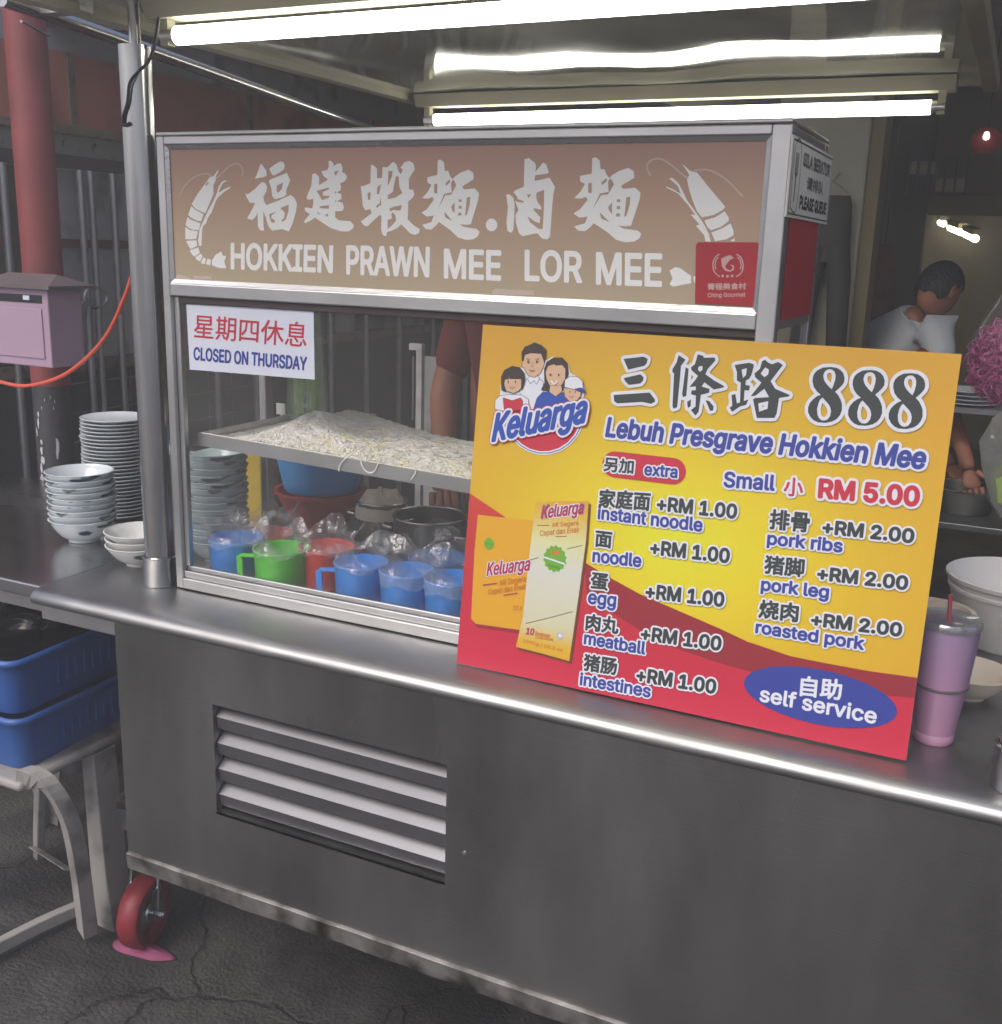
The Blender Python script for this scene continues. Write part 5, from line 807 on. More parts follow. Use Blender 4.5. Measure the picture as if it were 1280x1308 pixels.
# glazed porcelain with hand painted patches
def glaze(name, base, c1, c2, zlo, zhi, thr=.6):
    m = mat(name, base, .15, spec=.6); t = m.node_tree; b = t.nodes['Principled BSDF']; tc = t.nodes.new('ShaderNodeTexCoord'); sp = t.nodes.new('ShaderNodeSeparateXYZ'); t.links.new(tc.outputs['Object'], sp.inputs[0])
    def step(src, lo, hi):
        q = t.nodes.new('ShaderNodeMapRange'); q.inputs['From Min'].default_value = lo; q.inputs['From Max'].default_value = hi; t.links.new(src, q.inputs[0]); return q.outputs[0]
    def mul(a, b2):
        q = t.nodes.new('ShaderNodeMath'); q.operation = 'MULTIPLY'; t.links.new(a, q.inputs[0]); t.links.new(b2, q.inputs[1]); return q.outputs[0]
    mp = t.nodes.new('ShaderNodeMapping'); mp.inputs['Scale'].default_value = (11, 11, 30); t.links.new(tc.outputs['Object'], mp.inputs[0])
    n = t.nodes.new('ShaderNodeTexNoise'); n.inputs['Scale'].default_value = 1.6; n.inputs['Detail'].default_value = 2; t.links.new(mp.outputs[0], n.inputs['Vector'])
    n2 = t.nodes.new('ShaderNodeTexNoise'); n2.inputs['Scale'].default_value = .5; n2.inputs['Detail'].default_value = 0; t.links.new(mp.outputs[0], n2.inputs['Vector'])
    # outside only: normals pointing away from the axis
    g = t.nodes.new('ShaderNodeNewGeometry'); vm = t.nodes.new('ShaderNodeVectorMath'); vm.operation = 'DOT_PRODUCT'
    vt = t.nodes.new('ShaderNodeVectorTransform'); vt.vector_type = 'NORMAL'; vt.convert_from = 'WORLD'; vt.convert_to = 'OBJECT'; t.links.new(g.outputs['Normal'], vt.inputs[0])
    t.links.new(vt.outputs[0], vm.inputs[0]); t.links.new(tc.outputs['Object'], vm.inputs[1])
    band = mul(step(sp.outputs[2], zlo, zlo + .003), step(sp.outputs[2], zhi, zhi - .003)); f = mul(mul(band, step(n.outputs['Fac'], thr - .02, thr + .02)), step(vm.outputs['Value'], 0, .004))
    mc = t.nodes.new('ShaderNodeMix'); mc.data_type = 'RGBA'; t.links.new(step(n2.outputs['Fac'], .52, .56), mc.inputs[0]); mc.inputs[6].default_value = lin(c1); mc.inputs[7].default_value = lin(c2)
    mx = t.nodes.new('ShaderNodeMix'); mx.data_type = 'RGBA'; t.links.new(f, mx.inputs[0]); mx.inputs[6].default_value = lin(base); t.links.new(mc.outputs[2], mx.inputs[7]); t.links.new(mx.outputs[2], b.inputs['Base Color'])
glaze('glaze_big', '#c3cace', '#274048', '#3a5a52', .016, .05, .6)
glaze('glaze_small', '#cbcbca', '#31504a', '#b02532', .010, .034, .57)
glaze('glaze_case', '#a9b8ba', '#2c4047', '#38514f', .02, .056, .6)
def bowl(R, h, foot, m, label, group, name='soup_bowl'):
    t = thing(name, label, 'bowl', group=group)
    prof = bowl_profile(R, h, foot); k = 5
    MB().lathe(prof[k - 1:], 48).build('body', m, t, smooth=True)
    MB().lathe([(foot * 1.0, .0065), (foot, 0), (foot * .9, 0), (foot * .88, .0065)], 40).build('foot_ring', m, t, smooth=True)
    return t
ordn = ['lowest', 'second', 'third', 'fourth', 'fifth', 'sixth', 'seventh', 'eighth', 'ninth', 'tenth', 'eleventh', 'twelfth', 'thirteenth', 'fourteenth']
def stack(proto, n, x, y, z, dz, fmt, first, jit=.0015, tilt=.01):
    for i in range(n):
        lab = fmt % (ordn[i] if i < n - 1 else 'top')
        o = proto if (i == 0 and first) else dup(proto)
        o['label'] = lab; o.location = (x + random.uniform(-jit, jit), y + random.uniform(-jit, jit), z + i * dz); o.rotation_euler = (random.uniform(-tilt, tilt) if i else 0, 0, random.uniform(0, 6.28) if i else 2.2)
cb1 = (-0.4363,0.27,0.0668); cb2 = (-0.2184,0.2,0.0622); cb3 = (-0.1111,0.3,0.0612); cb4 = (-0.5289,0.46,0.0734)
bb = bowl(cb1[2], .047, cb1[2] * .46, 'glaze_big', '', 'tall stack of soup bowls on the side table')
stack(bb, 9, cb1[0], .27, .8495, .0124, '%s white bowl with painted leaves in the stack on the side table', True)
bs = bowl(cb2[2], .040, cb2[2] * .42, 'glaze_small', '', 'low stack of three bowls by the post')
stack(bs, 3, cb2[0], .20, .8495, .0135, '%s bowl of the low stack of three beside the round post', True)
bc = bowl(cb3[2], .045, cb3[2] * .46, 'glaze_case', '', 'tall stack of bowls at the left end of the display case')
stack(bc, 14, cb3[0], .30, ZC, .0132, '%s pale blue bowl of the tall stack seen through the left of the glass', True)
# flat plates, tall stack
pt = thing('plate', '', 'plate', group='tall stack of flat plates')
kq = cb4[2] / .0965
MB().lathe([(r_ * kq, z_) for r_, z_ in [(.05, .0), (.056, .0), (.060, .003), (.082, .0065), (.0955, .0105), (.0965, .0118), (.0955, .0125), (.082, .0085), (.058, .005), (0, .0045)]], 48).build('body', 'porcelain', pt, smooth=True)
MB().lathe([(.05 * kq, .0001), (.047 * kq, .0035), (0, .0035)], 40).build('underside', 'porcelain', pt, smooth=True)
for i in range(27):
    o = pt if i == 0 else dup(pt); o.location = (cb4[0] + random.uniform(-.002, .002), .46 + random.uniform(-.002, .002), .8492 + i * .0082)
    o.rotation_euler = (0, 0, random.uniform(0, 6))
    o['label'] = '%s flat white plate of the tall stack behind the bowls' % ('top' if i == 26 else (ordn + ['fifteenth', 'sixteenth', 'seventeenth', 'eighteenth', 'nineteenth', 'twentieth', 'twenty-first', 'twenty-second', 'twenty-third', 'twenty-fourth', 'twenty-fifth', 'twenty-sixth'])[i])

# ================================================================ MUGS with bag liners
def mug(m, x, y, rz, label, handle=True, R=.048, h=.092, rim=.052):
    t = thing('plastic_mug', label, 'mug', (x, y, ZC), rz, 'plastic mugs in a row behind the glass')
    prof = [(0, 0), (R - .004, 0), (R - .001, .003), (rim - .001, h - .004), (rim + .0008, h - .002), (rim + .0004, h), (rim - .0016, h), (rim - .0024, h - .004), (R - .003, .004), (0, .003)]
    MB().lathe(prof, 40).build('body', m, t, smooth=True)
    if handle:
        b = MB(); pts = [(rim - .003, 0, h - .018), (rim + .025, 0, h - .018), (rim + .0275, 0, h - .021), (rim + .026, 0, .018), (rim + .0235, 0, .0145), (R - .001, 0, .0145)]
        for p0, p1 in zip(pts, pts[1:]): b.beam(p0, p1, .011, .005, (0, 1, 0) if abs(p0[2] - p1[2]) > .01 else (0, 0, 1))
        b.build('handle', m, t, bevel=.001)
    return t
def liner(x, y, z, R, seed, label, up_=.035, down=.02, m='bag_film', flop=0):
    """thin bag pulled over a rim: falls outside, crumpled ruff above"""
    rnd = random.Random(seed); n = 56; rows = []
    prof = [(R + .0018, -down), (R + .0022, -.006), (R + .001, .001), (R - .002, .006), (R - .004, up_ * .4), (R + .004, up_ * .75), (R + .011, up_)]
    a = [(rnd.uniform(3, 6), rnd.uniform(0, 6)), (rnd.uniform(7, 11), rnd.uniform(0, 6)), (rnd.uniform(13, 19), rnd.uniform(0, 6))]
    a = [(round(f), q) for f, q in a]
    vs = []
    for k, (r, zz) in enumerate(prof):
        for i in range(n):
            t = 2 * PI * i / n; w_ = sum(math.sin(f * t + q + k * .5) / (j + 1.2) for j, (f, q) in enumerate(a))
            amp = (.002, .0006, .0003, .0015, .005, .008, .011)[k]; rr = r + amp * w_ + rnd.uniform(-.2, .2) * amp
            dz_ = (.004, .001, 0, .001, .004, .009, .013)[k] * math.sin(a[0][0] * t + a[0][1] * 1.7 + 1) + rnd.uniform(-.15, .15) * (.006 if k > 3 or k == 0 else 0)
            vs.append((x + rr * math.cos(t) + flop * max(0, zz), y + rr * math.sin(t), z + zz + dz_))
    fs = [(k * n + i, k * n + (i + 1) % n, (k + 1) * n + (i + 1) % n, (k + 1) * n + i) for k in range(len(prof) - 1) for i in range(n)]
    o = MB().add(vs, fs).build('plastic_liner', m, None, smooth=True); o.modifiers.new('s', 'SUBSURF').render_levels = 1
    props(o, label, 'plastic bag', 'clear bags lining the mugs'); return o
RM_ = .052; HM = .092
mugs = [('mug_blue', (0.016,0.187,0.852), 'blue mug at the left end of the row, half behind the green mug handle', None, 9),
        ('mug_green', (0.124,0.193,0.852), 'bright green mug with square handle on its left', PI + .35, 2),
        ('mug_red', (0.218,0.188,0.852), 'red mug half hidden behind the handle of a blue mug', 1.2, 3),
        ('mug_blue', (0.302,0.175,0.852), 'blue mug with square handle on its left, next to the red mug', PI + .35, 4),
        ('mug_blue', (0.395,0.171,0.852), 'blue mug with its handle turned to the front right', -.3, 5),
        ('mug_blue', (0.477,0.167,0.852), 'blue mug partly hidden by the left edge of the menu board', .3, 6)]
for i, (m, q, lab, rz, sd_) in enumerate(mugs):
    y = YW + .066; k = (y - _C[1]) / (q[1] - _C[1]); x = _C[0] + (q[0] - _C[0]) * k
    x = (0.02, 0.131, 0.222 , 0.297, 0.387, 0.472)[i]
    yy = y + (.05 if i == 2 else .0) + (.012 if i == 0 else 0); x -= (.05 * .62 if i == 2 else 0)
    R_ = .0465 if i in (3, 4, 5) else .05
    mug(m, x, yy, rz or 0, lab, rz is not None, R_ * .93, .088, R_)
    liner(x, yy, ZC + .088, R_, sd_, ('crumpled clear bag lining ' + ('the leftmost blue mug', 'the green mug', 'the red mug', 'the blue mug beside the red one', 'the blue mug with handle turned right', 'the blue mug by the menu board')[i]), .032, .007 if i not in (4, 5) else .02)
for i, (px, lab, mm) in enumerate((((0.004,0.3,0.921), 'red tub behind the green mug covered by a loose clear bag', 'mug_red'), ((0.367,0.33,0.915), 'dark blue mug standing behind the front row near the menu board', 'mug_blue'))):
    mug(mm, px[0], px[1], .5, lab, False, .05, .07, .055)
    liner(px[0], px[1], ZC + .07, .055, 20 + i, ('loose clear bag over the red tub behind the green mug', 'loose clear bag over the back mug near the menu board')[i], .04, .03)

# ================================================================ NOODLE TRAY
TY0, TY1 = YW + .035, YW + .30
tz0, tz1 = 1.132, 1.112
tx0, tx1 = xi0 + .016, .93
def tz(x): return tz0 + (tz1 - tz0) * (x - -0.032) / 0.555
tray = thing('noodle_tray', 'shallow stainless tray heaped with loose noodles inside the display case', 'tray')
mb = MB(); hgt = .022
for (a, b) in (((tx0, TY0), (tx1, TY0 + .0015)), ((tx0, TY1), (tx1, TY1 + .0015)), ((tx0, TY0 + .0016), (tx0 + .0015, TY1 - .0001)), ((tx1 - .0015, TY0 + .0016), (tx1, TY1 - .0001))):
    vs = []
    for zz in (-hgt, 0):
        for (x, y) in ((a[0], a[1]), (b[0], a[1]), (b[0], b[1]), (a[0], b[1])): vs.append((x, y, tz(x) + zz))
    mb.add(vs, [(0, 3, 2, 1), (4, 5, 6, 7), (0, 1, 5, 4), (1, 2, 6, 5), (2, 3, 7, 6), (3, 0, 4, 7)])
mb.build('rim', 'frame_metal', tray)
MB().add([(tx0 + .0005, TY0 + .0005, tz(tx0) - hgt + .002), (tx1 - .0005, TY0 + .0005, tz(tx1) - hgt + .002), (tx1 - .0005, TY1 + .001, tz(tx1) - hgt + .002), (tx0 + .0005, TY1 + .001, tz(tx0) - hgt + .002)], [(0, 1, 2, 3)]).build('base', 'stainless', tray)
MB().beam((xi0 + .005, TY0 - .006, tz(tx0) - hgt - .006), (xi0 + .005, TY1 + .03, tz(tx0) - hgt - .006), .012, .01).beam((.945, TY0 - .006, tz(.94) - hgt - .006), (.945, TY1 + .03, tz(.94) - hgt - .006), .012, .01).build('tray_bracket', 'frame_metal', case)
def heap(x, y):
    u = (x - tx0) / (tx1 - tx0); v = (y - TY0) / (TY1 - TY0)
    e = max(0, min(1, (u - .03) / .14)) * max(0, min(1, v / .22)) * max(0, min(1, (1 - v) / .12))
    a = .043 * math.exp(-((u - .17) / .10) ** 2) + .014 * math.exp(-((u - .36) / .16) ** 2) + .022
    return .86 * e * a * (.82 + .3 * math.sin(x * 31) * math.sin(y * 37 + 1) * .5)
mb = MB(); NX, NY = 90, 30; vs = []
for j in range(NY + 1):
    for i in range(NX + 1):
        x = tx0 + .004 + (tx1 - tx0 - .008) * i / NX; y = TY0 + .004 + (TY1 - TY0 - .008) * j / NY
        vs.append((x, y, tz(x) - hgt + .004 + heap(x, y) + random.uniform(-.0015, .0015)))
mb.add(vs, [(j * (NX + 1) + i, j * (NX + 1) + i + 1, (j + 1) * (NX + 1) + i + 1, (j + 1) * (NX + 1) + i) for j in range(NY) for i in range(NX)])
nd = thing('noodles', 'heap of thin white rice noodles with a few yellow noodles piled along the tray', 'noodles')
q = mb.build('heap', 'noodle_white', nd, smooth=True); q['kind'] = 'stuff'
def strands(n, m, xlo, xhi, seed, over=0):
    rnd = random.Random(seed); b = MB()
    for k in range(n):
        x = rnd.uniform(xlo, xhi); y = rnd.uniform(TY0 + .006, TY1 - .01); a = rnd.uniform(0, 2 * PI); cu = rnd.uniform(-1, 1); L = rnd.uniform(.013, .026); pts = []
        for s in range(9):
            lift = .0015 + .006 * abs(math.sin(s * 1.3 + k)) * rnd.random()
            zz = tz(x) - hgt + .004 + heap(x, y) + lift
            if y < TY0 + .004: zz = max(zz, tz(x) + .001)
            pts.append((x, y, zz)); x += L * math.cos(a); y += L * math.sin(a); a += cu * .38; x = min(max(x, tx0 + .006), tx1 - .006); y = min(max(y, TY0 - (.001 if over else -.003)), TY1 - .004)
        b.tube(pts, .00075, 3, caps=False)
    o = b.build('strands', m, nd, smooth=True); o['kind'] = 'stuff'; return o
strands(3800, 'noodle_white', tx0 + .02, .62, 1); strands(260, 'noodle_yellow', .2, .92, 2); strands(600, 'noodle_white', .5, .92, 3)
for pts in ([((0.309,0.152,1.137)), (0.281,0.152,1.114), (0.275,0.152,1.098)], [(0.315,0.152,1.135), (0.319,0.152,1.116), (0.328,0.152,1.104), (0.342,0.152,1.104), (0.351,0.152,1.12), (0.357,0.152,1.128)], [(0.416,0.152,1.127), (0.421,0.152,1.114), (0.412,0.152,1.1)]):
    P = bez(pts, 5); o = MB().tube([P[0] + Vector((0, .02, .003))] + P, .0011, 6).build('loose_noodle', 'noodle_white', nd, smooth=True)
for i, (a, b) in enumerate((((-0.085,0.42,1.142), (-0.066,0.42,1.126)), ((-0.054,0.42,1.143), (-0.033,0.42,1.129)), ((0.155,0.42,1.142), (0.178,0.42,1.126)), ((0.188,0.42,1.135), (0.197,0.42,1.126)))):  # white specks built as small cards on thin clips
    t = thing('white_card', ('small white card on the back rim, leftmost of all', 'small white card on the back rim, second from the left', 'largest white card, above the middle of the noodle heap', 'tiny white card right of the largest card')[i], 'tag', group='small white cards at the back of the tray')
    box('card', (a[0], .42, b[2]), (b[0], .4215, a[2] + .008), 'white_plastic', t); box('clip', ((a[0] + b[0]) / 2 - .002, .4216, b[2] - .06), ((a[0] + b[0]) / 2 + .002, .4235, b[2] + .006), 'frame_metal', t)

# things on the counter behind the mugs
def basin(name, label, cat, R0, R1, h, m, loc, handles=False):
    t = thing(name, label, cat, loc)
    MB().lathe([(0, 0), (R0, 0), (R0 + .004, .006), (R1, h - .006), (R1 + .006, h - .004), (R1 + .006, h), (R1 - .002, h), (R0, .008), (0, .005)], 48).build('body', m, t, smooth=True)
    return t
bq = (-0.049,0.52,0.845)
basin('red_basin', 'red plastic basin under the blue basin seen through the glass', 'basin', .045, .093, .10, 'basin_red', (bq[0], .56, .8502))
tt = basin('blue_basin', 'sky blue plastic basin stacked on the red basin seen through the glass', 'basin', .075, .095, .085, 'basin_blue', (bq[0] + .002, .56, .9505))
yb = thing('yellow_box', 'narrow yellow plastic container standing beside the blue basin', 'container', (-0.189, .54, .8502)); box('body', (-.022, -.03, 0), (.022, .03, .178), 'yellow_plastic', yb, .004); box('lid', (-.0235, -.0315, .1785), (.0235, .0315, .19), 'yellow_plastic', yb, .003)
def pot(label, x, y, R, h, name='stock_pot'):
    t = thing(name, label, 'pot', (x, y, .8502))
    MB().lathe([(0, 0), (R - .006, 0), (R, .006), (R, h), (R - .003, h), (R - .003, .008), (0, .006)], 48).build('body', 'pot_steel', t, smooth=True)
    MB().tube([((R + .001) * math.cos(k * PI / 20), (R + .001) * math.sin(k * PI / 20), h) for k in range(40)], .0022, 8, closed=True).build('rim', 'pot_rim', t, smooth=True)
    for s in (-1, 1): MB().tube(bez([(s * R, -.025, h - .03), (s * (R + .025), -.02, h - .028), (s * (R + .025), .02, h - .028), (s * R, .025, h - .03)], 5), .003, 8).build('handle', 'pot_rim', t, smooth=True)
    return t
pot('tall dark pot with a pale cloth over it seen through the glass', 0.118, .54, .05, .10)
pot('wide dark stock pot with bright rim seen through the glass by the board', 0.253, .50, .072, .095)
def cloth(name, label, cx, cy, cz, R, m):
    n = 40; vs = []
    for k in range(6):
        for i in range(n):
            t = 2 * PI * i / n; r = R * (k / 5) if k < 4 else R * 1.02; zz = (.02 - .012 * (k / 5) ** 2) + .006 * math.sin(5 * t + k) * (k / 5) + .004 * math.sin(9 * t) - (.016 * (k - 3) if k > 3 else 0)
            vs.append((cx + r * math.cos(t), cy + r * math.sin(t), cz + max(zz, .003) - (.018 * (k - 3) if k > 3 else 0)))
    o = MB().add(vs, [(k * n + i, k * n + (i + 1) % n, (k + 1) * n + (i + 1) % n, (k + 1) * n + i) for k in range(5) for i in range(n)]).build(name, m, None, smooth=True)
    return props(o, label, 'cloth')
cloth('pot_cloth', 'pale cloth lying over the tall dark pot', 0.118, .54, .9502, .054, 'cream_plastic')
# leafy green bag hanging in the case
gb = thing('green_bag', 'tall green tinted plastic bag standing on the noodles behind the paper notice', 'plastic bag', (0.082, .33, tz(.05) + .02))
n = 28; vs = []
for k in range(9):
    u = k / 8
    for i in range(n):
        t = 2 * PI * i / n; r = .043 - .019 * u; r *= 1 + .12 * math.sin(3 * t + u * 2) + .07 * math.sin(7 * t + 1)
        vs.append((r * math.cos(t), r * .7 * math.sin(t), .235 * u))
MB().add(vs, [(k * n + i, k * n + (i + 1) % n, (k + 1) * n + (i + 1) % n, (k + 1) * n + i) for k in range(8) for i in range(n)]).build('film', 'green_film', gb, smooth=True)
for k in range(7):
    a = k * .9; x0 = .012 * math.cos(a); y0 = .008 * math.sin(a); b = MB(); vs = []
    for j in range(9):
        u = j / 8; w_ = .009 * (1 - abs(u - .4)) ; cx = x0 * (1 - u * .4) + .006 * math.sin(u * 3 + k); vs += [(cx - w_ * math.cos(a), y0 - w_ * math.sin(a), .003 + .225 * u), (cx, y0 + .003, .003 + .225 * u), (cx + w_ * math.cos(a), y0 + w_ * math.sin(a), .003 + .225 * u)]
    b.add(vs, [q for j in range(8) for q in ((3 * j, 3 * j + 1, 3 * j + 4, 3 * j + 3), (3 * j + 1, 3 * j + 2, 3 * j + 5, 3 * j + 4))]).build('leaf', 'green_leaf', gb, smooth=True)

# ================================================================ RIGHT END OF THE COUNTER
tm = thing('tumbler', 'tall pink and lilac tumbler with clear lid and red straw beside the menu board', 'tumbler', (1.22, .135, ZC))
th = 0.164
grad_mat('tumbler_skin', [(0, '#bd8dab'), (.5, '#ad86a8'), (1, '#93809e')], 2, rough=.3)
t_ = MATS['tumbler_skin'].node_tree; rr = [n for n in t_.nodes if n.type == 'VALTORGB'][0]; sp = [n for n in t_.nodes if n.type == 'SEPXYZ'][0]
mr = t_.nodes.new('ShaderNodeMapRange'); mr.inputs['From Max'].default_value = th; t_.links.new(sp.outputs[2], mr.inputs[0]); t_.links.new(mr.outputs[0], rr.inputs[0])
MB().lathe([(0, 0), (.0235, 0), (.0255, .003), (.026, .012), (.0252, .014), (.0262, .016), (.0325, .075), (.0338, .079), (.0342, .081), (.0392, th - .012), (.0395, th - .004)], 44).build('body', 'tumbler_skin', tm, smooth=True)
MB().lathe([(.0335, .0775), (.0349, .0785), (.0351, .081), (.0343, .082)], 44)  .build('ring', 'mailbox_roof', tm, smooth=True)
MB().lathe([(.0396, th - .005), (.0412, th - .004), (.0414, th + .003), (.039, th + .006), (.034, th + .003), (0, th + .002)], 44).build('lid', 'lid_clear', tm, smooth=True)
MB().tube([(.004, 0, th - .06), (-.002, .0, th + .036)], .0028, 12).build('straw', 'straw_red', tm, smooth=True)
bk = thing('white_bucket', 'white plastic bucket behind the tumbler on the counter', 'bucket', (1.281 + .03, .60, ZC))
MB().lathe([(0, 0), (.085, 0), (.089, .004), (.111, .105), (.115, .106), (.116, .112), (.113, .114), (.109, .112), (.087, .006), (0, .005)], 56).build('body', 'bucket', bk, smooth=True)
MB().lathe([(.1075, .088), (.1105, .089), (.111, .094), (.1085, .095)], 56).build('band', 'bucket', bk, smooth=True)
rb = bowl(.06, .04, .025, 'cream_plastic', 'small pinkish bowl between the tumbler and the right edge', None, 'small_bowl'); rb.location = (1.253, .315, ZC)
cb = basin('takeaway_tub', 'open cream tub right behind the top of the tumbler', 'tub', .045, .058, .075, 'cream_plastic', (1.189, .47, ZC))

# bag of pink raffia hanging at the right edge, and the clear bag below it
hk = (1.209,0.75,1.325)
rf = thing('raffia_bag', 'see-through bag stuffed with curly pink raffia at the right edge', 'plastic bag', (hk[0] + .03, .75, hk[2] - .02))
rnd = random.Random(5); b = MB()
for k in range(700):
    u, v_ = rnd.uniform(-1, 1), rnd.uniform(0, 2 * PI); r = rnd.uniform(.5, 1) ** .5 * (1 - .25 * max(0, u)); s_ = math.sqrt(1 - u * u); c = Vector((.058 * r * s_ * math.cos(v_), .045 * r * s_ * math.sin(v_), .08 * r * u)); d = Vector((rnd.uniform(-1, 1), rnd.uniform(-1, 1), rnd.uniform(-1, 1))).normalized(); e = d.orthogonal().normalized(); R_ = rnd.uniform(.006, .014)
    b.tube([c + d * R_ * math.cos(a_ * 1.1) + e * R_ * math.sin(a_ * 1.1) for a_ in range(5)], .0011, 3, caps=False)
o = b.build('raffia', 'raffia', rf, smooth=True); o['kind'] = 'stuff'
MB().lathe([(.0, -.084), (.03, -.078), (.055, -.045), (.062, 0), (.054, .045), (.03, .085), (.01, .13), (.018, .15)], 30).build('film', 'raffia_film', rf, smooth=True)
pb = thing('shopping_bag', 'pale see-through shopping bag hanging at the right edge below the pink raffia', 'plastic bag', (1.243 + .035, .70, 1.036))
n = 40; vs = []; prof = [(.012, 0), (.034, .03), (.052, .09), (.056, .13), (.040, .17), (.014, .20), (.006, .25)]
for k, (r, z) in enumerate(prof):
    for i in range(n):
        t = 2 * PI * i / n; rr_ = r * (1 + .14 * math.sin(5 * t + k) + .07 * math.sin(11 * t + 2 * k)); vs.append((rr_ * math.cos(t), .7 * rr_ * math.sin(t), z))
MB().add(vs, [(k * n + i, k * n + (i + 1) % n, (k + 1) * n + (i + 1) % n, (k + 1) * n + i) for k in range(len(prof) - 1) for i in range(n)]).build('film', 'bag_film_thick', pb, smooth=True)
MB().lathe([(0, .012), (.028, .03), (.036, .07), (.02, .1), (0, .105)], 20).build('contents', 'green_leaf', pb, smooth=True)
# rail they hang from
hr = thing('hanging_rail', 'thin steel rail over the back of the cart from which bags hang', 'rail'); MB().tube([(1.215, .75, 1.62), (2.1, .75, 1.62)], .006, 10).build('rail', 'bar_steel', hr, smooth=True)
for x in (1.6, 2.1): MB().tube([(x, .75, .8505), (x, .75, 1.626)], .007, 10).build('upright', 'bar_steel', hr, smooth=True)
MB().tube([(hk[0] + .03, .75, hk[2] + .128), (hk[0] + .03, .75, 1.628)], .0015, 6).build('hook', 'bar_steel', hr, smooth=True); MB().tube([(pb.location.x, .70, pb.location.z + .245), (pb.location.x + .012, .745, 1.627)], .0015, 6).build('hook', 'bar_steel', hr, smooth=True)

# ================================================================ LEFT, BELOW THE TABLE: stool, crates, bowls, cables
st_ = thing('plastic_stool', 'scuffed grey plastic stool with arched legs carrying the two blue crates', 'stool')
SZ = .452
sx0, sx1, sy0, sy1 = -.76, -.335, -.02, .40
mb = MB().box((sx0, sy0, SZ - .02), (sx1, sy1, SZ)); mb.build('seat', 'grey_plastic', st_, bevel=.012, seg=3)
def leg(px, py, dx, dy):
    """arched shell leg spreading to the floor"""
    b = MB(); A = []
    for k in range(9):
        u = k / 8; z = SZ - .021 - u * (SZ - .023); s = u ** 1.6; w_ = .075 * (1 - u) ** 1.4 + .032; x = px + dx * s; y = py + dy * s
        A.append((x, y, z, w_))
    vs = []
    for x, y, z, w_ in A:
        sx = -1 if dx > 0 else 1; sy = -1 if dy > 0 else 1
        vs += [(x, y, z), (x + sx * w_, y, z), (x + sx * w_, y + sy * .006, z), (x + sx * .006, y + sy * .006, z), (x + sx * .006, y + sy * w_, z), (x, y + sy * w_, z)]
    fs = [(i * 6 + k, i * 6 + (k + 1) % 6, (i + 1) * 6 + (k + 1) % 6, (i + 1) * 6 + k) for i in range(8) for k in range(6)] + [(5, 4, 3, 2, 1, 0), tuple(48 + k for k in range(6))]
    b.add(vs, fs); return b.build('leg', 'grey_plastic', st_, smooth=False, bevel=.002)
ZB0 = .19
leg(sx0, sy0, -.055, -.045); leg(sx0, sy1, -.055, .045)
def strip(name, pts, ws, th, side_):
    """flat curved bar: centre line, widths, thickness"""
    b = MB(); vs = []; P = bez(pts, 5); W = [ws[0] + (ws[1] - ws[0]) * k / (len(P) - 1) for k in range(len(P))]; s = Vector(side_).normalized(); n_ = len(P)
    for k, q in enumerate(P):
        t = (P[min(k + 1, n_ - 1)] - P[max(k - 1, 0)]).normalized(); nn = t.cross(s).normalized()
        vs += [q - nn * W[k] / 2 - s * th / 2, q + nn * W[k] / 2 - s * th / 2, q + nn * W[k] / 2 + s * th / 2, q - nn * W[k] / 2 + s * th / 2]
    fs = [(4 * i + k, 4 * i + (k + 1) % 4, 4 * i + 4 + (k + 1) % 4, 4 * i + 4 + k) for i in range(n_ - 1) for k in range(4)] + [(3, 2, 1, 0), tuple(4 * n_ - 4 + k for k in range(4))]
    return b.add(vs, fs).build(name, 'grey_plastic', st_, bevel=.003)
strip('leg', [(-0.346,0.0,0.457), (-0.304,0.02,0.44), (-0.291,0.05,0.359), (-0.317,0.09,0.217), (-0.362,0.137,0.027)], (.045, .034), .03, (.35, 1, 0))
strip('leg', [(-.352, .19, SZ - .02), (-.350, .192, .3), (-.352, .198, .15), (-.36, .215, .003)], (.034, .05), .062, (0, 1, 0))
strip('stretcher', [(-0.437,0.192,0.03), (-0.465,0.102,0.03), (-0.488,-0.016,0.03), (-0.507,-0.125,0.03)], (.028, .028), .022, (.9, -.5, 0))
strip('leg', [(-0.663,0.3,0.22), (-0.694,0.31,0.084), (-0.735,0.33,-0.088)], (.03, .024), .02, (.35, 1, 0))
strip('stretcher', [(-0.708,0.3,0.039), (-0.481,0.2,0.105)], (.02, .02), .012, (.9, -.5, 0))
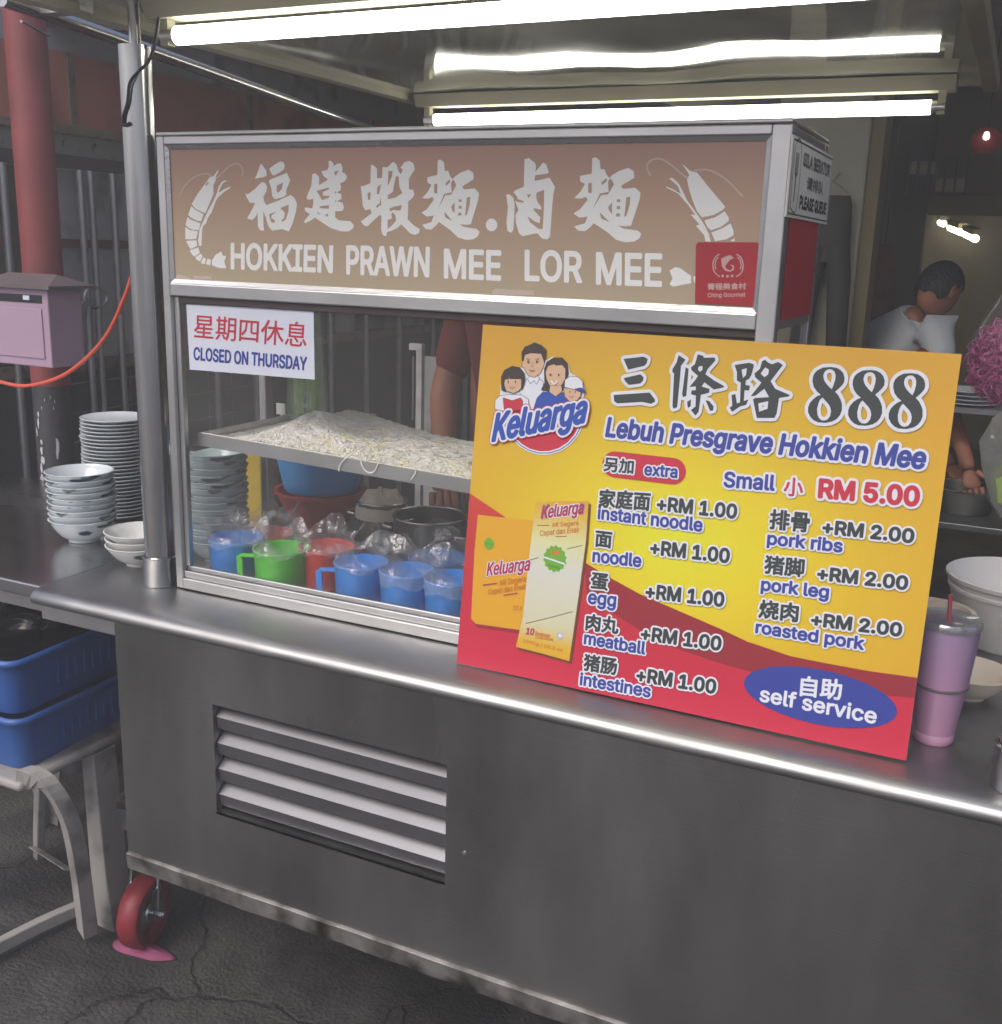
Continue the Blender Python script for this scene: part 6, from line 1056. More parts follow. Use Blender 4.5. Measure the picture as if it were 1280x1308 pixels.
# second stool behind, seen between crate and cabinet
def crate(z, label, x, y, wx, wy, h, rz):
    t = thing('plastic_crate', label, 'crate', (x, y, z), rz, 'blue crates stacked on the stool'); r = .03
    def ring(ex, ey, zz):
        P = []
        for cx, cy, a0 in ((ex - r, ey - r, 0), (-ex + r, ey - r, PI / 2), (-ex + r, -ey + r, PI), (ex - r, -ey + r, 3 * PI / 2)):
            for k in range(6): a = a0 + k * PI / 10; P.append((cx + r * math.cos(a), cy + r * math.sin(a), zz))
        return P
    b = MB(); rings = [ring(wx * .92, wy * .92, .001), ring(wx, wy, h), ring(wx - .003, wy - .003, h), ring(wx * .92 - .003, wy * .92 - .003, .005)]; n = 24
    vs = [q for R_ in rings for q in R_]; fs = [(j * n + k, j * n + (k + 1) % n, (j + 1) * n + (k + 1) % n, (j + 1) * n + k) for j in range(3) for k in range(n)] + [tuple(reversed(range(n))), tuple(3 * n + k for k in range(n))]
    b.add(vs, fs).build('body', 'crate_blue', t, smooth=True)
    P = ring(wx + .006, wy + .006, h - .002); MB().tube(P, .0075, 8, closed=True).build('rim', 'crate_blue', t, smooth=True)
    for s in (1,):
        for k in range(9):
            yy = -wy * .45 + k * wy * .11
            MB().box((wx * .962 - .002, yy, h * .30), (wx * .962 + .0035, yy + .004, h * .72)).build('rib', 'crate_blue', t)
    return t
ca = (-0.301,0.037,0.455)
cxr, cyf = -.352, -.01
crate(.4525, 'lower of the two blue crates on the grey stool', -.56, .20, .20, .20, .112, .03)
crate(.5685, 'upper blue crate full of black bowls', -.565, .20, .205, .205, .115, .03)
kb = thing('black_bowl', '', 'bowl', group='black bowls in the upper crate')
MB().lathe(bowl_profile(.058, .042, .03), 36).build('body', 'black_bowl', kb, smooth=True)
i = 0
for (x, y, n_) in ((-.455, .09, 8), (-.58, .11, 8), (-.44, .22, 9), (-.56, .25, 9), (-.68, .13, 7)):
    for k in range(n_):
        o = kb if i == 0 else dup(kb); i += 1
        o.location = (x + random.uniform(-.003, .003), y, .574 + k * .0105 * 1.35); o.rotation_euler = (random.uniform(-.2, .2) * (k > 4) + .05, random.uniform(-.2, .2) * (k > 4), 0)
        where = {(-.455, .09): 'front right', (-.58, .11): 'front middle', (-.44, .22): 'rear right', (-.56, .25): 'rear middle', (-.68, .13): 'front left'}[(x, y)]
        o['label'] = '%s black bowl of the %s stack in the upper crate' % ('top' if k == n_ - 1 else ordn[k], where)
sf = thing('foil_packet', 'crumpled silvery packet lying on the black bowls', 'packet', (-.40, .13, .715), .4)
MB().add([(random.uniform(-.002, .002) + x * .011, y * .014, .004 * math.sin(x * 2.1 + y) + random.uniform(0, .004)) for y in range(-2, 3) for x in range(-2, 3)], [(j * 5 + i, j * 5 + i + 1, (j + 1) * 5 + i + 1, (j + 1) * 5 + i) for j in range(4) for i in range(4)]).build('foil', 'caster_steel', sf)
# pink rag under the wheel
rg = [(0, 0, .008)]; n = 26; rc = (-0.24,0.181,0.0); ax = (0.124 / 2, 0.007000000000000006 / 2)
for k in range(1, 6):
    for i in range(n):
        t = 2 * PI * i / n; u = k / 5 * (1 + .12 * math.sin(2 * t + .6) + .06 * math.sin(5 * t)); c_, s_ = math.cos(t) * u, math.sin(t) * u
        rg.append((ax[0] * 1.15 * c_ - ax[1] * .42 * s_, ax[1] * 1.15 * c_ + ax[0] * .42 * s_, (.011 * (1 - (k / 5) ** 2) + .004 * math.sin(t * 3 + k) * (1 - k / 5)) + .003))
fs = [(0, 1 + i, 1 + (i + 1) % n) for i in range(n)] + [(1 + k * n + i, 1 + (k + 1) * n + i, 1 + (k + 1) * n + (i + 1) % n, 1 + k * n + (i + 1) % n) for k in range(4) for i in range(n)]
o = MB().add([(x + rc[0], y + rc[1] - .012, z) for x, y, z in rg], fs).build('pink_rag', 'rag_pink', None, smooth=True)
o.modifiers.new('t', 'SOLIDIFY').thickness = .0025; props(o, 'bright pink rag pinched under the red caster wheel', 'rag')

# orange hose, black cable
hs = thing('orange_hose', 'thin orange hose drooping from the post towards the mailbox', 'hose')
MB().tube(bez([(-0.381,0.4,1.482), (-0.394,0.4,1.392), (-0.429,0.4,1.324), (-0.475,0.4,1.26), (-0.543,0.4,1.203), (-0.623,0.4,1.159), (-0.722,0.4,1.133), (-0.808,0.4,1.135), (-0.96,0.4,1.155)], 6), .0042, 10).build('hose', 'hose_orange', hs, smooth=True)
cbl = thing('black_cable', 'black cable looping down the top of the round post', 'cable')
MB().tube(bez([(-0.015,0.096,1.795), (-0.025,0.096,1.758), (-0.038,0.094,1.732), (-0.059,0.092,1.716), (-0.079,0.094,1.701), (-0.088,0.096,1.673), (-0.099,0.097,1.652), (-0.1,0.097,1.638), (-0.086,0.097,1.641)], 6), .0026, 8).build('cable', 'cable_black', cbl, smooth=True)
HAZE = .045

# ================================================================ LEFT BUILDING: wall along the depth of the stall
WX = -1.35
wl = thing('shop_wall', 'long shop wall on the left with faded red band, beige ledge and dark lower part', 'wall')
W0, W1 = .35, 5.6
n = 0
y = W0
while y < W1 - .01:
    y2 = min(y + .82, W1); box('red_panel', (WX, y + .003, 1.776), (WX - .02, y2 - .003, 1.978), 'wall_red', wl); MB().box((WX + .001, y2 - .012, 1.776), (WX + .011, y2 + .012, 1.978)).build('batten', 'beam_beige', wl); y = y2
box('upper_wall', (WX - .02, W0, 1.979), (WX - .005, W1, 2.62), 'wall_grey', wl)
box('ledge', (WX - .02, W0, 1.748), (WX + .03, W1, 1.7755), 'beam_beige', wl, .004)
box('lintel', (WX - .02, W0, 1.690), (WX + .006, W1, 1.7475), 'plate_chipped', wl)
box('top_track', (WX - .02, W0, 1.652), (WX + .035, W1, 1.689), 'rail_dark', wl, .002)
rnd = random.Random(3); y = W0
while y < W1:
    w_ = rnd.choice((.07, .1, .15, .19)); m = rnd.choice(('wall_grey', 'wall_grey', 'cream_wall', 'cardboard', 'dark_wall')); 
    box('shutter_panel', (WX - .045 - rnd.uniform(0, .02), y + .002, 1.088), (WX - .015, min(y + w_, W1), 1.6515), m, wl); y += w_ + rnd.choice((.0, .02))
box('mid_rail', (WX - .014, W0, 1.425), (WX - .002, W1, 1.45), 'rust', wl)
box('bottom_rail', (WX - .04, W0, 1.052), (WX + .01, W1, 1.086), 'beam_beige', wl, .003)
box('lower_wall', (WX - .06, W0, .0), (WX - .03, W1, 1.0515), 'black_base', wl)
box('dark_backing', (WX - .07, W0, 1.05), (WX - .066, W1, 1.65), 'dark_wall', wl)  # dark sheet behind the gaps between the shutter panels
# sliding gate bars
gt = thing('steel_gate', 'vertical steel bars of a folding gate standing before the left shop wall', 'gate')
for yy in (0.8715958347381527, 0.9511080153299465, 1.1429375674384101, 1.2711841718079009, 1.1826487944274076, 1.52, 1.72, 1.94, 2.18, 2.43, 2.7, 2.98, 3.3, 3.65, 4.0):
    yy = float(yy); MB().tube([(WX + .045, yy, .02), (WX + .045, yy, 1.649)], .011 if yy < 1.5 else .014, 10).build('bar', 'bar_steel', gt, smooth=True)
MB().beam((WX + .045, .6, .018), (WX + .045, 4.1, .018), .03, .03).build('floor_track', 'rail_dark', gt)
lk = (-1.29,1.17,1.279); MB().tube([(WX + .05, lk[1] + .045 * math.cos(a), lk[2] + .03 * math.sin(a)) for a in [PI * 2 * k / 16 for k in range(16)]], .006, 8, closed=True).beam((WX + .05, lk[1] - .08, lk[2] - .05), (WX + .05, lk[1] - .02, lk[2]), .01, .02).build('latch', 'bar_steel', gt, smooth=True)
gm = thing('wire_mesh', 'thin wire mesh grid hanging on the dark wall above the plates', 'wire grid')
for k in range(9): MB().tube([(WX + .02, .95 + k * .125, .62), (WX + .02, .95 + k * .125, 1.04)], .0022, 5).build('wire', 'mesh_wire', gm)
for k in range(5): MB().tube([(WX + .0245, .93, .66 + k * .09), (WX + .0245, 1.98, .66 + k * .09)], .0022, 5).build('wire', 'mesh_wire', gm)
# round column, red above, black and peeling below
cl = thing('round_column', 'round red painted column with black peeling base at the left edge', 'column', (-0.9854, .70, 0))
CR = 0.0477; CXC = -0.9854
tube('shaft', [(0, 0, 1.085), (0, 0, 2.6)], CR + .0005, 'red_paint', cl, 36); tube('base', [(0, 0, 0), (0, 0, 1.0845)], CR - .0005, 'black_base', cl, 36)
rnd = random.Random(11)
def flake(a0, z0, w_, h_):
    k = 12; P = [(a0 + w_ * rnd.uniform(.45, 1) * math.cos(2 * PI * i / k), z0 + h_ * rnd.uniform(.45, 1) * math.sin(2 * PI * i / k)) for i in range(k)]
    vs = [((CR + .0004) * math.cos(a), (CR + .0004) * math.sin(a), z) for a, z in P]; vs += [((CR + .0014) * math.cos(a0 + (a - a0) * .96), (CR + .0014) * math.sin(a0 + (a - a0) * .96), z0 + (z - z0) * .96) for a, z in P]
    MB().add(vs, [(i, (i + 1) % k, k + (i + 1) % k, k + i) for i in range(k)] + [tuple(k + i for i in range(k))]).build('paint_flake', 'peel_white', cl)
aC = math.atan2(_C[1] - .70, _C[0] - CXC)
flake(aC + .08, .925, .13, .035)
for k in range(12): flake(aC - .95 + rnd.uniform(-.16, .2), .75 + k * .024, rnd.uniform(.06, .2), rnd.uniform(.008, .02))
for k in range(5): flake(aC + rnd.uniform(-.6, .5), 1.04 + rnd.uniform(-.02, .03), .03, .006)
# mailbox
mx = thing('mailbox', 'faded pink metal mailbox with grey roof and dark slot hung on the column', 'mailbox')
a, b = (-0.752,0.5,1.34), (-0.77,0.5,1.161)
xa, xb = a[0] - .20, a[0]; za, zb_ = b[2], a[2]
box('body', (xa, .50, za), (xb, .60, zb_), 'mailbox_pink', mx, .003)
MB().add([(xa - .02, .485, zb_ + .0005), (xb + .022, .485, zb_ + .0005), (xb + .022, .62, zb_ + .0005), (xa - .02, .62, zb_ + .0005), (xa - .02, .485, zb_ + .008), (xb + .022, .485, zb_ + .008), (xb - .02, .55, zb_ + .032), (xa + .02, .55, zb_ + .032), (xb + .022, .62, zb_ + .008), (xa - .02, .62, zb_ + .008)], [(3, 2, 1, 0), (0, 1, 5, 4), (4, 5, 6, 7), (1, 2, 8, 5), (2, 3, 9, 8), (3, 0, 4, 9), (5, 8, 6), (9, 4, 7), (8, 9, 7, 6)]).build('roof', 'mailbox_roof', mx)
box('slot', (xa + .02, .4985, zb_ - .032), (xb - .018, .4998, zb_ - .014), 'black_plastic', mx)
box('door', (xa + .015, .4972, za + .02), (xb - .02, .4998, zb_ - .045), 'mailbox_pink', mx, .001)
box('paper', (xb - .075, .4965, zb_ - .026), (xb - .055, .498, zb_ - .016), 'paper_white', mx)
box('bracket', (xb - .13, .6002, za + .05), (xb - .10, .66, za + .08), 'mailbox_roof', mx)
# awning over the passage, dark corrugated sheet
aw = thing('awning', 'dark corrugated awning sheet above the passage on the left', 'awning'); mb = MB(); vs = []; NX = 60
for k in range(NX + 1):
    x = WX - .01 + (1.35 - .33) * k / NX
    for y_, z_ in ((1.1, 2.12), (5.5, 2.30)): vs.append((x, y_, z_ + .008 * math.sin(k * 1.2) - (.10 * k / NX)))
mb.add(vs, [(2 * k, 2 * k + 1, 2 * k + 3, 2 * k + 2) for k in range(NX)]).build('sheet', 'awning', aw, smooth=True)
MB().beam((WX, 1.11, 2.06), (-.33, 1.11, 1.96), .03, .04).build('edge_beam', 'rail_dark', aw)
for q in (((-0.714,0.45,1.894), (-0.801,0.6,1.896)),): MB().tube([Vector(q[0]), Vector(q[1])], .003, 6).build('wire', 'post_steel', aw)
MB().tube([(-.62, 1.1, 1.97), (-.62, 5, 1.98)], .018, 10).tube([(-.9, 1.1, 1.98), (-.9, 5, 2.0)], .012, 8).build('pipe', 'rail_dark', aw, smooth=True)

# ================================================================ BACK OF THE SHOP
flr = None
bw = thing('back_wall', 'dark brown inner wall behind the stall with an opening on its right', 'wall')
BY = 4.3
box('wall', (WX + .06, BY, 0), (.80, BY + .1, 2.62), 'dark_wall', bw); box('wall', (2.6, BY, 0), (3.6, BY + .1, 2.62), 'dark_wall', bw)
box('beam', (.801, BY - .02, 1.675), (2.599, BY + .1, 1.763), 'brown_wall', bw, .005); box('upper_wall', (.801, BY + .02, 1.767), (2.599, BY + .1, 2.62), 'brown_wall', bw)
tr_ = thing('transom_window', 'dim barred transom panes high on the inner wall', 'window'); wz0, wz1, wz2, wz3 = 1.779, 1.835, 1.855, 1.911
wx = [0.7, 0.741, 0.789, 0.824, 0.864, 0.911, 0.958]
for i in range(3): box('pane', (wx[i] + .008, BY - .035, wz2), (wx[i + 1] - .004, BY - .022, wz3), 'window_pane', tr_)
for i in range(3, 6): box('pane', (wx[i] + .004, BY - .035, wz0), (wx[i + 1] - .004, BY - .022, wz1), 'window_pane', tr_)
for i in range(7): box('bar', (wx[i] - .004, BY - .05, wz0 - .02), (wx[i] + .003, BY - .036, wz3 + .02), 'rail_dark', tr_)
fw = thing('far_wall', 'yellowish panelled wall of the far room lit by strip lamps', 'wall'); 
box('wall', (-.2, 8.0, 0), (4.0, 8.1, 2.62), 'olive_wall', fw)
for k in range(9): box('panel', (.55 + k * .36, 7.97, .0), (.55 + k * .36 + (.2 if k % 2 else .32), 7.999, 2.3), 'cream_wall' if k % 2 else 'olive_wall', fw)
box('side_wall', (-.2, 4.45, 0), (-.1, 7.95, 2.62), 'dark_wall', fw); box('side_wall', (3.9, 4.45, 0), (4.0, 7.95, 2.62), 'dark_wall', fw)
for k, (a, b) in enumerate((((0.714,6.5,1.709), (0.759,6.2,1.69)), ((0.81,6.0,1.662), (0.901,5.6,1.626)), ((0.927,5.5,1.615), (0.994,5.15,1.584)))):
    t = thing('strip_lamp', ('farthest of the three small glowing strip lamps in the far room', 'middle one of the three small glowing strip lamps in the far room', 'nearest of the three small glowing strip lamps in the far room')[k], 'lamp', group='strip lamps in the far room')
    MB().tube([a, b], .018, 10).build('tube', 'far_glow', t, smooth=True); MB().beam(Vector(a) + Vector((0, 0, .035)), Vector(b) + Vector((0, 0, .035)), .05, .03).build('housing', 'housing', t)
rf_ = thing('shade_roof', 'ceiling added over the shop behind the stall to keep it dark', 'roof'); box('ceiling', (-.30, 1.45, 2.45), (4.0, 8.1, 2.55), 'brown_wall', rf_)  # roof added to keep skylight out and the interior dark
box('fascia', (-.30, 1.42, 2.2), (4.0, 1.449, 2.55), 'brown_wall', rf_)
for k in range(6): box('joist', (-.28, 1.9 + k * .9, 2.38), (3.98, 1.98 + k * .9, 2.449), 'brown_wall', rf_)
rw = thing('right_wall', 'dark side wall of the shop on the right beyond the picture', 'wall'); box('wall', (3.6, .9, 0), (3.7, 4.25, 2.4), 'dark_wall', rw)
# pale pillar behind the sign box
pl_ = thing('pale_pillar', 'pale greenish wall pillar right of the sign box', 'pillar'); pX = (0.609, 0.772)
box('shaft', (pX[0] - .12, 2.3, 0), (pX[1], 2.5, 2.44), 'cream_wall', pl_, .01); box('edge_strip', (pX[1] + .001, 2.32, 0), (pX[1] + .04, 2.48, 2.44), 'brown_wall', pl_)
# dark trousers hanging on the pillar
ts = thing('hanging_trousers', 'black trousers hanging against the pale pillar beside the queue notice', 'trousers'); q = (0.685,2.26,1.649); qz = 1.231; hh = q[2] - qz
def cone(name, pts, m, par): return MB().tube([p_ for p_, r in pts], [r for p_, r in pts], 16).build(name, m, par, smooth=True)
MB().lathe([(0, 0), (.055, 0), (.062, -.03), (.068, -.12), (.066, -.2), (0, -.205)], 24, (q[0], 2.25, q[2]), 1, .5).build('waist', 'trouser', ts, smooth=True)
for s in (-1, 1): cone('trouser_leg', [((q[0] + s * .028, 2.25, q[2] - .15), .041), ((q[0] + s * .045, 2.25, q[2] - hh * .6), .036), ((q[0] + s * .062, 2.25, qz - .12), .030)], 'trouser', ts)
MB().tube([(q[0] - .05, 2.25, q[2] + .005), (q[0], 2.25, q[2] + .045), (q[0] + .05, 2.25, q[2] + .005)], .003, 6).tube([(q[0], 2.25, q[2] + .045), (q[0] + .01, 2.29, q[2] + .07)], .003, 6).build('hanger', 'bar_steel', ts, smooth=True)
# cardboard / orange sack on the wall
ob = (0.766,2.9,1.465); ap = thing('hanging_apron', 'dull reddish apron hanging in the shadow behind the bending person', 'apron'); 
MB().lathe([(0, 0), (.03, 0), (.045, -.06), (.06, -.3), (.055, -.42), (0, -.42)], 18, (ob[0] + .02, 2.9, ob[2] + .05), 1, .35).build('cloth', 'rust', ap, smooth=True); MB().tube([(ob[0] + .02, 2.9, ob[2] + .04), (ob[0] + .02, 2.9, 2.38)], .003, 6).build('cord', 'cable_black', ap)
# red lantern
ln = (1.101,2.3,1.809); la = thing('red_lantern', 'round red paper lantern hanging in the dark at the upper right', 'lantern', ln)
MB().lathe([(.010, -.036), (.024, -.033), (.038, -.018), (.042, 0), (.038, .018), (.024, .033), (.010, .036)], 28).build('shade', 'lantern_red', la, smooth=True); MB().tube([(0, 0, .036), (0, 0, 2.448 - ln[2])], .002, 6).build('cord', 'cable_black', la)
MB().lathe([(0, -.012), (.008, -.008), (.01, 0), (.006, .012), (0, .014)], 14, (-.0, -.047, .008)).build('bulb', 'bulb_glow', la, smooth=True)
# rack post seen through the glass and a pale panel
rk = thing('rack', 'pale metal rack frame behind the display case', 'rack'); a = (-0.433,1.6,1.146); b = (-0.405,1.6,1.148); zb2 = 0.871
box('upright', (b[0] - .012, 1.6, 0), (b[0] + .008, 1.62, a[2]), 'wall_grey', rk); box('arm', (a[0] - .01, 1.6, a[2] + .0002), (b[0] + .008, 1.62, a[2] + .02), 'wall_grey', rk)
for k in range(4): MB().tube([(a[0], 1.61, a[2] - .02), (a[0], 1.61, a[2] - .22)], .003, 6).build('rod', 'bar_steel', rk) if k == 0 else None
pn = thing('pale_panel', 'dull grey board leaning in the gloom behind the case, left of the red shirt', 'panel'); a = (-0.561,1.9,1.095); b = (-0.488,1.9,0.913)
box('board', (a[0], 1.9, 0), (b[0], 1.92, a[2]), 'wall_grey', pn)

# work table inside, pan and stove things at the right
tw = thing('work_table', 'steel work table inside the shop at which the bending person works', 'table'); tzv = 0.749
box('tabletop', (.75, 1.88, tzv - .02), (2.2, 2.45, tzv), 'stainless_top', tw, .003)
for x, y_ in ((.78, 1.92), (2.16, 1.92), (.78, 2.41), (2.16, 2.41)): box('leg', (x - .015, y_ - .015, 0), (x + .015, y_ + .015, tzv - .0205), 'bar_steel', tw)
box('shelf', (.79, 1.93, .35), (2.15, 2.40, .365), 'rail_dark', tw)
wp = basin('wash_basin', 'dark steel washing bowl with bright rim under the working hands', 'basin', .07, .10, .075, 'pot_steel', (1.18, 2.06, tzv + .0005))
pp = (1.128,2.2,1.079)
for k in range(4):
    o = thing('dinner_plate', '%s plate of the small pile below the raffia bag' % ordn[k] if k < 3 else 'top plate of the small pile below the raffia bag', 'plate', (pp[0] + .02, 2.22, pp[2] - .035 + k * .012), group='plates on the inner shelf'); MB().lathe([(0, 0), (.05, 0), (.085, .008), (.086, .011), (.05, .005), (0, .004)], 32).build('body', 'porcelain', o, smooth=True)
sh = thing('inner_shelf', 'narrow steel shelf behind the raffia bag holding a few plates', 'shelf'); box('board', (pp[0] - .10, 2.12, pp[2] - .05), (pp[0] + .55, 2.34, pp[2] - .0355), 'bar_steel', sh)
for x in (pp[0] - .09, pp[0] + .54): box('bracket', (x - .008, 2.32, tzv + .0005), (x + .008, 2.335, pp[2] - .0505), 'bar_steel', sh)

# ================================================================ PEOPLE
def P_(x, y, d): return None
pe = thing('person', 'person in grey T-shirt and red apron bending over the work table at the right', 'person', group='people')
hip, waist, chest, nk, hd = (0.896,2.66,0.849), (0.887,2.64,1.017), (0.902,2.6,1.196), (0.97,2.53,1.302), (1.009,2.5,1.372)
shR, elR, haR = (1.018,2.5,1.235), (1.091,2.36,1.014), (1.18,2.13,0.861)
shL, elL, haL = (0.834,2.72,1.225), (0.943,2.72,0.957), (1.119,2.42,0.817)
hipz = hip
kneeR, footR = (hip[0] + .05, hip[1] - .02, .46), (hip[0] + .0, hip[1] + .05, .05)
kneeL, footL = (hip[0] - .06, hip[1] + .12, .46), (hip[0] - .1, hip[1] + .2, .05)
bar_mesh('body', [(hip, (.085, .08)), (waist, (.07, .065)), (chest, (.07, .065)), (nk, .052), (shR, .038), (elR, .030), (haR, .022), (shL, .038), (elL, .030), (haL, .022), ((hip[0] + .05, hip[1] - .03, hip[2] - .08), .075), (kneeR, .05), (footR, .035), ((hip[0] - .05, hip[1] + .05, hip[2] - .08), .075), (kneeL, .05), (footL, .035), ((footR[0] + .1, footR[1] - .08, .035), .03), ((footL[0] + .1, footL[1] - .08, .035), .03)],
         [(0, 1), (1, 2), (2, 3), (2, 4), (4, 5), (5, 6), (2, 7), (7, 8), (8, 9), (0, 10), (10, 11), (11, 12), (0, 13), (13, 14), (14, 15), (12, 16), (15, 17)], 'skin', pe)
def between(a, b, t): return tuple(a[i] + (b[i] - a[i]) * t for i in range(3))
bar_mesh('shirt', [(waist, (.115, .105)), (between(waist, chest, .55), (.118, .108)), (chest, (.112, .108)), (between(chest, nk, .75), (.075, .07)), (shR, .062), (between(shR, elR, .42), .05), (shL, .062), (between(shL, elL, .42), .05), (hip, (.115, .105))], [(0, 1), (1, 2), (2, 3), (2, 4), (4, 5), (2, 6), (6, 7), (8, 0)], 'shirt_grey', pe)
bar_mesh('trousers', [((hip[0], hip[1], hip[2] - .01), (.118, .105)), ((hip[0] + .05, hip[1] - .03, hip[2] - .1), .088), (kneeR, .064), (between(kneeR, footR, .85), .05), ((hip[0] - .05, hip[1] + .05, hip[2] - .1), .088), (kneeL, .064), (between(kneeL, footL, .85), .05)], [(0, 1), (1, 2), (2, 3), (0, 4), (4, 5), (5, 6)], 'trouser', pe)
ap0 = (1.017,2.44,1.201)
bar_mesh('apron', [(between(ap0, chest, .15), (.05, .05)), ((1.015,2.46,1.123), (.06, .06)), ((1.009,2.52,0.934), (.07, .09)), ((1.018,2.54,0.716), (.07, .09))], [(0, 1), (1, 2), (2, 3)], 'shirt_red', pe)
def head(par, c, R_, fx, tilt, hair='hair', scale=1.0):
    """head with face turned to azimuth fx and pitched down by tilt"""
    Mx = Matrix.Translation(c) @ Matrix.Rotation(fx, 4, 'Z') @ Matrix.Rotation(tilt, 4, 'Y') @ Matrix.Scale(scale, 4)
    def put(o): o.data.transform(Mx); return o
    bm = bmesh.new(); bmesh.ops.create_uvsphere(bm, u_segments=36, v_segments=24, radius=1)
    for v in bm.verts:
        x, y, z = v.co; jaw = max(0, -z); w_ = 1 - .28 * jaw; v.co = Vector((x * .098 * (1 - .12 * jaw) + (.012 * jaw if x > 0 else -.0 ), y * .076 * w_, z * .115))
        if x > .3: v.co.x -= .006 * math.exp(-((z - .12) / .14) ** 2) * math.exp(-((abs(y) - .35) / .18) ** 2) * 1.5
        if x > .8: v.co.x += .022 * math.exp(-((z + .12) / .16) ** 2) * math.exp(-(y / .11) ** 2) + .006 * math.exp(-((z + .45) / .08) ** 2) * math.exp(-(y / .25) ** 2)
    me = bpy.data.meshes.new('head'); bm.to_mesh(me); bm.free()
    for q_ in me.polygons: q_.use_smooth = True
    put(link('head', me, 'skin', par))
    for s in (-1, 1):
        b2 = bmesh.new(); bmesh.ops.create_uvsphere(b2, u_segments=16, v_segments=12, radius=1)
        for v in b2.verts:
            x, y, z = v.co; k2 = 1 - .45 * math.exp(-((x / .5) ** 2 + (z / .6) ** 2)) * (1 if y * s > 0 else 0)
            v.co = Vector((-.006 + x * .019 + z * -.004, s * .078 + y * .009 * k2, -.008 + z * .031))
        me_ = bpy.data.meshes.new('ear'); b2.to_mesh(me_); b2.free()
        for q_ in me_.polygons: q_.use_smooth = True
        put(link('ear', me_, 'skin', par))
    for s in (-1, 1): put(MB().lathe([(0, -.008), (.008, -.004), (.009, 0), (.008, .004), (0, .008)], 12, (.084, s * .029, .012)).build('eye', 'cable_black', par, smooth=True))
    put(MB().beam((.098, -.018, -.054), (.098, .018, -.054), .006, .005).build('mouth', 'apron_brown', par))
    bm = bmesh.new(); bmesh.ops.create_uvsphere(bm, u_segments=96, v_segments=64, radius=1); rnd = random.Random(4)
    kill = []
    for v in bm.verts:
        x, y, z = v.co
        lim = -.62 if x < -.25 else (-.62 + (x + .25) * 2.3 if x < .2 else .42)
        if z < lim + .05 * math.sin(y * 9) + rnd.uniform(-.03, .03): kill.append(v)
        v.co = Vector((x * .106, y * .084, z * .123 + .004)) * (1 + .012 * math.sin(x * 23 + y * 31) * math.sin(z * 27) + rnd.uniform(-.004, .006))
    bmesh.ops.delete(bm, geom=kill, context='VERTS'); me = bpy.data.meshes.new('hair'); bm.to_mesh(me); bm.free()
    for q_ in me.polygons: q_.use_smooth = True
    o = put(link('hair', me, hair, par)); sd2 = o.modifiers.new('s', 'SOLIDIFY'); sd2.thickness = .008
head(pe, Vector(hd), .1, .95, .70, scale=.78)
def hand(par, wrist, fwd, nrm, s=1.0):
    """palm, four bent fingers of different length and a thumb from the side of the palm"""
    f = Vector(fwd).normalized(); n_ = Vector(nrm); n_ = (n_ - f * n_.dot(f)).normalized(); u = f.cross(n_); w_ = Vector(wrist)
    def T(a, b, c): return tuple(w_ + (f * a + u * b + n_ * c) * s)
    P = [(T(0, 0, 0), .022 * s), (T(.035, 0, 0), (.033 * s, .014 * s)), (T(.075, 0, 0), (.036 * s, .012 * s))]; E = [(0, 1), (1, 2)]
    bar_mesh('hand', P, E, 'skin', par)
    for k, L in enumerate((.062, .072, .067, .052)):
        b = (k - 1.5) * .018; b_ = [T(.072, b, 0), T(.075 + L * .45, b * 1.05, -.006), T(.075 + L * .75, b * 1.08, -.022), T(.075 + L * .88, b * 1.08, -.038)]
        MB().tube(bez(b_, 3), [(.0092 - .0026 * i / 9) * s for i in range(10)], 8).build('finger', 'skin', par, smooth=True)
    MB().tube(bez([T(.015, -.022, 0), T(.04, -.045, -.006), T(.065, -.055, -.016), T(.082, -.053, -.026)], 3), [(.0115 - .0035 * i / 9) * s for i in range(10)], 8).build('thumb', 'skin', par, smooth=True)
hand(pe, haR, (.25, -.5, -.75), (-.3, -.75, .5), .9); hand(pe, haL, (.45, -.75, -.5), (-.2, -.5, .8), .9)

# cook in red behind the case, mostly hidden by the sign box and the board
ck = thing('person', 'person in red T-shirt and brown apron standing behind the display case', 'person', group='people')
cx, cy_ = 0.14 + .125, .98
ps = [((cx, cy_, .93), (.15, .10)), ((cx, cy_, 1.12), (.14, .095)), ((cx, cy_, 1.32), (.16, .10)), ((cx, cy_ - .01, 1.46), .05), ((cx - .17, cy_, 1.36), .045), ((cx - .215, cy_ - .06, 1.12), .036), ((cx - .11, cy_ - .24, .985), .026), ((cx + .17, cy_, 1.36), .045), ((cx + .215, cy_ - .06, 1.12), .036), ((cx + .11, cy_ - .24, .985), .026),
      ((cx - .09, cy_, .82), .085), ((cx - .1, cy_, .47), .06), ((cx - .1, cy_ + .02, .06), .04), ((cx + .09, cy_, .82), .085), ((cx + .1, cy_, .47), .06), ((cx + .1, cy_ + .02, .06), .04), ((cx - .1, cy_ - .1, .035), .03), ((cx + .1, cy_ - .1, .035), .03)]
ps = [((a[0], a[1], a[2]), r) for a, r in ps]
bar_mesh('body', ps, [(0, 1), (1, 2), (2, 3), (2, 4), (4, 5), (5, 6), (2, 7), (7, 8), (8, 9), (0, 10), (10, 11), (11, 12), (0, 13), (13, 14), (14, 15), (12, 16), (15, 17)], 'skin', ck)
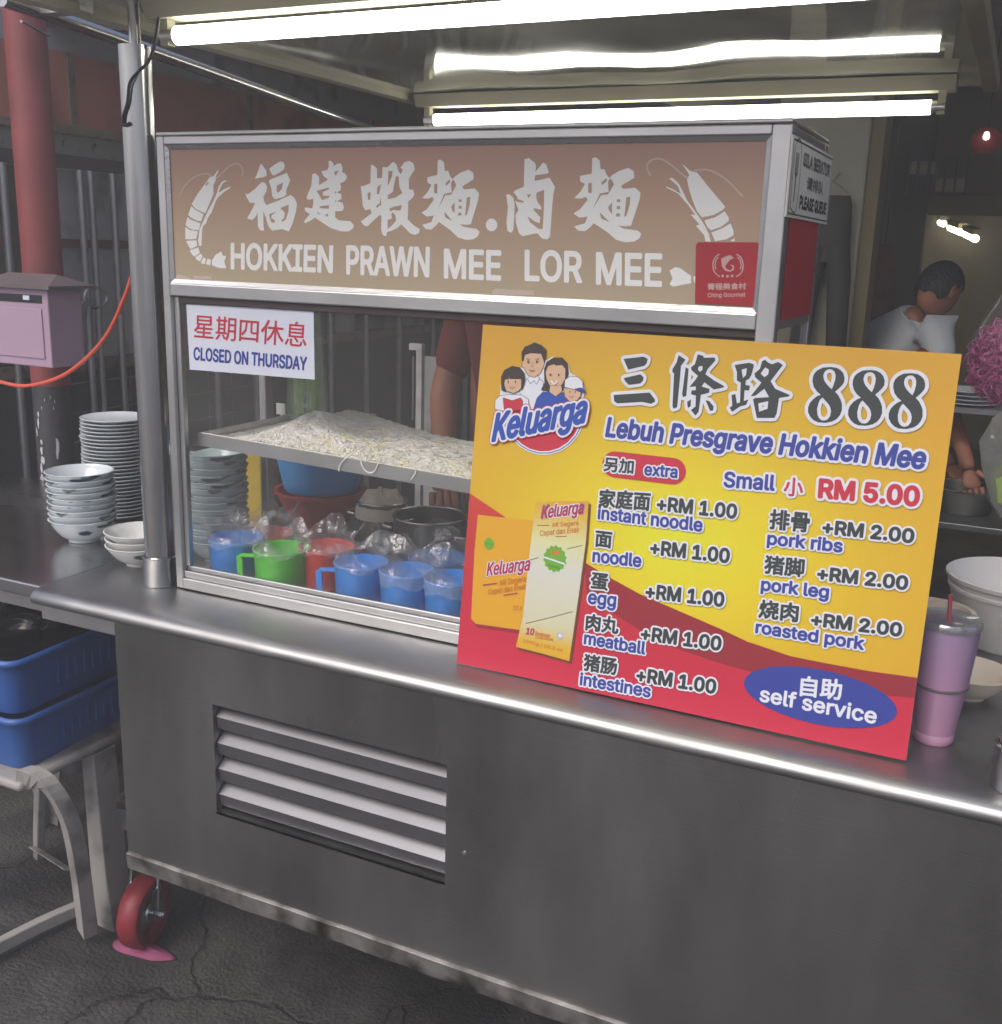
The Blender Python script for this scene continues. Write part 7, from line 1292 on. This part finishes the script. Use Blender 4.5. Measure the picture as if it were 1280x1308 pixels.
bar_mesh('shirt', [((cx, cy_, .96), (.168, .118)), ((cx, cy_, 1.12), (.158, .112)), ((cx, cy_, 1.32), (.175, .116)), ((cx, cy_ - .005, 1.43), (.075, .06)), ((cx - .17, cy_, 1.36), .064), ((cx - .205, cy_ - .05, 1.15), .05), ((cx + .17, cy_, 1.36), .064), ((cx + .205, cy_ - .05, 1.15), .05)], [(0, 1), (1, 2), (2, 3), (2, 4), (4, 5), (2, 6), (6, 7)], 'shirt_red', ck)
bar_mesh('trousers', [((cx, cy_, .93), (.165, .11)), ((cx - .09, cy_, .8), .095), ((cx - .1, cy_, .47), .075), ((cx - .1, cy_ + .02, .12), .055), ((cx + .09, cy_, .8), .095), ((cx + .1, cy_, .47), .075), ((cx + .1, cy_ + .02, .12), .055)], [(0, 1), (1, 2), (2, 3), (0, 4), (4, 5), (5, 6)], 'trouser', ck)
bar_mesh('apron', [((cx, cy_ - .075, 1.17), (.10, .055)), ((cx, cy_ - .09, 1.0), (.13, .06)), ((cx, cy_ - .085, .75), (.14, .06)), ((cx, cy_ - .075, .55), (.14, .05))], [(0, 1), (1, 2), (2, 3)], 'apron_brown', ck)
head(ck, Vector((cx, cy_ - .02, 1.58)), .1, -PI / 2, .35, scale=.95)
hand(ck, ps[6][0], (.35, -.7, -.6), (0, -.5, .8), .9); hand(ck, ps[9][0], (-.35, -.7, -.6), (0, -.5, .8), .9)

# houses across the street, behind the camera: they give the steel something to reflect
for k, (x, w_, h_, m) in enumerate(((-12, 7, 3.4, 'street_wall'), (-4.5, 7.5, 4.0, 'cream_wall'), (3.6, 6.5, 3.3, 'street_wall'))):
    t = thing('shophouse', 'plain low %s shophouse front %s across the street behind the camera' % (('grey', 'cream', 'grey')[k], ('on the left', 'in the middle', 'on the right')[k]), 'building')
    box('wall', (x, -23, 0), (x + w_, -20, h_), m, t); box('door', (x + .6, -19.999, 0), (x + w_ - .6, -19.95, 2.4), 'dark_wall', t)

# thin haze volume added to lift the dark tones
hz = MB().box((-31, -31, -1), (31, 31, 5)).build('haze', None, None) if HAZE else None
if hz:
    m = bpy.data.materials.new('haze_air'); m.use_nodes = True; t = m.node_tree; t.nodes.clear(); o_ = t.nodes.new('ShaderNodeOutputMaterial'); v_ = t.nodes.new('ShaderNodeVolumePrincipled')
    v_.inputs['Color'].default_value = (.93, .93, .95, 1); v_.inputs['Density'].default_value = HAZE; v_.inputs['Anisotropy'].default_value = .2; t.links.new(v_.outputs[0], o_.inputs['Volume']); hz.data.materials.append(m); hz['kind'] = 'stuff'

# ================================================================ put every Empty at the base of its thing
bpy.context.view_layer.update()
for o in [q_ for q_ in SC.objects if q_.type == 'EMPTY' and q_.parent is None and q_.location.length < 1e-6 and q_.children]:
    pts = [c.matrix_world @ Vector(k) for c in o.children if c.type == 'MESH' for k in c.bound_box]
    if not pts: continue
    lo = Vector([min(q_[i] for q_ in pts) for i in range(3)]); hi = Vector([max(q_[i] for q_ in pts) for i in range(3)])
    b0 = Vector(((lo.x + hi.x) / 2, (lo.y + hi.y) / 2, lo.z)); o.location = b0
    for c in o.children: c.location = c.location - b0
